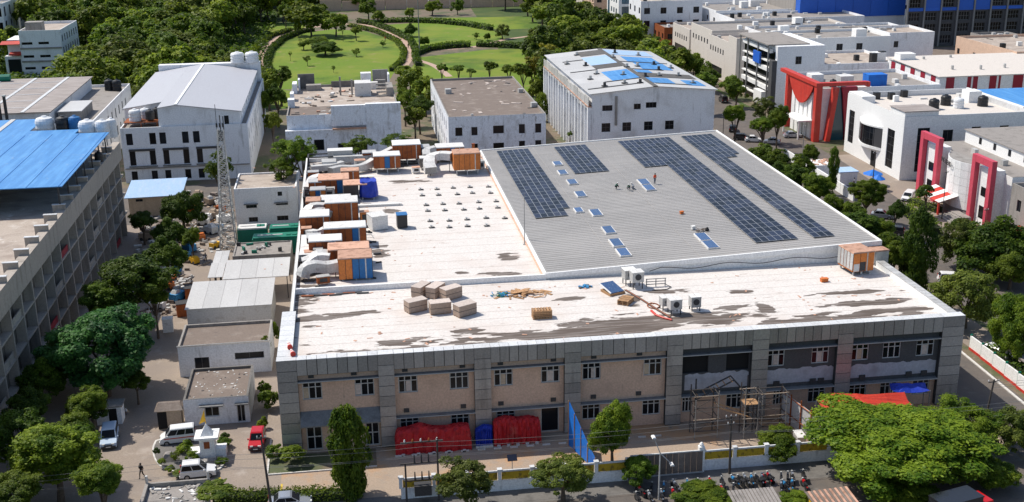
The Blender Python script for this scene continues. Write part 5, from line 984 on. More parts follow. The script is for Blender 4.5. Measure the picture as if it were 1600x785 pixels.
W(Wc).box(109.36, 224, 0, 109.39, 226.4, 3.2).build('entrance', 'opening', Wc)
for i, (x, y, m) in enumerate(((121.5, 224.5, 'black_tank'), (126, 228, 'black_tank'), (127.0, 224.5, 'white_tank'), (133.0, 225.5, 'black_tank'))): tank('%s water tank on the white office roof' % ('frontmost black', 'rear black', 'ribbed white', 'rightmost black')[i], x, y, 11.9, 1.1, 2.2, m)
# blue roofed block right behind
Br = thing('blue_roof_block', 'white block with a bright blue roof behind the white office at the right edge', 'building', (150, 228, 0)); W(Br).box(137, 217, 0, 172, 239, 12.0).build('wall', 'clean_white', Br); W(Br).hull([(137.2, 217, 12.05), (173, 217, 12.05), (173, 239, 12.7), (137.2, 239, 12.7)], [(137.2, 217, 12.2), (173, 217, 12.2), (173, 239, 12.85), (137.2, 239, 12.85)]).build('blue_roof', 'blue_sheet', Br); W(Br).box(136.81, 216.6, 11.6, 137.19, 239.4, 13.3).build('parapet', 'clean_white', Br)
# red portal building
Rd = thing('red_portal_building', 'building with a huge bright red portal frame and scalloped red canopy', 'showroom', (120, 255, 0))
bld('', '', 108.2, 251, 137, 274, 11.2, 'pale_wall' if 'pale_wall' in MT else 'white_wall', 'dark_roof', .8, root=Rd, f=[(12.6+i*5.2, 8.0, 2.0, 1.4) for i in range(3)], nx=2, fm='frame_dark')
for y in (249.0, 266.6): W(Rd).box(105.9, y, 0, 107.3, y+1.5, 12.95).build('red_pillar', 'red_paint', Rd)
W(Rd).box(105.7, 248.8, 12.9, 107.2, 271.5, 13.7).build('red_beam', 'red_paint', Rd); W(Rd).box(107.21, 248.8, 12.9, 118.0, 250.2, 13.7).build('red_beam', 'red_paint', Rd)
W(Rd).box(107.7, 251.1, 0, 108.18, 272.5, 12.4).build('glass_front', 'blue_pane', Rd)
for i in range(5): W(Rd).box(106.6, 253.0+i*2.6, 0, 107.69, 254.9+i*2.6, 10.6).build('white_panel', 'clean_white', Rd)
mb = W(Rd); ps = [(106.0, 251.0+15.5*i/14, 12.9-5.4*math.sin(math.pi*i/14)**.8) for i in range(15)]
mb.add([(106.0, 251.0, 12.95), (106.0, 266.5, 12.95)]+ps[::-1], [tuple(range(17))]).add([(106.3, 251.0, 12.95), (106.3, 266.5, 12.95)]+[(106.3, b, c) for a, b, c in ps[::-1]], [tuple(range(17))[::-1]]); mb.build('scalloped_canopy', 'red_paint', Rd)
W(Rd).hull([(109.0, 249.1, 0), (110.0, 249.1, 0), (110.0, 250.9, 0), (109.0, 250.9, 0)], [(110.2, 249.1, 12.4), (111.4, 249.1, 12.4), (111.4, 250.9, 12.4), (110.2, 250.9, 12.4)]).build('leaning_fin', 'red_paint', Rd)
W(Rd).box(110.2, 250.2, 0, 113.6, 250.98, 12.4).build('corner_glass', 'blue_pane', Rd)
W(Rd).hull([(113.9, 249.6, 0), (115.0, 249.6, 0), (115.0, 250.97, 0), (113.9, 250.97, 0)], [(112.3, 249.6, 12.4), (116.0, 249.6, 12.4), (116.0, 250.97, 12.4), (112.3, 250.97, 12.4)]).build('tapered_fin', 'dark_red_paint', Rd)
for k_ in range(9): W(Rd).box(116.2, 249.9, .2+k_*1.35, 119.6, 250.96, 1.48+k_*1.35).build('wall_tile', 'clean_white', Rd)
W(Rd).box(117.9, 248.8, 12.5, 118.6, 250.2, 13.6).build('red_stub', 'red_paint', Rd)
W(Rd).box(103.2, 252, 4.2, 107.4, 262, 4.5).build('porch_slab', 'clean_white', Rd); 
for y in (252.3, 261.5): W(Rd).box(103.4, y, 0, 103.7, y+.3, 4.2).build('porch_post', 'clean_white', Rd)
boxthing('rooftop_tank', 'bright blue box tank on the roof of the red portal building', 'tank', 123.5, 257, 4.6, 3.2, 2.7, 'cloth_blue' if 'cloth_blue' in MT else 'blue_cloth', 'blue_cloth', 0, 11.2)
boxthing('rooftop_tank', 'ribbed grey box tank on the roof of the red portal building', 'tank', 116.0, 257, 3.2, 3.0, 2.6, 'galv', 'white_top', 0, 11.2)
tank('dark drum beside the grey box tank on the red portal building', 113.2, 257, 11.2, .8, 1.8)
# red and white striped shed
Rs = thing('striped_shed', 'long white shed with vertical red stripes and a pale roof', 'shed', (160, 262, 0))
W(Rs).box(142.6, 262, 0, 186, 290, 11.6).build('wall', 'clean_white', Rs); W(Rs).hull([(142.2, 261.6, 11.65), (187, 261.6, 11.65), (187, 290, 12.3), (142.2, 290, 12.3)], [(142.2, 261.6, 11.8), (187, 261.6, 11.8), (187, 290, 12.45), (142.2, 290, 12.45)]).build('roof', 'white_sheet' if 0 else 'cream_wall', Rs)
for a, b in ((144.3, 146.4), (149.8, 150.8), (151.3, 152.5), (155.6, 157.4), (158.0, 158.5), (161.8, 164.4)): W(Rs).box(a, 261.9, 0, b, 261.99, 11.5).build('red_stripe', 'dark_red_paint', Rs)
for i in range(5): W(Rs).box(142.5, 264+i*5.4, 4, 142.59, 266.2+i*5.4, 11.6).build('red_stripe', 'dark_red_paint', Rs)
for i, (x, y) in enumerate(((150, 270), (157, 269), (164, 270), (158, 286), (150, 285))): W(Rs).tube((x, y, 11.7), (x, y, 13.0), .35, n=8).build('roof_ventilator', 'galv', Rs)
# striped black and white office
Bw = thing('banded_office', 'office with black and white horizontal bands and a plain white side wall', 'office building', (116, 300, 0))
W(Bw).box(111.5, 289, 0, 124.5, 314, 16.2).build('core', 'white_wall', Bw); W(Bw).box(111.3, 290.5, 0, 111.49, 313.8, 14.6).build('dark_glass', 'pane', Bw)
for k_ in range(6): 
    for j in range(4): W(Bw).box(110.4, 291.6+j*5.4, 1.7+k_*2.5, 111.29, 296.8+j*5.4, 2.0+k_*2.5+.75*(k_ % 2)).build('white_band', 'clean_white', Bw)
W(Bw).box(110.2, 289.0, 0, 111.49, 291.3, 12.5).build('dark_pier', 'slate_wall', Bw); W(Bw).box(109.6, 291, 16.2, 121, 315, 16.5).build('flying_roof', 'dark_roof', Bw)
for y in (292, 300, 308, 314): W(Bw).box(110.0, y, 0, 110.3, y+.3, 16.2).build('mullion_post', 'steel', Bw)
W(Bw).box(109.9, 298, 10.5, 110.4, 303, 13.5).build('blue_banner', 'deep_blue_panel', Bw); win(Bw, (116.5, 289, 11.5), 0, 1.6, 2.0, 2, 2, 'frame_dark', rec=-.03)
W(Bw).box(109.5, 294, 0, 111.2, 300, 3.6).build('white_entrance', 'clean_white', Bw)
Te = simple('terraced_block', 'white block with cluttered sandy roof behind the red portal building', 124.6, 289.5, 146, 312, 10.4, 'white_wall', 'concrete_roof', ff=rows(20, 3, 1.3, 1.4, (7,)))
for i, (x, y) in enumerate(((139.8, 293), (143.6, 296))): boxthing('rooftop_tank', ('tall dark box tank on the sandy roof', 'second tall dark box tank farther back on the sandy roof')[i], 'tank', x, y, 1.6, 1.4, 2.6, 'black_tank', 'dark_metal', .1, 10.4)
boxthing('rooftop_room', 'white cube room at the corner of the sandy roof', 'roof room', 145.5, 286.5, 4.2, 3.4, 13.8, 'clean_white', 'clean_white', 0, 0)
simple('white_hall', 'long white hall with four square windows and a grey ribbed roof', 124.6, 316.5, 156, 334, 13.4, 'clean_white', 'dark_roof', ff=[(3+i*6.0, 10.3, 1.9, 2.0) for i in range(4)], nx=2)
simple('white_hall', 'white hall with a stepped end wall left of the dark office tower', 156.2, 318, 170, 334, 14.0, 'white_wall', 'concrete_roof', ff=[(1.5, 10.5, 1.4, 1.8)])
simple('sandy_office', 'sandy office with six small windows and a tall end pier', 111.3, 327, 124.4, 347, 11.4, 'cream_wall', 'concrete_roof', ll=[(2.0+i*2.4, 7.6, 1.0, 1.6) for i in range(6)]+[(2, .6, 12, 3.0)], nx=1, cat='office building')
simple('sandy_pier', 'tall blank sandy stair tower at the corner of the sandy office', 110.9, 319.5, 116, 326.9, 13.6, 'cream_wall', 'concrete_roof', cat='stair tower')
simple('long_block', 'long white block with grey roof behind the four-window hall', 124.6, 336, 172, 352, 12.6, 'white_wall', 'dark_roof', ff=rows(46, 9, 1.6, 1.5, (9.5,)))
simple('long_block', 'pale block with stepped roof behind the sandy office', 113, 349, 160, 371, 12.0, 'cream_wall', 'dark_roof', ff=rows(46, 8, 1.6, 1.6, (8.6,)), ll=[(2+i*3, 8, 1.2, 1.6) for i in range(6)])
simple('six_window_office', 'low white office with a row of dark windows above a deep porch', 113.4, 374, 128, 394, 9.2, 'cream_wall', 'concrete_roof', ll=[(3+i*2.6, 5.6, 1.1, 1.6) for i in range(6)]+[(3, .6, 13, 3.0)], nx=1, cat='office building')
simple('long_block', 'wide white block with grey roof beyond the low porch office', 130, 378, 176, 398, 11.6, 'white_wall', 'dark_roof', ff=rows(46, 8, 1.6, 1.6, (8.4,)))
simple('brick_shop', 'low red-fronted shop with a terrace roof on the far street corner', 111.5, 398, 126, 412, 7.0, 'rust', 'dark_roof', ff=rows(14, 3, 1.8, 1.8, (3.6,)), ll=rows(14, 3, 1.8, 1.8, (3.6, .8)))
simple('white_office_block', 'white office with arched windows beyond the red-fronted shop', 107, 414, 130, 432, 14.5, 'white_wall', 'concrete_roof', ff=rows(23, 4, 2.2, 2.2, (10.6, 6)), ll=rows(18, 3, 2, 2.2, (10.6, 6, 2)))
simple('white_office_block', 'tall office with a blue glass strip on the far street', 104, 436, 122, 456, 17, 'clean_white', 'dark_roof', ff=rows(18, 3, 3.2, 3, (12, 8, 4)), ll=[(1.5, 2, 3.2, 13), (7, 12, 2, 2), (11, 12, 2, 2), (15, 12, 2, 2), (7, 8, 2, 2), (11, 8, 2, 2), (15, 8, 2, 2)], pm='blue_pane')
simple('white_office_block', 'pinkish office partly hidden by trees at the top of the view', 100, 462, 120, 482, 18, 'peach_wall', 'dark_roof', ff=rows(20, 4, 2, 2, (14, 10, 6)), ll=rows(20, 4, 2, 2, (14, 10, 6)))
simple('white_office_block', 'pale narrow office with dark side at the far end of the street', 101, 490, 118, 506, 20, 'cream_wall', 'dark_roof', ff=rows(17, 3, 1.8, 2, (16, 12, 8)), ll=rows(16, 3, 2, 2, (16, 12, 8)))
far = [(124, 438, 176, 470, 12), (180, 402, 196, 430, 10), (132, 404, 182, 432, 11.5), (124, 478, 190, 505, 12), (122, 512, 180, 548, 13), (128, 556, 210, 590, 13), (186, 440, 240, 480, 10), (196, 486, 260, 540, 11)]
for i, a in enumerate(far): simple('distant_block', '%s far pale block with flat grey roof among the distant rooftops' % ('first', 'second', 'third', 'fourth', 'fifth', 'sixth', 'seventh', 'eighth')[i] if 0 else ('far pale block with flat grey roof, %s' % ('right beyond the blue glass office', 'close to the deep blue wall', 'beyond the wide white block', 'behind the pinkish office', 'beyond the pale narrow office', 'at the horizon end of the street', 'behind the deep blue wall', 'farthest behind the dark office tower')[i]), *a, ('white_wall', 'cream_wall')[i % 2], ('dark_roof', 'concrete_roof')[i % 2], ff=rows(a[2]-a[0], int((a[2]-a[0])/5), 1.8, 1.6, (a[4]-3.4,)), ll=rows(a[3]-a[1], 4, 1.8, 1.6, (a[4]-3.4, a[4]-7.2)))
# deep blue wall and dark glazed office
Db = thing('blue_walled_hall', 'huge hall with a deep blue sheet wall at the top right', 'hall', (182, 400, 0)); 
for i in range(6): W(Db).box(160+i*6.6, 396, 9.8 if i else 11, 166.5+i*6.6, 400, 26).build('blue_wall_panel', 'deep_blue_panel', Db)
W(Db).box(160, 396.3, 0, 199.5, 400.2, 9.75).build('base_wall', 'white_wall', Db); W(Db).box(160, 400.3, 0, 199.5, 430, 25).build('core', 'grey_concrete', Db)
Dk = thing('dark_glazed_office', 'dark grey office with rows of glazing and a blue top band, top right', 'office building', (225, 385, 0)); mb = W(Dk)
hs = [(1.2+i*6.2, z, 5.2+i*6.2, z+2.8) for i in range(9) for z in (1.0, 5.0, 9.0, 13.6, 18)]; wallh(mb, (194.4, 385), 0, 60, 0, 26, hs, .4); mb.build('wall', 'slate_wall', Dk)
for h in hs: win(Dk, (194.4+h[0], 385, h[1]), 0, 4.0, 2.8, 4, 2, 'steel', 'pane', .4)
for i in range(10): W(Dk).box(194.5+i*6.2, 384.4, 0, 195.0+i*6.2, 384.98, 26).build('mullion_pier', 'steel', Dk)
for i in range(9): W(Dk).box(195.1+i*6.2, 384.7, 12.4, 200.6+i*6.2, 384.97, 13.5).build('blue_band', 'deep_blue_panel', Dk)
for i in (1, 3, 4): W(Dk).box(195.1+i*6.2, 384.8, 13.51, 200.6+i*6.2, 384.97, 17.8).build('blue_band', 'deep_blue_panel', Dk)
simple('rooftop_house', 'grey cube house beside brown waste ground below the dark office', 200.5, 342, 213, 352, 8.5, 'grey_concrete', 'dark_roof', ll=[(2, 5, 1.4, 2)])
sheet('waste_ground', [(150, 302), (225, 302), (240, 382), (160, 382)], .02, 'dirty_roof')
simple('tan_block', 'tan block cut off by the right edge below the grey cube house', 178, 288, 200, 320, 12.2, 'peach_wall', 'concrete_roof', ll=rows(30, 4, 1.4, 1.6, (8,)))
simple('brick_shed', 'low rusty shed behind the tan block', 196, 325, 225, 340, 5, 'peach_wall', 'rusty_top')
# rooftop clutter on the right-hand rows: parapet-side units, stair rooms, pipes
rc = random.Random(44)
for o in [q for q in list(COL.objects) if q.get('category') and q.type == 'EMPTY' and q.location.x > 90 and q.location.y > 150 and any(c.name.startswith('roof') and c.type == 'MESH' for c in q.children)]:
    rf = [c for c in o.children if c.name.split('.')[0] in ('roof', 'upper_roof') and c.type == 'MESH']
    if not rf or o.name.startswith(('white_office.', 'striped')): continue
    c = rf[0]; bx_ = [Vector(p) for p in c.bound_box]; xa, xb = min(p.x for p in bx_)+1.2, max(p.x for p in bx_)-1.2; ya, yb = min(p.y for p in bx_)+1.2, max(p.y for p in bx_)-1.2; zz = max(p.z for p in bx_)
    if xb-xa < 3 or yb-ya < 3: continue
    for i in range(int(min(16, 4+(xb-xa)*(yb-ya)/60))):
        x, y = rc.uniform(xa, xb), rc.uniform(ya, yb); k_ = rc.random()
        if k_ < .45: link('roof_unit', cube(rc.choice(('galv', 'white_top', 'clean_white'))), o, (x, y, zz), rc.choice((0, .1, 1.5)), (rc.uniform(.8, 1.8), rc.uniform(.7, 1.4), rc.uniform(.5, 1.3)))
        elif k_ < .6: link('roof_tank', cube('black_tank'), o, (x, y, zz), 0, (1.2, 1.2, 1.5))
        elif k_ < .8: link('roof_pipe', cube('dark_metal'), o, (x, y, zz), rc.choice((0, HP)), (rc.uniform(2, 6), .14, .14))
        elif k_ < .88 and xb-xa > 12: link('stair_room', cube('clean_white'), o, (min(x, xb-2), min(y, yb-2), zz), 0, (rc.uniform(2.4, 3.6), rc.uniform(2.2, 3.2), 2.4))
        else: link('roof_vent', cube('white_top'), o, (x, y, zz), 0, (1.6, .5, .35))
# park boundary wall and far street behind the park
r = thing('park_wall', 'long brown brick wall along the far side of the park', 'wall', (45, 548, 0))
for i in range(12): W(r).box(-10+i*10, 548, 0, -.2+i*10, 548.5, 4.5 if i % 3 else 5.2).build('wall_panel', 'peach_wall', r)
for i in range(5): simple('park_house', 'small pale house behind the park wall, %s' % ('leftmost', 'second from left', 'middle', 'second from right', 'rightmost')[i], 24+i*17, 560, 35+i*17, 570, 5+i % 3, 'white_wall', 'dark_roof', ff=rows(11, 2, 1.5, 1.5, (2,)))
# small structures between derelict and dirty-roofed buildings
r = thing('shanty', 'rusty lean-to with a blue sheet roof between the derelict and dirty-roofed buildings', 'lean-to', (15.6, 246, 0)); MB().box(-3.6, -3, 0, 3.8, 3, 2.8).build('wall', 'rust', r); MB().hull([(-3, -3.3, 2.85), (2.6, -3.3, 2.85), (2.6, -.5, 3.3), (-3, -.5, 3.3)], [(-3, -3.3, 2.95), (2.6, -3.3, 2.95), (2.6, -.5, 3.4), (-3, -.5, 3.4)]).build('blue_roof_sheet', 'pale_blue_sheet', r); MB().box(-3.6, -.4, 2.85, 3.8, 3.2, 2.95).build('roof_sheet', 'rusty_top', r)
# ================================================================= boundary walls, poles, yard things
def yellow_wall(label, x0, x1, y, n):
    r = thing('boundary_wall', label, 'wall', ((x0+x1)/2, y, 0)); W(r).box(x0, y-.12, 0, x1, y+.12, 1.2).build('plinth', 'white_wall', r); p = (x1-x0)/n
    for i in range(n+1): piece('pier', 'white_wall', r, (x0+p*i, y, 1.2), (.35, .36, 1.2)); piece('pier_cap', 'coping', r, (x0+p*i, y, 2.4), (.5, .5, .1))
    for i in range(n): piece('yellow_panel', 'yellow_panel', r, (x0+p*(i+.5), y, 1.25), (p-.45, .1, .85))
    W(r).box(x0+.2, y-.08, 2.12, x1-.2, y+.08, 2.3).build('top_rail', 'coping', r)
yellow_wall('white boundary wall with yellow panels left of the factory gate', 3.2, 26.6, 103.9, 7); yellow_wall('white boundary wall with yellow panels right of the factory gate', 34.8, 66, 104.6, 9)
r = thing('sliding_gate', 'wide grey-brown sheet metal sliding gate closed across the forecourt entrance', 'gate', (30.8, 104.2, 0))
for i in range(12): MB().box(-3.9+i*.65, -.04, .15, -3.28+i*.65, .04, 2.5).build('gate_panel', 'ledge' if 0 else 'dirty_roof', r)
MB().box(-3.9, -.09, 2.5, 3.9, .07, 2.62).build('top_rail', 'white_top', r); MB().box(-3.95, -.1, 0, 3.95, .1, .12).build('track', 'frame_metal', r)
r = thing('gate_pillar', 'tall white gate pillar where the sheet gate meets the yellow wall', 'pillar', (34.6, 104.5, 0)); MB().obox((0, 0, 0), .6, .6, 2.9).build('shaft', 'clean_white', r); MB().lathe((0, 0, 2.9), [(.2, 0), (.24, .2), (.1, .42), (.02, .45)], 10).build('ball', 'clean_white', r)
r = thing('sheet_fence', 'tall fence of pale sheets on dark posts running from the scaffold toward the road', 'fence', (48, 110, 0)); A, B = Vector((47.4, 115, 0)), Vector((49.3, 105.2, 0))
for i in range(5):
    a = A.lerp(B, i/5); b = A.lerp(B, (i+1)/5-.02); n_ = Vector((.06, .01, 0)); W(r).hull([a, a+n_, b+n_, b], [q+Vector((0, 0, 3.3)) for q in (a, a+n_, b+n_, b)]).build('sheet_panel', 'white_sheet', r)
for i in range(6): a = A.lerp(B, i/5); W(r).tube((a.x-.1, a.y, 0), (a.x-.1, a.y, 3.9-.1*(i % 2)), .08, n=6).build('post', 'rust', r)
for z in (1.2, 3.3): W(r).tube((A.x-.12, A.y, z), (B.x-.12, B.y, z), .05, n=5).build('rail', 'rust', r)
# blue sheet screen by the gate tree
r = thing('blue_screen', 'tall bright blue cloth screen stretched from the factory wall toward the gate', 'screen', (23, 110, 0))
pts = [(22.0, 112.2), (22.4, 110.9), (22.8, 109.4), (23.2, 107.8), (23.7, 106.2)]
for i in range(4):
    (xa, ya), (xb, yb) = pts[i], pts[i+1]; za, zb = 5.0-i*1.0+.4, 5.0-(i+1)*1.0+.4; w_ = .12*(-1)**i
    W(r).hull([(xa, ya, .1), (xa+.05, ya, .1), (xb+.05, yb, .1), (xb, yb, .1)], [(xa, ya, za), (xa+.05, ya, za), (xb+.05, yb, zb), (xb, yb, zb)]).build('cloth_panel', 'blue_cloth', r)
for (x, y), z in zip(pts, (5.4, 4.4, 3.4, 2.4, 1.5)): W(r).tube((x-.05, y, 0), (x-.05, y, z+.1), .05, n=5).build('pole', 'wood', r)
# tarpaulin-covered heaps by the kerb
def tarp_heap(name, lb, x0, x1, y0, y1, prof, m, seed):
    r = thing(name, lb, 'tarpaulin', ((x0+x1)/2, y0, 0)); rr = random.Random(seed); nx, ny = 40, 12; vs = []; fs = []
    for i in range(nx+1):
        t = i/nx; x = x0+(x1-x0)*t; k = t*(len(prof)-1); a = int(min(k, len(prof)-2)); h = prof[a]+(prof[a+1]-prof[a])*(k-a)
        for j in range(ny+1):
            s_ = j/ny; z = h*min(1, 5*s_ if s_ < .5 else 5*(1-s_))**.6 if 0 < s_ < 1 else 0.0
            fold = .09*math.sin(i*1.3+3*math.sin(j*.9+seed))+.08*abs(math.sin(i*.7+j*.8+seed))+.05*math.sin(i*3.1-j*1.7)+rr.uniform(-.035, .035)
            e = min(1, 14*min(t, 1-t)+.6)
            vs.append((x+fold*.5*(1 if 0 < i < nx else 0), y0+(y1-y0)*s_+fold*(1 if s_ < .5 else -1), max(0, z*e+(fold*.7 if 0 < s_ < 1 else 0))))
    for i in range(nx):
        for j in range(ny): q = i*(ny+1)+j; fs.append((q, q+ny+1, q+ny+2, q+1))
    mb = W(r); mb.add(vs, fs); o = mb.build('cover', m, r); o.data.polygons.foreach_set('use_smooth', [False]*len(fs))
    for i in range(5): xx = x0+(x1-x0)*(i+.5)/5; W(r).box(xx-.2, y0-.35, 0, xx+.15, y0-.1, .2).build('weight_stone', 'kerb_white', r)
    return r
tarp_heap('covered_heap', 'long heap under a crumpled red tarpaulin against the peach wall', 3.1, 11.4, 113.1, 115.3, [2.5, 2.6, 3.0, 2.5, 2.4, 2.6, 2.5], 'red_tarp', 1)
tarp_heap('covered_heap', 'shorter heap under a red tarpaulin right of the blue wrapped drum', 13.9, 19.2, 113.5, 115.4, [2.6, 3.0, 2.7, 2.8, 2.4], 'red_tarp', 5)
tarp_heap('covered_heap', 'small bundle wrapped in dark blue plastic between the two red heaps', 11.9, 13.8, 113.6, 115.1, [1.7, 2.2, 2.0], 'blue_tarp', 3)
# red and blue awnings at the right of the facade
for lb, c, z, m, s_ in (('big sagging red awning over the yard right of the sheet fence', [(49.9, 106.9), (59.6, 108.2), (60.3, 111.4), (52.0, 112.6), (49.8, 111.0)], 3.9, 'red_roof', 4), ('dark blue plastic awning between the red awning and the wall', [(59.2, 112.0), (63.4, 111.4), (63.9, 113.6), (59.8, 114.0)], 3.8, 'blue_tarp', 7)):
    cx, cy = sum(p[0] for p in c)/len(c), sum(p[1] for p in c)/len(c); r = thing('yard_awning', lb, 'awning', (cx, cy, 0)); mb = W(r); rr = random.Random(s_)
    vs = [(cx, cy, z+.35)]; n = len(c); K = 6
    for i in range(n):
        for k_ in range(K):
            t = k_/K; x, y = c[i][0]*(1-t)+c[(i+1) % n][0]*t, c[i][1]*(1-t)+c[(i+1) % n][1]*t; vs.append((cx+(x-cx)*.55, cy+(y-cy)*.55, z+.2+rr.uniform(-.15, .15))); vs.append((x, y, z-.25*math.sin(math.pi*t)+rr.uniform(-.05, .05)))
    m_ = n*K; fs = []
    for i in range(m_): j = (i+1) % m_; fs += [(0, 1+2*i, 1+2*j), (1+2*i, 2+2*i, 2+2*j, 1+2*j)]
    mb.add(vs, fs); o = mb.build('sheet', m, r)
    for x, y in c: W(r).tube((x, y, 0), (x, y, z), .07, n=6).build('pole', 'steel', r)
for i, (x, y) in enumerate(((51.5, 107.2), (54, 107.6), (57, 108.2), (53, 110), (50.5, 106.0), (47.0, 108.5))): boxthing('yard_cart', ('white cart under the front left corner of the red awning', 'grey cart under the middle of the red awning', 'white handcart by the right pole of the red awning', 'low cart deep under the red awning', 'bundle of white rods before the red awning', 'low pallet box behind the sheet fence')[i], 'cart', x, y, 1.8, .9, .9, ('white_top', 'galv')[i % 2], 'white_top', .3*i, 0, .3)
# scaffolding
def scaffold(lb, x, y, w_, d_, h, lv, seed):
    r = thing('scaffold', lb, 'scaffolding', (x, y, 0)); rr = random.Random(seed)
    for a in (0, w_):
        for b in (0, d_): MB().tube((a, b, 0), (a, b, h+rr.uniform(-.6, .9)), .065, n=6).build('standard', 'pole_paint' if b else 'steel', r)
    for k_ in range(lv):
        z = 1.0+(h-1)*k_/(lv-1)
        for b in (0, d_): MB().tube((-.2, b, z), (w_+.2, b, z), .055, n=6).build('ledger', 'rubble' if k_ % 2 else 'pole_paint', r)
        for a in (0, w_): MB().tube((a, -.2, z+.08), (a, d_+.2, z+.08), .045, n=6).build('ledger', 'pole_paint', r)
        if k_: MB().tube((0 if k_ % 2 else w_, 0, z-(h-1)/(lv-1)), (w_ if k_ % 2 else 0, 0, z), .035, n=5).build('brace', 'pole_paint', r)
    return r
s1 = scaffold('left scaffold tower in front of the unglazed bay', 36.0, 111.3, 2.6, 1.9, 5.2, 4, 1); s2 = scaffold('middle scaffold tower with a small plank platform', 41.4, 110.6, 1.5, 1.5, 5.4, 4, 2); s3 = scaffold('right scaffold tower beside the pale sheet fence', 43.6, 111.2, 2.8, 1.6, 5.0, 4, 3)
MB().box(0, 0, 4.1, 1.6, 1.5, 4.16).build('platform', 'wood', s2)
r = thing('ramp_frame', 'sloping timber ramp frame tied between the scaffold towers', 'scaffolding', (38, 113, 0))
for dy in (0, 1.2): W(r).tube((36.4, 113+dy, 4.0), (40.9, 113.2+dy, 6.0), .09, n=6).build('beam', 'dark_metal', r); W(r).tube((38.6, 112.2+dy, 3.4), (42.4, 111.4+dy, 2.2), .08, n=6).build('beam', 'wood', r); W(r).tube((40.9, 113.2+dy, 6.0), (42.4, 113.2+dy, 4.2), .08, n=6).build('beam', 'dark_metal', r)
for i in range(6): W(r).tube((36.9+i*.75, 113, 4.25+i*.33), (36.9+i*.75, 114.2, 4.25+i*.33), .06, n=5).build('rung', 'wood', r)
for x in (36.6, 42.6): W(r).tube((x, 113.4, 0), (x, 113.4, 6.4), .09, n=6).build('standard', 'dark_metal', r)
# street lamps and poles
def lamp(lb, u, v, v_top, Y, arms):
    p = atY(u, v, Y); b = Vector((p.x, Y, 0)); top = atY(u, v_top, Y).z; r = thing('street_lamp', lb, 'street lamp', b)
    MB().tube((0, 0, 0), (0, 0, top*.8), .10, .06, 8).build('pole', 'galv', r)
    for dx, dy, dz in arms: MB().tube((0, 0, top*.8), (dx, dy, top*.8+dz), .05, .04, 6).build('arm', 'galv', r); MB().hull([(dx-.2, dy-.35, top*.8+dz-.03), (dx+.2, dy-.35, top*.8+dz-.03), (dx+.2, dy+.35, top*.8+dz-.03), (dx-.2, dy+.35, top*.8+dz-.03)], [(dx-.12, dy-.3, top*.8+dz+.1), (dx+.12, dy-.3, top*.8+dz+.1), (dx+.12, dy+.3, top*.8+dz+.1), (dx-.12, dy+.3, top*.8+dz+.1)]).build('lamp_head', 'white_top', r)
    return r
lamp('two-armed grey street lamp in front of the sheet gate', 1029, 785, 690, 99.5, ((-.6, .4, 1.6), (1.0, -.8, -.9)))
r = thing('solar_lamp', 'short street lamp with a tilted solar panel by the left boundary wall', 'street lamp', atY(800, 700, 104.8)*1); r.location.z = 0; MB().tube((0, 0, 0), (0, 0, 3.0), .05, n=6).build('pole', 'galv', r); MB().hull([(-.5, -.3, 2.9), (.5, -.3, 2.9), (.5, .3, 3.3), (-.5, .3, 3.3)], [(-.5, -.3, 2.96), (.5, -.3, 2.96), (.5, .3, 3.36), (-.5, .3, 3.36)]).build('panel', 'cell', r); MB().box(-.12, -.2, 1.0, .12, .2, 1.4).build('battery_box', 'dark_metal', r)
def upole(lb, x, y, h, r0=.14, lean=(0, 0), cross=((.9, 1.6),), m='pole_paint'):
    r = thing('utility_pole', lb, 'utility pole', (x, y, 0)); t = Vector((lean[0], lean[1], h)); MB().tube((0, 0, 0), t, r0, r0*.6, 8).build('pole', m, r)
    for f_, w_ in cross: c = t*f_; MB().obox((c.x, c.y, c.z), w_, .1, .1, .2).build('crossarm', m, r); [MB().lathe((c.x+a*w_/2.3, c.y, c.z+.1), [(.05, 0), (.07, .1), (.03, .22)], 6).build('insulator', 'white_top', r) for a in (-1, 0, 1)]
    return r
pA = atY(424, 785, 103.0); upole('dark leaning utility pole beside the red car', pA.x, 103.0, 8.6, .15, (-.45, 0), ((.97, .9),))
upole('dark utility pole with an angled arm standing at the yellow wall by the scaffold', 37.4, 103.4, 6.7, .15, (-.15, 0), ((.97, 1.2), (.85, .7)))
upole('dark utility pole rising out of the big tree at the right', 68.3, 108.0, 6.3, .15, (.6, 0), ((.95, 1.4),))
p0 = atY(660, 760, 103.0)
r = thing('transformer_stand', 'double-pole electrical stand with cross beams behind the ivy-covered tree', 'electrical stand', (p0.x, 103.0, 0))
for x in (-1.7, 1.7): MB().tube((x*.95, 0, 0), (x*.95, 0, 7.0 if x > 0 else 4.4), .11, .09, 8).build('pole', 'pole_paint', r)
for z, a, b in ((6.6, -2.0, 2.2), (4.3, -2.1, 2.2), (2.4, -1.8, 2.0)): MB().obox(((a+b)/2, 0, z), b-a, .12, .12).build('crossbeam', 'pole_paint', r)
for i in range(5): MB().lathe((-1.6+i*.8, 0, 6.72), [(.07, 0), (.1, .12), (.05, .3)], 8).build('insulator', 'rust' if i % 2 else 'white_top', r)
for z in (2.5, 4.4):
    for i in range(3): MB().tube((-.7+i*.7, 0, z), (-.7+i*.7, 0, z+.9), .1, .05, 8).build('bushing', 'dark_metal', r)
MB().box(-.8, -.5, .9, .9, .5, 2.0).build('transformer', 'dark_metal', r)
upole('tall thin grey mast at the right edge of the round lawn', 25.8, 404, 20, .22, (0, 0), (), 'steel')
upole('thin pole beside the car park in front of the pink-framed office', 104.4, 186, 9, .09, (0, 0), ((.96, .8),), 'pole_paint'); upole('dark street pole left of the white office entrance', 97.5, 200, 9.6, .12, (0, 0), ((.95, .9),)); upole('thin pole at the right foot of the pink frame', 99.5, 164, 8.6, .1, (0, 0), ((.95, .7),))
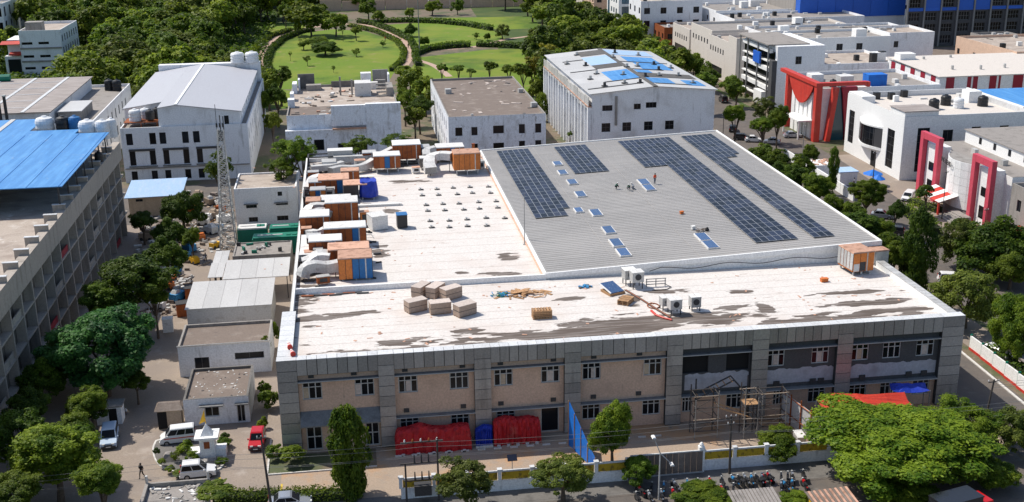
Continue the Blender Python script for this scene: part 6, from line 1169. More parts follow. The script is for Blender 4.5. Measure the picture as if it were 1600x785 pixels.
upole('slim pole on the far street beside the red-fronted shop', 88, 330, 11, .12, (0, 0), ((.95, .8),)); upole('slim grey pole at the corner of the blue-patched hall', 80.5, 238, 10, .1, (0, 0), ((.95, .7),)); upole('grey post before the red portal building', 96.5, 232, 8, .1, (0, 0), ((.95, .6),), 'steel')
# overhead wires
wr = thing('overhead_wires', 'bundle of thin overhead wires strung along the road in front of the factory', 'wires', (20, 103.3, 0))
for k_, (z, y) in enumerate(((6.5, 103.2), (6.05, 103.1), (5.2, 103.0), (4.9, 103.3))):
    pts = []; anchors = [(-60, z-.4), (-12.6, z+.2), (p0.x, z), (37.3, z-.1), (68.8, z-.6), (100, z-.6)]
    for (xa, za), (xb, zb) in zip(anchors, anchors[1:]):
        for i in range(8): t = i/8; pts.append((xa+(xb-xa)*t, y, za+(zb-za)*t-1.0*4*t*(1-t)*min(1, (xb-xa)/40)*.5))
    W(wr).path(pts, .014, 4).build('wire', 'wire', wr)
for k_ in range(3): W(wr).path([(68.6, 108, 5.9-.3*k_), (84, 109, 5.5-.3*k_), (110, 111, 6.2-.3*k_)], .018, 4).build('wire', 'wire', wr)
# right-side boundary walls
r = thing('road_wall', 'green and white boundary wall with a red foot along the road at the right', 'wall', (78.5, 118, 0)); mb = W(r)
for i in range(8): A = Vector((77.9+.12*i, 106+i*3.0, 0)); W(r).box(A.x, A.y, 0, A.x+.2, A.y+2.95, 1.9).build('wall_panel', 'clean_white', r); W(r).box(A.x-.05, A.y, 0, A.x-.003, A.y+2.95, .35).build('red_foot', 'red_paint', r)
for i in range(9): W(r).box(77.85+.12*i, 105.9+i*3.0, 0, 78.15+.12*i, 106.1+i*3, 2.1).build('pier', 'green_paint', r)
r = thing('low_side_roof', 'pale flat-roofed shelter behind the green and white boundary wall', 'shelter', (82, 116, 0)); MB().box(-2.2, -7, 2.6, 2.2, 8, 2.75).build('roof', 'old_sheet', r); 
for x in (-2, 2):
    for y in (-6.5, 0, 7.5): MB().obox((x, y, 0), .2, .2, 2.6).build('post', 'galv', r)
# white compound walls opposite the red portal building
r = thing('compound_wall', 'white compound wall beside the parked cars across the road', 'wall', (94, 215, 0))
for i in range(6): W(r).box(93.8, 200+i*6, 0, 94.1, 205.9+i*6, 2.0).build('wall_panel', 'clean_white', r)
r = thing('shelter_box', 'white cabin with a pale blue top in the yard before the white office', 'cabin', (97.8, 213, 0)); MB().box(-1.8, -1.8, 0, 1.8, 1.8, 2.7).build('wall', 'clean_white', r); MB().box(-2, -2, 2.7, 2, 2, 2.85).build('roof', 'pale_blue_sheet', r)
r = thing('rubble_bin', 'low white enclosure with broken tiles on top near the white cabin', 'enclosure', (95.8, 222, 0)); MB().box(-3, -2.5, 0, 3, 2.5, 2.2).build('wall', 'clean_white', r); rr = random.Random(2)
for i in range(40): link('tile_fragment', cube('rusty_top'), r, (rr.uniform(-2.8, 2.8), rr.uniform(-2.3, 2.3), 2.2), rr.uniform(0, 6), (rr.uniform(.3, .9), rr.uniform(.2, .5), .15))
for i, (x, y, m) in enumerate(((102.5, 210.5, 'blue_cloth'), (101.8, 206.6, 'blue_cloth'))):
    r = thing('parasol', ('blue canopy nearest the white office wall', 'smaller blue canopy beside the white van stall')[i], 'canopy', (x, y, 0)); MB().lathe((0, 0, 2.3), [(2.0-.6*i, 0), (1.9-.6*i, .1), (.1, .9)], 8).build('canopy', m, r); MB().tube((0, 0, 0), (0, 0, 2.4), .06, n=6).build('pole', 'steel', r)
# shrine kiosk and garden island
r = thing('kiosk', 'small white roadside kiosk with pyramid roof and yellow flag', 'kiosk', (-17.0, 116.3, 0))
MB().box(-.8, -.7, 0, .8, .7, 2.5).build('wall', 'clean_white', r); MB().box(-1.25, -1.1, 2.5, 1.25, 1.15, 2.72).build('roof_slab', 'clean_white', r); MB().hull([(-.65, -.6, 2.72), (.65, -.6, 2.72), (.65, .6, 2.72), (-.65, .6, 2.72)], [(-.04, -.04, 3.9), (.04, -.04, 3.9), (.04, .04, 3.9), (-.04, .04, 3.9)]).build('spire', 'clean_white', r)
MB().box(-.32, -.74, 1.3, .28, -.71, 2.1).build('opening', 'rust', r); MB().box(-1.9, -1.0, 0, -.81, .6, 1.0).build('side_block', 'clean_white', r); MB().box(.81, -.4, 0, 1.9, .9, 1.0).build('side_block', 'clean_white', r); MB().box(-.9, -1.8, 0, .9, -1.02, .35).build('step', 'grey_concrete', r)
MB().tube((-.2, 1.3, 0), (-.2, 1.3, 4.0), .04, n=6).build('flag_pole', 'yellow_paint', r); MB().hull([(-.2, 1.28, 3.6), (-.2, 1.32, 3.6), (-.9, 1.32, 3.3), (-.9, 1.28, 3.3)], [(-.2, 1.28, 5.0), (-.2, 1.32, 5.0), (-.25, 1.32, 4.9), (-.25, 1.28, 4.9)]).build('flag', 'yellow_paint', r)
isl = [tuple(at(u, v))[:2] for u, v in smooth([(243, 690), (238, 702), (241, 718), (250, 730), (266, 737), (285, 741), (312, 742), (345, 734), (352, 715), (345, 692), (300, 686), (260, 685)], 3)]
cx, cy = sum(p[0] for p in isl)/len(isl), sum(p[1] for p in isl)/len(isl); mb = MB((cx, cy, 0)); mb.prism(isl, 0, .16); o = mb.build('garden_kerb', 'kerb_white'); o['kind'] = 'structure'
mb = MB((cx, cy, 0)); mb.prism([(cx+(x-cx)*.95, cy+(y-cy)*.95) for x, y in isl], 0, .165); o = mb.build('garden_bed', 'dark_concrete'); o['kind'] = 'structure'
r = thing('garden_rock', 'small grey fountain rock in the garden island', 'rock', (-21.2, 115.9, .16)); MB().hull([(-.8, -.6, 0), (.8, -.6, 0), (.7, .7, 0), (-.8, .6, 0)], [(-.3, -.2, .8), (.35, -.2, .7), (.3, .3, .9), (-.3, .3, .85)]).build('rock', 'dark_roof', r)
# driveway slab kerbs by the front bed
k = MB((-8, 113, 0)); k.box(-10.4, 110.9, 0, 1.0, 111.05, .14).box(-10.6, 111.06, 0, -10.4, 119, .14); struct('bed_kerb', k, 'kerb_white')
sheet('planting_bed', [(-10.4, 111.05), (1.0, 111.05), (1.0, 115.1), (-10.4, 115.1)], .03, 'earth')
k = MB((-20, 112, 0)); k.box(-9, 104.3, 0, -8.8, 108.9, .01).box(-15.6, 108.6, .006, -15.3, 111.4, .012); struct('yellow_road_marking', k, 'kerb_yellow')
# ================================================================= vehicles
def wheel(parent, x, y, r_, wd):
    t = MB().tube((x, y-wd/2, r_), (x, y+wd/2, r_), r_, n=16).build('wheel', 'tyre', parent); s_ = -1 if y < 0 else 1
    h = MB().tube((x, y+s_*wd/2, r_), (x, y+s_*(wd/2+.02), r_), r_*.6, n=12).build('rim', 'rim', t); return t
def car(lb, x, y, rz, m, L=4.0, Wd=1.7, H=1.5, kind='hatch', group=None, name='parked_car', cat='car', stripe=False):
    """length along local x, nose at +x"""
    r = thing(name, lb, cat, (x, y, 0), rz, group); h = L/2; w_ = Wd/2
    if kind == 'van': low = [(-h, .3), (-h, 1.0), (-h+.04, 1.12), (h-.62, 1.12), (h-.12, .86), (h, .6), (h, .3)]; gl = (-h+.05, -h+.16, h-1.25, h-.60, 1.12, H)
    elif kind == 'sedan': low = [(-h, .3), (-h+.03, .78), (-h+.2, .95), (h-1.2, .92), (h-.15, .74), (h, .5), (h, .3)]; gl = (-h+.5, -h+1.1, h-2.0, h-1.15, .93, H)
    else: low = [(-h, .3), (-h+.02, .85), (-h+.06, .98), (h-1.0, .98), (h-.12, .78), (h, .52), (h, .3)]; gl = (-h+.06, -h+.32, h-1.65, h-.92, .98, H)
    vs = []; n = len(low)
    for s_, k_ in ((-1, 1), (-1, .94), (1, .94), (1, 1)): pass
    rings = []
    for yy, f_ in ((-w_, .94), (-w_+.07, 1), (w_-.07, 1), (w_, .94)):
        cz = .62; rings.append([(px*(.985 if f_ < 1 else 1), yy, cz+(pz-cz)*f_) for px, pz in low])
    mb = MB()
    for a, b in zip(rings, rings[1:]):
        o = len(mb.v); mb.v += a+b; mb.f += [(o+i, o+n+i, o+n+(i+1) % n, o+(i+1) % n) for i in range(n)]
    o = len(mb.v); mb.v += rings[0]+rings[-1]; mb.f += [tuple(range(o, o+n)), tuple(range(o+n, o+2*n))[::-1]]
    x0, x1, x2, x3, zb, zt = gl; wi = w_-.14
    mb.hull([(x0, -w_+.05, zb-.03), (x3, -w_+.05, zb-.03), (x3, w_-.05, zb-.03), (x0, w_-.05, zb-.03)], [(x1, -wi, zt), (x2, -wi, zt), (x2, wi, zt), (x1, wi, zt)])
    b = mb.build('body', m, r)
    mb = MB(); mb.hull([(x1-.02, -wi-.02, zt-.06), (x2+.04, -wi-.02, zt-.06), (x2+.04, wi+.02, zt-.06), (x1-.02, wi+.02, zt-.06)], [(x1+.12, -wi+.1, zt+.05), (x2-.1, -wi+.1, zt+.05), (x2-.1, wi-.1, zt+.05), (x1+.12, wi-.1, zt+.05)]); mb.build('roof', m, r)
    def on(s_, xa, xb, ta, tb):     # side glass between bottom/top fractions on the sloping side
        e = .012; yb = lambda t: s_*((w_-.05)*(1-t)+wi*t+e); z = lambda t: zb+(zt-zb)*t
        def X(t, f_): a = x0+(x1-x0)*t; c = x3+(x2-x3)*t; return a+(c-a)*f_
        q = [(X(ta, xa), yb(ta), z(ta)), (X(ta, xb), yb(ta), z(ta)), (X(tb, xb), yb(tb), z(tb)), (X(tb, xa), yb(tb), z(tb))]
        MB().hull(q, [(a_, b_-s_*.03, c_) for a_, b_, c_ in q]).build('side_window', 'pane', r)
    ns = 3 if kind == 'van' else 2
    for s_ in (-1, 1):
        for k_ in range(ns): on(s_, .04+k_*.93/ns, .04+(k_+.93)*.93/ns, .12, .86)
    for (xa, xb, nm) in ((x3, x2, 'windscreen'), (x0, x1, 'rear_window')):
        e = .014 if nm == 'windscreen' else -.014; f_ = lambda t: xa+(xb-xa)*t+e; ww = lambda t: (w_-.05)*(1-t)+wi*t-.1; z = lambda t: zb+(zt-zb)*t
        q = [(f_(.1), -ww(.1), z(.1)), (f_(.1), ww(.1), z(.1)), (f_(.9), ww(.9), z(.9)), (f_(.9), -ww(.9), z(.9))]; MB().hull(q, [(a_-e*2, b_, c_) for a_, b_, c_ in q]).build(nm, 'pane', r)
    for s_ in (-1, 1):
        for xx in (-h*.6, h*.62): wheel(r, xx, s_*(w_-.08), .31, .2)
        MB().box(h-.14, s_*(w_-.38)-.16, .62, h-.02, s_*(w_-.38)+.16, .78).build('headlight', 'lamp_clear', r); MB().box(-h-.01, s_*(w_-.16)-.08, .7, -h+.1, s_*(w_-.16)+.08, 1.1).build('tail_light', 'lamp_red', r)
        MB().box(x3-.35, s_*(w_+.01), zb, x3-.2, s_*(w_+.17), zb+.14).build('mirror', m, r)
        if stripe: MB().box(-h+.2, s_*(w_-.0), .82, h-.5, s_*(w_+.012), .93).build('stripe', 'red_paint', r)
    MB().box(h-.08, -w_*.9, .3, h+.05, w_*.9, .5).build('front_bumper', 'dark_metal' if kind != 'van' else m, r); MB().box(h-.02, -w_*.5, .52, h+.02, w_*.5, .66).build('grille', 'dark_metal', r); MB().box(-h-.05, -w_*.9, .3, -h+.06, w_*.9, .5).build('rear_bumper', m, r)
    MB().box(h+.052, -.24, .36, h+.06, .24, .47).build('number_plate', 'white_top', r); MB().box(-h-.06, -.24, .55, -h-.052, .24, .67).build('number_plate', 'white_top', r)
    return r
p = at(278, 694); car('white minivan with a red side stripe parked in front of the guard house', p.x, p.y+.5, math.pi+.10, 'car_white', 3.9, 1.6, 1.9, 'van', stripe=True, name='van', cat='van')
p = at(311, 748); car('white boxy hatchback parked at the garden island, nose to the right', p.x-.1, p.y+.6, .06, 'car_white', 3.7, 1.6, 1.68)
p = at(402, 700); car('bright red hatchback parked facing the camera beside the factory corner', p.x, p.y+.7, -HP-.05, 'car_red', 3.6, 1.6, 1.6)
p = at(455, 778); car('silver saloon car at the bottom edge behind the hedge', p.x, 104.2, .02, 'car_silver', 4.3, 1.7, 1.42, 'sedan')
p = at(172, 690); car('pale blue-white jeep half under the left trees', -28.3, 121.5, -HP+.1, 'car_bluewhite', 4.0, 1.75, 1.8)
c1 = car('white estate car parked before the pink-framed office', 104.6, 199.2, -HP-1.0+.3, 'car_white', 4.6, 1.8, 1.6)
cars = [((1487, 441), -.3, 'car_white', 'white hatchback on the road beyond the dark cypress', 'hatch'), ((1378, 341), -.5, 'car_silver', 'silver car half hidden by the roadside trees', 'sedan'), ((1393, 366), 2.6, 'car_dark', 'dark pickup with loaded bed by the roadside trees', 'hatch'), ((1160, 219), -.4, 'car_dark', 'black car parked nearest the far corner of the grey roof', 'hatch'), ((1178, 222), -.3, 'car_white', 'white saloon parked beside the black car at the far corner', 'sedan'), ((1205, 225), 2.8, 'car_silver', 'second pale saloon beside the white one at the far corner', 'sedan'),
        ((1540, 395), 0.2, 'car_silver', 'silver car in the shade near the grey office', 'sedan'), ((1568, 398), .1, 'car_white', 'white car beside the silver one near the grey office', 'hatch'), ((1145, 205), 1.2, 'car_dark', 'dark car behind the tree at the far street corner', 'hatch'), ((1238, 215), -.1, 'car_silver', 'grey car under the porch of the red portal building', 'sedan'), ((1130, 160), 1.5, 'car_dark', 'dark van on the far street below the palms', 'van'), ((1560, 560), -1.2, 'car_white', 'white scooter-sized car behind the boundary wall at the right', 'hatch')]
for (u, v), rz, m, lb, kd in cars:
    p = at(u, v); car(lb, p.x, p.y, rz, m, 4.1, 1.7, 1.5 if kd != 'van' else 1.9, kd)
# dark lorry under the big tree
r = thing('lorry', 'dark red lorry with a black box parked under the big bright tree', 'lorry', (at(1500, 800, 1.5).x, at(1500, 800, 1.5).y, 0), .25)
MB().box(-3.0, -1.1, .9, 1.6, 1.1, 3.3).build('cargo_box', 'dark_red_paint' if 0 else 'car_dark', r); MB().box(-3.05, -1.15, 3.3, 1.65, 1.15, 3.42).build('box_roof', 'car_dark', r)
MB().hull([(1.7, -1.05, .6), (3.5, -1.05, .6), (3.5, 1.05, .6), (1.7, 1.05, .6)], [(1.8, -1, 2.6), (3.0, -1, 2.6), (3.0, 1, 2.6), (1.8, 1, 2.6)]).build('cab', 'car_red', r); MB().hull([(3.28, -.9, 1.6), (3.3, .9, 1.6), (3.32, .9, 1.6), (3.3, -.9, 1.6)], [(3.06, -.85, 2.45), (3.06, .85, 2.45), (3.1, .85, 2.45), (3.1, -.85, 2.45)]).build('windscreen', 'pane', r); MB().box(-3, -.5, .55, 3.3, .5, .9).build('chassis', 'dark_metal', r)
for x in (-2.1, -1.2, 2.6):
    for s_ in (-1, 1): wheel(r, x, s_*.95, .45, .26)
# yellow cargo stall and sheet-roofed stall
r = thing('stall', 'yellow roadside stall with a corrugated rusty roof at the bottom right', 'stall', (at(1300, 795, 1.5).x, at(1300, 795, 1.5).y, 0), .08); MB().box(-1.9, -1.1, .3, 1.9, 1.1, 2.3).build('wall', 'yellow_paint', r)
for i in range(16): MB().hull([(-2.2+i*.28, -1.5, 2.3), (-1.97+i*.28, -1.5, 2.3), (-1.97+i*.28, 1.5, 2.75), (-2.2+i*.28, 1.5, 2.75)], [(-2.2+i*.28, -1.5, 2.36), (-1.97+i*.28, -1.5, 2.36), (-1.97+i*.28, 1.5, 2.81), (-2.2+i*.28, 1.5, 2.81)]).build('roof_rib', 'rusty_top' if i % 2 else 'dirty_roof', r)
r = thing('stall', 'grey corrugated sheet roof over the motorbike stand at the bottom', 'stall', (at(1160, 786, 2.4).x, at(1160, 786, 2.4).y, 0), 0)
for i in range(7, 20): MB().hull([(-3.4+i*.36, -2.2, 2.2), (-3.12+i*.36, -2.2, 2.2), (-3.12+i*.36, 2.0, 2.6), (-3.4+i*.36, 2.0, 2.6)], [(-3.4+i*.36, -2.2, 2.27), (-3.12+i*.36, -2.2, 2.27), (-3.12+i*.36, 2.0, 2.67), (-3.4+i*.36, 2.0, 2.67)]).build('roof_rib', 'dark_roof', r)
for x in (-.6, 3.4):
    for y in (-2, 1.8): MB().obox((x, y, 0), .1, .1, 2.3).build('post', 'steel', r)
# motorbikes
def bike(lb, x, y, rz, m, grp='motorbikes parked along the outer road'):
    r = thing('motorbike', lb, 'motorbike', (x, y, 0), rz, grp)
    for xx in (-.62, .62): MB().tube((xx, -.05, .29), (xx, .05, .29), .29, n=14).build('wheel', 'tyre', r)
    MB().hull([(-.35, -.12, .35), (.3, -.12, .35), (.3, .12, .35), (-.35, .12, .35)], [(-.2, -.1, .7), (.25, -.1, .72), (.25, .1, .72), (-.2, .1, .7)]).build('engine', 'dark_metal', r)
    MB().hull([(-.05, -.14, .72), (.4, -.12, .76), (.4, .12, .76), (-.05, .14, .72)], [(0, -.09, .92), (.34, -.07, .94), (.34, .07, .94), (0, .09, .92)]).build('tank', m, r)
    MB().hull([(-.75, -.12, .72), (0, -.13, .72), (0, .13, .72), (-.75, .12, .72)], [(-.72, -.1, .84), (0, -.1, .82), (0, .1, .82), (-.72, .1, .84)]).build('seat', 'black_tank', r)
    MB().tube((.62, 0, .3), (.38, 0, 1.0), .035, n=6).build('fork', 'steel', r); MB().tube((.36, -.34, 1.04), (.36, .34, 1.04), .025, n=6).build('handlebar', 'steel', r); MB().box(.44, -.08, .86, .54, .08, 1.02).build('headlight', 'lamp_clear', r); MB().hull([(-.9, -.06, .55), (-.6, -.06, .6), (-.6, .06, .6), (-.9, .06, .55)], [(-.9, -.05, .6), (-.6, -.05, .68), (-.6, .05, .68), (-.9, .05, .6)]).build('mudguard', m, r); return r
rr = random.Random(12); cols = ['car_red', 'machine_blue', 'black_tank', 'car_silver', 'car_dark']; b0 = {}; bc = {}
for i in range(34):
    x = 26.5+i*.62 if i < 30 else 40+(i-30)*.9; y = 100.9+rr.uniform(-.25, .25) if i % 2 else 99.3+rr.uniform(-.3, .3); m = cols[rr.randrange(5)]
    if 36.5 < x < 41 and i % 2 == 0: y = 100.9
    cn_ = {'car_red': 'red', 'machine_blue': 'blue', 'black_tank': 'black', 'car_silver': 'silver', 'car_dark': 'dark'}[m]
    pos = 'in the row nearest the wall' if i % 2 else 'in the outer row'; sec = 'before the gate' if x < 35 else ('beside the grey sheet stall' if x < 43 else 'toward the yellow stall')
    lb = '%s motorbike %s, %s' % (cn_, pos, sec); bc[lb] = bc.get(lb, 0)+1; lb = ('', 'second ', 'third ', 'fourth ', 'fifth ')[bc[lb]-1]+lb
    if m not in b0: b0[m] = bike(lb, x, y, HP+rr.uniform(-.3, .3), m)
    else: dup(b0[m], (x, y, 0), HP+rr.uniform(-.35, .35), lb)
# ================================================================= people
def person(lb, x, y, z, rz, joints, cols, hair='black_tank', helmet=False):
    """joints: dict name -> (x,y,z); one continuous skinned body, coloured by body region"""
    r = thing('person', lb, 'person', (x, y, z), rz); J = joints
    order = ['pelvis', 'chest', 'neck', 'head', 'top', 'sl', 'el', 'hl', 'sr', 'er', 'hr', 'pl', 'kl', 'fl', 'tl', 'pr', 'kr', 'fr', 'tr']
    rad = dict(pelvis=.15, chest=.17, neck=.06, head=.11, top=.08, sl=.075, el=.055, hl=.04, sr=.075, er=.055, hr=.04, pl=.10, kl=.07, fl=.05, tl=.045, pr=.10, kr=.07, fr=.05, tr=.045)
    E = [('pelvis', 'chest'), ('chest', 'neck'), ('neck', 'head'), ('head', 'top'), ('chest', 'sl'), ('sl', 'el'), ('el', 'hl'), ('chest', 'sr'), ('sr', 'er'), ('er', 'hr'), ('pelvis', 'pl'), ('pl', 'kl'), ('kl', 'fl'), ('fl', 'tl'), ('pelvis', 'pr'), ('pr', 'kr'), ('kr', 'fr'), ('fr', 'tr')]
    me = bpy.data.meshes.new('body'); me.from_pydata([J[k_] for k_ in order], [(order.index(a), order.index(b)) for a, b in E], []); o = link('body', me, r)
    sk = o.modifiers.new('skin', 'SKIN'); sv = me.skin_vertices[0].data
    for i, k_ in enumerate(order): sv[i].radius = (rad[k_], rad[k_]*(.7 if k_ in ('pelvis', 'chest') else 1)); sv[i].use_root = (i == 0)
    ss = o.modifiers.new('sub', 'SUBSURF'); ss.levels = ss.render_levels = 1
    dg = bpy.context.evaluated_depsgraph_get(); dg.update(); em = bpy.data.meshes.new_from_object(o.evaluated_get(dg)); o.modifiers.clear(); o.data = em; em.materials.clear()
    for c in cols: em.materials.append(MT[c])          # 0 skin, 1 shirt, 2 trousers
    segs = [(Vector(J[a]), Vector(J[b]), s_) for a, b, s_ in (('pelvis', 'chest', 1), ('chest', 'neck', 1), ('neck', 'head', 0), ('head', 'top', 0), ('chest', 'sl', 1), ('sl', 'el', 1), ('el', 'hl', 0), ('chest', 'sr', 1), ('sr', 'er', 1), ('er', 'hr', 0), ('pelvis', 'pl', 2), ('pl', 'kl', 2), ('kl', 'fl', 2), ('fl', 'tl', 3), ('pelvis', 'pr', 2), ('pr', 'kr', 2), ('kr', 'fr', 2), ('fr', 'tr', 3))]
    for pl in em.polygons:
        c = pl.center; best = min(segs, key=lambda s_: (c-(s_[0]+(s_[1]-s_[0])*max(0, min(1, (c-s_[0]).dot(s_[1]-s_[0])/(s_[1]-s_[0]).length_squared)))).length); pl.material_index = best[2]; pl.use_smooth = True
    hd, tp = Vector(J['head']), Vector(J['top']); c = hd.lerp(tp, .5)
    MB().lathe((c.x, c.y, c.z-.01), [(.115, 0), (.12, .05), (.09, .12), (.02, .15)], 12).build('helmet' if helmet else 'hair', 'helmet' if helmet else hair, r)
    return r
stand = dict(pelvis=(0, 0, .93), chest=(0, 0, 1.32), neck=(0, 0, 1.48), head=(0, -.02, 1.58), top=(0, -.02, 1.68), sl=(-.2, 0, 1.40), el=(-.27, .02, 1.12), hl=(-.27, -.08, .86), sr=(.2, 0, 1.40), er=(.27, .02, 1.12), hr=(.27, -.08, .86), pl=(-.09, 0, .88), kl=(-.11, -.04, .48), fl=(-.12, .02, .07), tl=(-.13, -.16, .04), pr=(.09, 0, .88), kr=(.12, .03, .48), fr=(.14, .12, .08), tr=(.15, -.04, .04))
walk = dict(stand); walk.update(kl=(-.09, -.18, .50), fl=(-.10, -.22, .07), tl=(-.10, -.40, .05), kr=(.1, .08, .47), fr=(.1, .32, .12), tr=(.1, .18, .04), hl=(-.26, .16, .88), hr=(.26, -.26, .92))
crouch = dict(pelvis=(0, .12, .38), chest=(0, -.12, .72), neck=(0, -.22, .85), head=(0, -.30, .92), top=(0, -.36, 1.01), sl=(-.2, -.14, .76), el=(-.24, -.36, .52), hl=(-.16, -.52, .30), sr=(.2, -.14, .76), er=(.24, -.36, .52), hr=(.16, -.52, .30), pl=(-.10, .10, .36), kl=(-.18, -.26, .44), fl=(-.15, .0, .08), tl=(-.15, -.18, .04), pr=(.10, .10, .36), kr=(.18, -.26, .44), fr=(.15, .0, .08), tr=(.15, -.18, .04))
kneel = dict(crouch); kneel.update(pelvis=(0, .1, .45), kl=(-.12, -.18, .08), fl=(-.12, .28, .08), tl=(-.12, .38, .05), kr=(.14, -.2, .08), fr=(.14, .26, .08), tr=(.14, .36, .05))
person('person in a dark suit walking across the driveway', -23.5, 112.6, 0, -.5, walk, ['skin', 'cloth_black', 'cloth_black', 'cloth_black'])
P_ = lambda u, v: at(u, v, 11.05+(at(u, v, 11.8).x-24)*.041)
q = P_(1023, 288); person('worker in a bright orange overall standing on the grey roof', q.x, q.y, GZ(q.x)+.07, .4, stand, ['skin', 'cloth_orange', 'cloth_grey', 'cloth_black'])
q = P_(962, 296); person('worker in dark green crouching alone on the grey roof', q.x, q.y, GZ(q.x)+.07, 1.3, crouch, ['skin', 'cloth_green', 'cloth_black', 'cloth_black'], helmet=True)
q = P_(983, 298); person('worker in teal with a white helmet crouching, left of the pair on the roof', q.x, q.y, GZ(q.x)+.07, -.6, crouch, ['skin', 'cloth_green', 'cloth_grey', 'cloth_black'], helmet=True)
q = P_(989, 296); person('worker in a white shirt kneeling, right of the pair on the roof', q.x, q.y, GZ(q.x)+.07, -1.2, kneel, ['skin', 'cloth_white', 'cloth_grey', 'cloth_black'], helmet=True)
q = at(319, 414); person('person in a pale shirt walking up the yard lane near the tower', q.x, q.y, 0, 2.8, walk, ['skin', 'cloth_white', 'cloth_grey', 'cloth_black'])
q = at(322, 411); person('second person walking up the yard lane beside the pale-shirted one', q.x, q.y, 0, 3.0, walk, ['skin', 'cloth_grey', 'cloth_black', 'cloth_black'])
q = at(298, 445); person('person in white bending down alone in the yard lane', q.x, q.y, 0, .8, crouch, ['skin', 'cloth_white', 'cloth_grey', 'cloth_black'])
q = at(233, 500); person('person in white near the locker by the lane trees', q.x, q.y, 0, .5, walk, ['skin', 'cloth_white', 'cloth_black', 'cloth_black'])
q = at(196, 648); person('person sitting by the white sentry booth in the shade', q.x, q.y, 0, 0, kneel, ['skin', 'cloth_white', 'cloth_grey', 'cloth_black'])
q = at(602, 64); person('person in orange standing on the round park lawn', q.x, q.y, 0, 0, walk, ['skin', 'cloth_orange', 'cloth_grey', 'cloth_black'])
q = at(638, 76); person('dark-clothed person walking on the curved park path', q.x, q.y, 0, 0, walk, ['skin', 'cloth_black', 'cloth_black', 'cloth_black'])
q = at(1334, 291); person('person standing near the poles before the white office', q.x, q.y, 0, .6, stand, ['skin', 'cloth_white', 'cloth_black', 'cloth_black'])
# brush pile by the near skylights
q = P_(1095, 362); r = thing('cable_pile', 'tangled heap of dry cable and a dark bag by the nearest skylight pair', 'cable pile', (q.x, q.y, GZ(q.x)+.07)); rr = random.Random(21)
for i in range(24): a = rr.uniform(0, 6.28); MB().tube((rr.uniform(-.8, .5), rr.uniform(-.3, .3), .05), (rr.uniform(-.9, .9), rr.uniform(-.6, .6), rr.uniform(.1, .5)), .03, n=4).build('cable', 'dirty_roof', r)
MB().lathe((.9, 0, 0), [(.25, 0), (.32, .2), (.12, .5), (.04, .55)], 8).build('bag', 'black_tank', r)
boxthing('white_sack', 'small white sack on the grey roof left of the cable pile', 'sack', at(1083, 359, 12).x, at(1083, 359, 12).y, .5, .4, .4, 'white_top', 'white_top', .3, GZ(at(1083, 359, 12).x)+.07)
boxthing('orange_bag', 'tiny orange bag lying in the middle of the grey roof', 'bag', at(1065, 335, 12).x, at(1065, 335, 12).y, .5, .35, .3, 'orange_paint', 'orange_paint', .3, GZ(at(1065, 335, 12).x)+.07)
# ================================================================= trees
def leaf_quads(rng, cen, nrm, size, asp=.6):
    n = len(cen); a = rng.normal(size=(n, 3)); a -= (a*nrm).sum(1)[:, None]*nrm; a /= np.linalg.norm(a, axis=1)[:, None]+1e-9; b = np.cross(nrm, a)
    s = (size*rng.uniform(.6, 1.4, n))[:, None]
    v = np.stack([cen-a*s, cen-b*s*asp*.9+a*s*.05, cen+a*s, cen+b*s*asp], 1); return v.reshape(-1, 3)
def quadmesh(name, v, m):
    n = len(v)//4; me = bpy.data.meshes.new(name); me.vertices.add(len(v)); me.vertices.foreach_set('co', v.astype(np.float32).ravel())
    me.loops.add(n*4); me.loops.foreach_set('vertex_index', np.arange(n*4, dtype=np.int32)); me.polygons.add(n); me.polygons.foreach_set('loop_start', np.arange(0, n*4, 4, dtype=np.int32))
    me.materials.append(MT[m]); me.update(calc_edges=True); return me
def crown_mesh(name, seed, nb, nl, leaf, m, shape='round', br=(.24, .40), gap=0.0, flat=1.0):
    """unit crown (radius about 1, centred at 0): nb clumps of leaf-sized faces"""
    g = np.random.default_rng(seed); C = []
    while len(C) < nb:
        d = g.normal(size=3); d /= np.linalg.norm(d)
        if shape == 'round':
            if d[2] < -.55: continue
            k = g.uniform(.45, .80)
        elif shape == 'umbrella':
            if d[2] < -.1: d[2] = abs(d[2])*.3
            k = g.uniform(.5, .82)
        elif shape == 'column': k = g.uniform(.35, .72)
        else: k = g.uniform(.35, .85)
        C.append(d*k)
    C = np.array(C); R = g.uniform(br[0]*.75, br[1]*1.1, nb)
    if shape != 'column':
        lob = g.normal(size=(6, 3)); lob /= np.linalg.norm(lob, axis=1)[:, None]; dn = C/np.linalg.norm(C, axis=1)[:, None]
        C *= (.66+.46*np.clip((dn@lob.T).max(1), 0, 1)**3*g.uniform(.8, 1.15, nb))[:, None]
    if shape == 'column': C[:, 2] = g.uniform(-.88, .86, nb); w_ = (1-np.abs(C[:, 2])**2.2*.65); C[:, :2] *= w_[:, None]
    idx = g.choice(nb, nl, p=R**1.6/(R**1.6).sum()); d = g.normal(size=(nl, 3)); d /= np.linalg.norm(d, axis=1)[:, None]
    out = C[idx]/(np.linalg.norm(C[idx], axis=1)[:, None]+1e-6); d = d+out*.55; d[:, 2] += .25; d /= np.linalg.norm(d, axis=1)[:, None]
    r = R[idx]*g.uniform(.55, 1.0, nl)**.5*g.choice([1, 1.3], nl, p=[.86, .14]); p = C[idx]+d*r[:, None]*np.array([1, 1, .8])*(1, 1, 1)
    p[:, 2] *= flat
    nr = d*.7+np.array([0, 0, .45])+g.normal(size=(nl, 3))*.42; nr /= np.linalg.norm(nr, axis=1)[:, None]
    return quadmesh(name, leaf_quads(g, p, nr, leaf), m), C
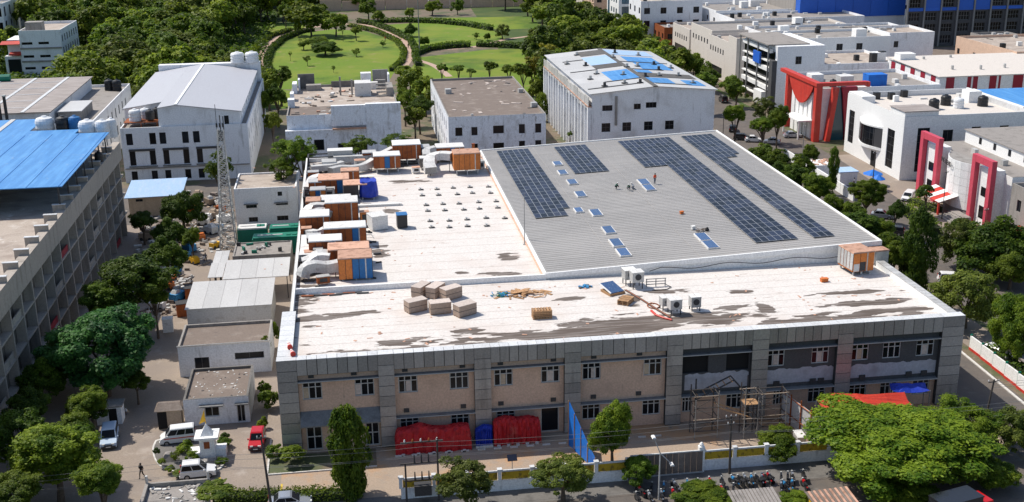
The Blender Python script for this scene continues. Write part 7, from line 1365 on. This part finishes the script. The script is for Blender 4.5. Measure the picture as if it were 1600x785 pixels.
def trunk_mesh(name, C, seed, m='bark'):
    """unit: crown centre at z=1, foot at 0; limbs run to the clump centres"""
    rr = random.Random(seed); mb = MB(); f = Vector((rr.uniform(-.05, .05), rr.uniform(-.05, .05), .5)); mb.tube((0, 0, 0), f, .075, .05, 8)
    for c in list(C)[:9]:
        e = Vector((c[0]*.85, c[1]*.85, 1+c[2]*.35)); mid = f.lerp(e, .5)+Vector((0, 0, .06)); mb.tube(f, mid, .035, .022, 5); mb.tube(mid, e, .022, .008, 5)
    return mb.mesh(name, m)
CR = {}
def variants(key, m, n, nb, nl, leaf, shape='round', br=(.24, .40), flat=1.0):
    L = []
    for i in range(n):
        me, C = crown_mesh('crown_'+key, 100+i*7+len(CR)*31, nb, nl, leaf, m, shape, br, flat=flat); L.append((me, trunk_mesh('trunk_'+key, C, i+5)))
    CR[key] = L
variants('near_mid', 'leaf_mid', 2, 130, 30000, .032, br=(.11, .20))
variants('near_dark', 'leaf_dark', 2, 100, 22000, .036, br=(.12, .22))
variants('near_olive', 'leaf_olive', 2, 80, 13000, .032, br=(.10, .19))
variants('big_bright', 'leaf_bright', 2, 210, 80000, .0195, br=(.08, .16))
variants('big_blue', 'leaf_blue', 1, 190, 50000, .026, br=(.08, .16))
variants('sparse', 'leaf_mid', 2, 30, 4200, .045, 'loose', br=(.14, .28))
variants('sparse_bright', 'leaf_bright', 2, 60, 8000, .036, 'loose', br=(.08, .2))
variants('column', 'leaf_dark', 2, 90, 16000, .042, 'column', br=(.16, .30))
variants('ivy', 'leaf_bright', 1, 90, 17000, .05, 'column', br=(.16, .30))
variants('far_mid', 'leaf_far', 4, 38, 3400, .075, br=(.16, .28))
variants('far_dark', 'leaf_far_dark', 4, 38, 3400, .075, br=(.16, .28))
variants('far_olive', 'leaf_olive', 2, 34, 2800, .075, br=(.16, .28))
variants('far_yellow', 'leaf_yellow', 1, 20, 2400, .08)
variants('far_bright', 'leaf_bright', 2, 16, 2200, .08)
variants('umbrella', 'leaf_far', 2, 26, 4200, .07, 'umbrella', br=(.22, .36))
variants('bush', 'leaf_mid', 2, 14, 1500, .11); variants('bush_bright', 'leaf_bright', 2, 14, 1500, .11); variants('bush_dark', 'leaf_dark', 1, 14, 1500, .11)
TR = random.Random(77); ntree = 0
def tree(lb, key, x, y, zc, rx, rz_, name='tree', cat='tree', group=None, base=0.0):
    """crown centre at height zc, half width rx, half height rz_"""
    global ntree; ntree += 1
    V = CR[key]; me, tm = V[ntree % len(V)]; r = thing(name, lb, cat, (x, y, base), TR.uniform(0, 6.28), group)
    c = link('crown', me, r, (0, 0, zc), 0, (rx, rx*TR.uniform(.92, 1.08), rz_))
    if cat == 'tree': link('trunk', tm, r, (0, 0, 0), 0, (min(rx, 5.5), min(rx, 5.5), zc))
    return r
def tpx(lb, key, u, v, Y, wpx, hpx, **k):
    """tree whose crown centre is seen at (u, v) and stands at distance Y; crown size given in photograph pixels"""
    p = atY(u, v, Y); s_ = depth(p)/FPX; return tree(lb, key, p.x, Y, max(p.z, hpx*s_*.42), wpx*s_/2*1.06, hpx*s_/2*1.06, **k)
# foreground
tpx('huge dark blue-green tree beside the louvred building at the left', 'big_blue', 160, 548, 134, 212, 178)
tpx('dark tree above the huge blue-green one, close to the louvred building', 'near_dark', 205, 440, 153, 135, 110)
tpx('dark green tree between the lane and the small tan shed', 'near_dark', 262, 400, 172, 72, 70)
tpx('dark tree directly in front of the tan shed with pale blue roof', 'near_dark', 285, 328, 202, 78, 80)
tpx('small dark tree squeezed between two taller lane trees', 'near_dark', 268, 365, 190, 60, 56)
tpx('low shady tree at the foot of the huge blue-green tree', 'near_dark', 135, 635, 124, 70, 66)
tpx('wide yellow-green tree in the bottom left corner', 'near_mid', 85, 716, 108, 165, 125)
tpx('dark tree cut by the left edge above the bottom left corner', 'near_dark', 25, 680, 113, 110, 110)
tpx('small leafy tree leaning over the pale jeep', 'near_mid', 112, 680, 113, 85, 66)
tpx('ivy-wrapped columnar tree in front of the first facade bay', 'ivy', 545, 706, 105.4, 74, 160)
tpx('airy olive tree left of the solar lamp', 'near_olive', 728, 752, 100, 110, 80)
tpx('round olive tree in front of the yellow panel wall', 'near_olive', 880, 740, 100.5, 112, 84)
tpx('tall dark green tree beside the blue cloth screen', 'near_mid', 958, 676, 105.4, 82, 118)
tpx('small dark tree in front of the sheet gate pillar', 'near_dark', 998, 735, 102.5, 60, 60)
tpx('round dark green tree inside the yellow wall by the pale sheet fence', 'near_mid', 1214, 694, 105.8, 74, 56)
tpx('huge bright green feathery tree at the bottom right', 'big_bright', 1392, 730, 100.5, 300, 140)
tpx('second bright feathery tree merging with the huge one on its right', 'big_bright', 1495, 690, 104, 150, 96)
tpx('yellow-green tree in the bottom right corner', 'near_olive', 1572, 705, 103, 105, 100)
tpx('low bright tree crown at the very bottom under the huge feathery tree', 'near_mid', 1420, 772, 94, 120, 50)
tpx('bright green slender tree at the right edge beside the boundary wall', 'big_bright', 1590, 545, 124, 104, 160)
tpx('bushy crown poking up at the bottom edge before the motorbikes', 'near_mid', 1095, 778, 96, 110, 34)
tpx('wiry dark tree beside the flat-roofed shelter at the right', 'near_olive', 1508, 500, 137, 122, 130)
tpx('dense dark tree across the road beyond the orange cooler', 'near_dark', 1545, 448, 156, 140, 106)
tpx('tall dark cypress-like tree just behind the grey cooler at the right', 'column', 1438, 400, 146, 62, 140)
tpx('dark tree at the right behind the cypress-like one', 'near_olive', 1500, 385, 160, 80, 90)
tpx('second slender column tree by the roadside wall', 'column', 1420, 410, 152, 40, 100)
tpx('greyish tree half hiding the awning of the grey office', 'near_olive', 1560, 408, 158, 90, 60)
tpx('tree at the bottom edge left of the walking person', 'near_mid', 158, 752, 101, 90, 70)
tpx('dark tree at the left edge above the yellow-green corner tree', 'near_dark', 45, 640, 121, 80, 70)
tpx('leafy crown filling the very bottom left corner', 'near_mid', 20, 765, 101, 100, 60)
for i, (u, v, Y, a, b, k_) in enumerate([(60, 596, 131, 90, 80, 'near_dark'), (95, 560, 139, 80, 80, 'near_dark'), (212, 594, 131, 50, 46, 'near_dark'), (165, 468, 150, 84, 80, 'near_dark'), (240, 462, 152, 56, 56, 'near_mid'), (222, 345, 196, 50, 40, 'near_dark'), (300, 372, 186, 36, 36, 'near_mid'), (140, 628, 124, 66, 56, 'near_mid')]):
    tpx(('dark tree crown filling the gap above the left corner trees', 'dark tree between the huge blue-green tree and the louvred wall', 'low dark tree on the right flank of the huge blue-green tree', 'dark tree against the louvred wall behind the huge tree', 'lit tree on the lane side of the second dark tree', 'small dark tree at the far foot of the louvred building', 'small lit tree on the lane edge below the tan shed', 'leafy tree just left of the white sentry booth')[i], k_, u, v, Y, a, b)
for i, (u, v, Y, a, b, k_) in enumerate([(680, 150, 292, 40, 44, 'far_mid'), (648, 182, 268, 44, 36, 'far_mid'), (425, 190, 262, 34, 40, 'far_mid'), (437, 118, 318, 46, 30, 'far_dark'), (630, 112, 322, 36, 26, 'far_mid'), (846, 165, 285, 26, 50, 'far_mid'), (1085, 95, 330, 30, 34, 'far_mid'), (1060, 130, 300, 36, 34, 'far_mid'), (1100, 130, 285, 44, 36, 'far_dark'), (1265, 240, 205, 30, 34, 'near_mid'), (1575, 470, 150, 70, 70, 'near_mid'), (1545, 770, 96, 90, 60, 'near_mid'), (1240, 785, 95, 60, 30, 'near_mid')]):
    tpx(('tree touching the rear left corner of the dirty-roofed building', 'lowest tree in the gap left of the dirty-roofed building', 'tree in the alley right of the gabled warehouse', 'dark tree at the near left edge of the ring path', 'tree at the near right end of the ring hedge', 'narrow tree pressed against the finned hall wall', 'street tree below the low porch office', 'street tree behind the right corner of the finned hall', 'dark street tree opposite the sandy pier', 'tree by the white cabin in the yard', 'leafy tree at the right edge above the bright slender one', 'leafy crown beside the parked lorry at the bottom right', 'low crown at the bottom edge beside the yellow stall')[i], k_, u, v, Y, a, b)
# trees along the side road right of the grey roof
side = [(1190, 243, 205, 40, 34), (1213, 258, 198, 44, 40), (1240, 274, 190, 42, 40), (1252, 262, 193, 34, 34), (1277, 295, 181, 46, 46), (1215, 275, 186, 40, 40), (1330, 340, 170, 44, 46), (1372, 372, 160, 54, 54), (1340, 352, 160, 60, 46), (1395, 395, 152, 52, 50), (1300, 322, 172, 30, 34)]
for i, (u, v, Y, a, b) in enumerate(side):
    tpx(('leftmost small tree behind the far right corner of the grey roof', 'second small tree along the right edge of the grey roof', 'bushy tree third along the right roof edge', 'pale willowy tree above the right roof edge', 'round dark tree halfway along the right roof edge', 'low tree tucked against the right roof edge', 'yellowish tree below the white estate car', 'leafy tree over the silver car by the roof corner', 'tree just left of the near right roof corner', 'dense tree right behind the near right roof corner', 'thin tree below the dark street pole')[i], ('near_mid', 'near_mid', 'near_dark')[i % 3], u, v, Y, a*1.3, b*1.25)
tpx('bright yellow-green tree in front of the white office forecourt', 'big_bright', 1356, 303, 186, 66, 54)
for i, (u, v, Y, a, b, k_) in enumerate([(1150, 180, 238, 44, 40, 'near_mid'), (1195, 172, 250, 52, 44, 'near_olive'), (1192, 195, 238, 44, 34, 'big_bright'), (1216, 188, 240, 42, 50, 'near_mid'), (1303, 262, 205, 22, 60, 'column'), (1400, 330, 176, 34, 40, 'near_dark'), (1448, 300, 188, 34, 26, 'bush_dark'), (1500, 350, 176, 30, 20, 'bush_dark')]):
    tpx(('two-stemmed tree at the far street corner', 'olive tree left of the red portal', 'bright low tree before the red portal building', 'tree partly hiding the left red pillar', 'ivy-clad trunk left of the dark street pole', 'dark tree beside the white gate panel', 'round clipped bush by the white estate car', 'round clipped bush at the right pink frame')[i], k_, u, v, Y, a, b)
# bushes and hedges near the factory
for i, (u, v, Y, a, b, k_) in enumerate([(430, 706, 114.5, 30, 26, 'bush_bright'), (455, 708, 113, 44, 26, 'bush'), (418, 632, 127, 34, 40, 'bush'), (412, 612, 131, 24, 30, 'bush_bright'), (425, 520, 146, 26, 44, 'bush'), (414, 540, 140, 22, 34, 'bush'), (335, 765, 101, 60, 20, 'bush'), (244, 705, 116.5, 12, 14, 'bush_dark'), (253, 722, 114.5, 14, 14, 'bush'), (265, 733, 113, 16, 12, 'bush'), (282, 738, 112.4, 26, 10, 'bush_bright'), (290, 700, 117.5, 28, 22, 'bush'), (300, 712, 115.5, 24, 22, 'bush_bright'), (274, 713, 115.5, 18, 20, 'sparse'), (350, 700, 118.2, 24, 20, 'bush'), (347, 727, 114, 22, 16, 'bush_bright'), (352, 690, 120, 16, 14, 'bush_dark'), (410, 662, 122, 18, 22, 'bush')]):
    tpx(('yellow-green shrub at the foot of the left pier', 'dark shrub in the bed before the glazed entrance', 'shrub in the gap between guard house and factory', 'taller shrub behind the guard house corner', 'green shrub behind the smooth white shed', 'shrub squeezed beside the white workshop', 'leafy shrub on the edge of the low broken roof', 'clipped dark ball shrub at the left tip of the garden island', 'small shrub in the left curve of the island', 'small shrub on the lower left of the island', 'low bright shrub row on the near island kerb', 'shrub left of the kiosk roof', 'bright shrub at the left of the kiosk foot', 'spiky agave-like plant in the middle of the island', 'round shrub right of the kiosk', 'bright shrub at the right foot of the kiosk', 'dark shrub behind the kiosk right side', 'shrub strip by the left factory wall')[i], k_, u, v, Y, a, b, name='shrub', cat='shrub')
def hedge(lb, pts, wd, ht, m='leaf_mid', dens=26, seed=1, leaf=.16, world=False):
    P = [Vector((*p, 0)) for p in pts] if world else [at(u, v) for u, v in pts]; g = np.random.default_rng(seed); c = P[len(P)//2]; r = thing('hedge', lb, 'hedge', (c.x, c.y, 0)); cen, nr = [], []
    for a, b in zip(P, P[1:]):
        L = (b-a).length; n = max(4, int(L*dens)); t = g.uniform(0, 1, n); d = (b-a)/max(L, 1e-6); sd_ = np.array([-d.y, d.x, 0.0]); w_ = g.uniform(-1, 1, n); hz = g.uniform(.1, 1, n); top = g.random(n) < .5
        hz = np.where(top, 1, hz); w2 = np.where(top, w_, np.sign(w_)); p = np.array(a)[None]+np.array(b-a)[None]*t[:, None]+sd_[None]*(w2*wd/2*(1-.15*hz))[:, None]; p[:, 2] = hz*ht*(.85+.3*np.abs(np.sin(t*L*1.1+seed)))+g.normal(0, .05, n)
        p[:, :2] += g.normal(0, wd*.07, (n, 2)); cen.append(p); q = sd_[None]*w2[:, None]*.7+np.array([0, 0, .6])+g.normal(size=(n, 3))*.45; nr.append(q)
    cen = np.concatenate(cen)-np.array(r.location); nr = np.concatenate(nr); nr /= np.linalg.norm(nr, axis=1)[:, None]
    link('foliage', quadmesh('hedge', leaf_quads(g, cen, nr, leaf), m), r); co = MB()
    for a, b in zip(P, P[1:]):
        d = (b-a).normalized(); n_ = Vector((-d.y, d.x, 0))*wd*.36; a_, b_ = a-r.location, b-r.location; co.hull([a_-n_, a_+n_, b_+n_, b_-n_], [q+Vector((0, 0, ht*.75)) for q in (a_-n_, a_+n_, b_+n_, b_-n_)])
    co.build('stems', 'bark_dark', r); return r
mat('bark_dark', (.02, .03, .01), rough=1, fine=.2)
hedge('leafy hedge along the bottom edge before the silver car', [(335, 782), (400, 783), (470, 781), (540, 778)], 1.6, 1.1, 'leaf_mid', 170, 3, .12)
hs_ = smooth([(646, 80), (634, 64), (612, 54), (590, 45), (560, 38)], 4)
hedge('outer hedge following the right curve of the ring path', [(654, 104), (649, 92), (650, 80), (640, 64), (612, 50), (585, 40), (560, 36)], 2.2, 1.6, 'leaf_dark', 34, 4, .34)
hedge('inner hedge along the right curve of the round lawn', [(612, 112), (628, 98), (632, 82), (620, 66), (590, 52), (562, 45), (545, 42)], 2.0, 1.3, 'leaf_mid', 30, 5, .32)
hedge('inner hedge along the left curve of the round lawn', [(424, 118), (417, 100), (424, 80), (442, 64), (470, 52), (490, 49)], 2.2, 1.5, 'leaf_dark', 34, 6, .34)
hedge('outer hedge left of the ring path', [(430, 125), (402, 108), (394, 92), (403, 74), (425, 58), (455, 49)], 2.0, 1.4, 'leaf_mid', 30, 7, .32)
hedge('curved hedge bounding the right-hand lawn', [(648, 88), (668, 80), (700, 76), (734, 74)], 2.4, 1.8, 'leaf_dark', 34, 8, .34); hedge('hedge continuing right beyond the cross path gap', [(745, 73), (780, 74), (815, 76), (850, 77)], 2.4, 1.8, 'leaf_dark', 34, 9, .34)
hedge('long hedge behind the middle lawn', [(590, 36), (640, 35), (690, 37), (730, 41), (768, 48)], 2.6, 1.8, 'leaf_dark', 30, 10, .4); hedge('thin hedge behind the round lawn', [(680, 74), (710, 70), (735, 70)], 1.6, 1.2, 'leaf_mid', 24, 11, .3)
hedge('clipped hedge in the forecourt of the pink-framed office', [(106.8, 182.2), (106.8, 178.5), (107, 174)], 2.0, .8, 'leaf_mid', 60, 12, .16, True); hedge('hedge beside the porch steps of the pink-framed office', [(106.0, 190), (104.8, 193.5), (104.2, 197)], 2.2, 1.3, 'leaf_mid', 60, 13, .16, True)
hedge('tall green hedge along the parked cars by the road', [(98.2, 176), (99, 182), (99.6, 190)], 2.2, 2.2, 'leaf_mid', 80, 14, .18, True)
hedge('row of shrubs along the green and white boundary wall', [(79.6, 108), (80, 118), (80.6, 128)], 2.0, 1.8, 'leaf_dark', 60, 15, .2, True)
# thin trees behind the factory
for i, (u, v, Y, a, b, k_) in enumerate([(448, 240, 214, 66, 60, 'sparse_bright'), (472, 232, 212, 60, 48, 'sparse_bright'), (440, 264, 211, 56, 40, 'sparse_bright'), (560, 224, 216, 60, 30, 'sparse_bright'), (616, 219, 214, 52, 24, 'sparse_bright'), (655, 232, 212, 36, 22, 'near_dark'), (340, 262, 212, 52, 60, 'sparse'), (890, 210, 226, 10, 10, 'bush')]):
    tpx(('thin bright tree left behind the factory, before the derelict building', 'thin bright tree leaning over the rear left parapet', 'dense low tree in the gap left of the factory rear', 'thin bright tree behind the rear parapet housings', 'small bright tree behind the rearmost cooler', 'dark low tree in the alley left of the dirty-roofed building', 'airy tree behind the lattice tower', 'tiny bush at the foot of the fins')[i], k_, u, v, Y, a, b)
# park trees
for i, (u, v, Y, a, b, k_) in enumerate([(485, 27, 462, 82, 52, 'far_mid'), (524, 36, 458, 56, 42, 'far_mid'), (508, 78, 410, 54, 28, 'near_dark'), (498, 64, 425, 40, 18, 'sparse'), (474, 68, 425, 26, 18, 'sparse'), (556, 48, 445, 22, 16, 'far_mid'), (598, 68, 425, 12, 12, 'sparse'), (557, 81, 405, 15, 14, 'sparse'), (453, 84, 400, 8, 8, 'sparse'), (480, 92, 388, 14, 12, 'sparse'), (521, 106, 372, 8, 8, 'sparse_bright'), (640, 52, 452, 22, 24, 'near_dark'), (664, 70, 425, 22, 18, 'near_mid'), (744, 56, 438, 12, 12, 'sparse'), (762, 59, 435, 12, 14, 'near_mid'), (785, 52, 438, 28, 26, 'near_olive'), (675, 12, 520, 32, 26, 'far_mid'), (715, 14, 520, 22, 30, 'far_dark'), (640, 20, 500, 18, 18, 'far_mid'), (590, 25, 490, 26, 22, 'far_mid'), (575, 12, 510, 32, 34, 'far_dark'), (445, 18, 490, 26, 32, 'far_dark'), (465, 40, 462, 14, 26, 'far_mid'), (535, 44, 445, 12, 14, 'far_dark')]):
    tpx(('big spreading umbrella tree on the round lawn, left crown', 'right crown of the spreading umbrella tree pair', 'dense dark round bush-like tree in the middle of the round lawn', 'flat loose tree behind the dense dark one', 'spiky low tree left of the dense dark one', 'tree right of the umbrella pair', 'small lollipop tree at the right of the round lawn', 'small lollipop tree below the middle of the round lawn', 'thin sapling at the left of the round lawn', 'scrubby plant group before the dense dark tree', 'tiny sapling near the front of the round lawn', 'dark tree left of the tall mast', 'dark shrub-like tree at the foot of the tall mast', 'small bare-branched sapling on the middle lawn', 'small round tree on the middle lawn', 'two-stemmed olive tree at the right of the middle lawn', 'bright tree before the park wall', 'dark tree before the park wall, right of the bright one', 'small tree before the park wall, left', 'tree at the top of the ring path', 'tall dark tree behind the umbrella pair', 'dark tree at the upper left of the park', 'tree at the left root of the umbrella pair', 'short dark tree under the umbrella pair')[i], k_, u, v, Y, a, b)
for i, (u, v, Y, a, b, k_) in enumerate([(640, 128, 305, 50, 50, 'far_mid'), (664, 142, 296, 60, 60, 'far_mid'), (632, 155, 285, 40, 40, 'near_mid'), (655, 165, 275, 44, 34, 'near_dark'), (418, 130, 312, 50, 44, 'far_mid'), (432, 150, 290, 44, 40, 'near_dark'), (410, 160, 285, 30, 40, 'near_mid'), (690, 106, 330, 20, 16, 'bush_bright'), (716, 108, 328, 24, 14, 'bush'), (735, 112, 322, 20, 10, 'bush_dark'), (765, 104, 330, 24, 20, 'bush'), (795, 108, 322, 30, 20, 'far_mid'), (818, 112, 315, 34, 30, 'far_mid'), (852, 88, 330, 44, 44, 'far_yellow'), (832, 108, 318, 40, 44, 'far_yellow'), (838, 140, 298, 34, 44, 'far_mid')]):
    tpx(('dense green tree right behind the derelict building', 'broad green tree between derelict and dirty-roofed buildings', 'lower green tree hugging the derelict building', 'shady tree in front of the broad green one', 'palm-like green tree left of the derelict building', 'darker tree left of the derelict building', 'tree by the right wall of the gabled warehouse', 'bright bush behind the dirty roof, leftmost', 'bush behind the dirty roof, second', 'dark bush behind the dirty roof', 'green bush on the edge of the right-hand lawn', 'tree behind the right rear corner of the dirty roof', 'taller tree next to the yellow ones', 'yellow-leaved tree left of the blue-patched hall', 'second yellowish tree lower beside the blue-patched hall', 'green tree at the fins of the blue-patched hall')[i], k_, u, v, Y, a, b)
# the woods: every crown a tree
def wood(poly, step, gname, label, keys, rmin, rmax, seed, hmul=1.0, skip=()):
    rr = random.Random(seed); xs = [p[0] for p in poly]; ys = [p[1] for p in poly]; n = 0
    def inside(x, y):
        c = False; j = len(poly)-1
        for i in range(len(poly)):
            if (poly[i][1] > y) != (poly[j][1] > y) and x < (poly[j][0]-poly[i][0])*(y-poly[i][1])/(poly[j][1]-poly[i][1])+poly[i][0]: c = not c
            j = i
        return c
    y = min(ys); row = 0
    while y < max(ys):
        st = step*(1+(y-250)/900); x = min(xs)+(row % 2)*st/2
        while x < max(xs):
            px, py = x+rr.uniform(-.35, .35)*st, y+rr.uniform(-.4, .4)*st
            if inside(px, py) and not any(a < px < c and b < py < d for a, b, c, d in skip):
                R = rr.uniform(rmin, rmax)*(1+(y-250)/1100); h = R*rr.uniform(.8, 1.25)*hmul; key = rr.choice(keys); fy = (y-min(ys))/(max(ys)-min(ys)); fx = (px-min(xs))/(max(xs)-min(xs)); tree(label % (dict(far_mid='mid green', far_dark='dark green', far_olive='olive green', umbrella='flat-topped', far_bright='bright green')[key], ('nearest edge', 'near part', 'middle', 'far part', 'farthest edge')[min(4, int(fy*5))], ('left side', 'centre', 'right side')[min(2, int(fx*3))]), key, px, py, h*.9+rr.uniform(.5, 2.5), R, h*.85, group=gname); n += 1
            x += st
        y += st*.95; row += 1
    return n
FK = ['far_mid', 'far_mid', 'far_dark', 'far_dark', 'far_dark', 'far_olive', 'umbrella', 'far_mid', 'far_mid', 'far_bright']
n1 = wood([(-52, 300), (-28, 300), (-26, 330), (-40, 385), (-44, 440), (-30, 490), (-8, 505), (-8, 540), (-100, 540), (-112, 500), (-120, 430), (-84, 420), (-84, 380), (-108, 375), (-106, 330), (-62, 300)], 9.8, 'trees of the wood beyond the gabled warehouse', '%s tree of the wood beyond the gabled warehouse, %s, %s', FK, 5.2, 8.2, 1, skip=((-112, 300, -80, 416),))
n2 = wood([(54, 296), (88, 296), (100, 330), (99, 400), (96, 440), (90, 500), (86, 545), (70, 545), (78, 470), (76, 420), (60, 370), (52, 330)], 9.6, 'trees of the wood between the park and the far street', '%s tree of the wood right of the park, %s, %s', ['far_mid', 'far_dark', 'far_olive', 'far_mid'], 4.8, 7.2, 2)
n3 = wood([(-140, 372), (-110, 372), (-110, 415), (-128, 425)], 11, 'trees around the pale tower block', '%s tree beside the pale tower block, %s, %s', ['far_mid', 'far_olive', 'far_dark'], 4, 6.5, 3)
for i in range(9): tree(('lowest', 'second', 'third', 'fourth', 'fifth', 'sixth', 'seventh', 'eighth', 'farthest')[i]+' palm-like tree in the row along the sandy offices', 'far_dark', 103+TR.uniform(-1.5, 2.5), 292+i*11.5, 4.4, 3.4+TR.uniform(-.4, .8), 3.8)
for i in range(6): tree(('nearest', 'second', 'third', 'fourth', 'fifth', 'farthest')[i]+' roadside tree just behind the blue-patched hall on its right', 'far_mid', 84+TR.uniform(-2, 2), 296+i*9, 4.5, 4.2, 4.2)
# far treeline joined as one mass
g = np.random.default_rng(9); parts = []
src = []
for key in ('far_mid', 'far_dark'):
    me = CR[key][0][0]; a = np.zeros(len(me.vertices)*3, np.float32); me.vertices.foreach_get('co', a); src.append(a.reshape(-1, 4, 3)[:: 6])
for i in range(520):
    y = 552+g.random()**1.3*420; x = g.uniform(-.36*y, .26*y+40); 
    if x > 95 and y < 620: continue
    if 16 < x < 105 and y < 574: continue
    s = g.uniform(5.5, 9.5)*(y/520); q = src[i % 2]*np.array([1.1*s, 1.1*s, s*.8])*1.0; c0 = q.mean(1, keepdims=True); q = c0+(q-c0)*2.3; parts.append((q+np.array([x, y, s*.8])).reshape(-1, 3))
me = quadmesh('far_wood', np.concatenate(parts), 'leaf_far'); o = link('far_wood', me); o.location = (0, 0, 0); tag(o, 'far-off belt of woodland fading out along the top of the view', 'woodland', kind='stuff')
# undergrowth below the woods and verge grass
g = np.random.default_rng(4); n = 26000; y = 296+g.random(n)**1.2*250; x = -28-g.random(n)*(y*.28-6); c = np.stack([x, y, g.uniform(.2, 1.6, n)], 1); nr = g.normal(size=(n, 3))*.5+np.array([0, 0, 1]); nr /= np.linalg.norm(nr, axis=1)[:, None]
o = link('undergrowth', quadmesh('undergrowth', leaf_quads(g, c, nr, .9), 'leaf_dark')); tag(o, 'low undergrowth covering the ground of the wood at the upper left', 'undergrowth', kind='stuff')
sheet('wood_floor', [(-220, 292), (-27, 292), (-27, 330), (-42, 400), (-36, 480), (0, 545), (140, 545), (140, 1200), (-400, 1200), (-400, 292)], .003, 'wild_grass')
sheet('wood_floor_east', [(50, 292), (106, 292), (106, 560), (60, 560)], .004, 'wild_grass')
print('trees', ntree, n1, n2, n3, 'objects', len(bpy.data.objects))
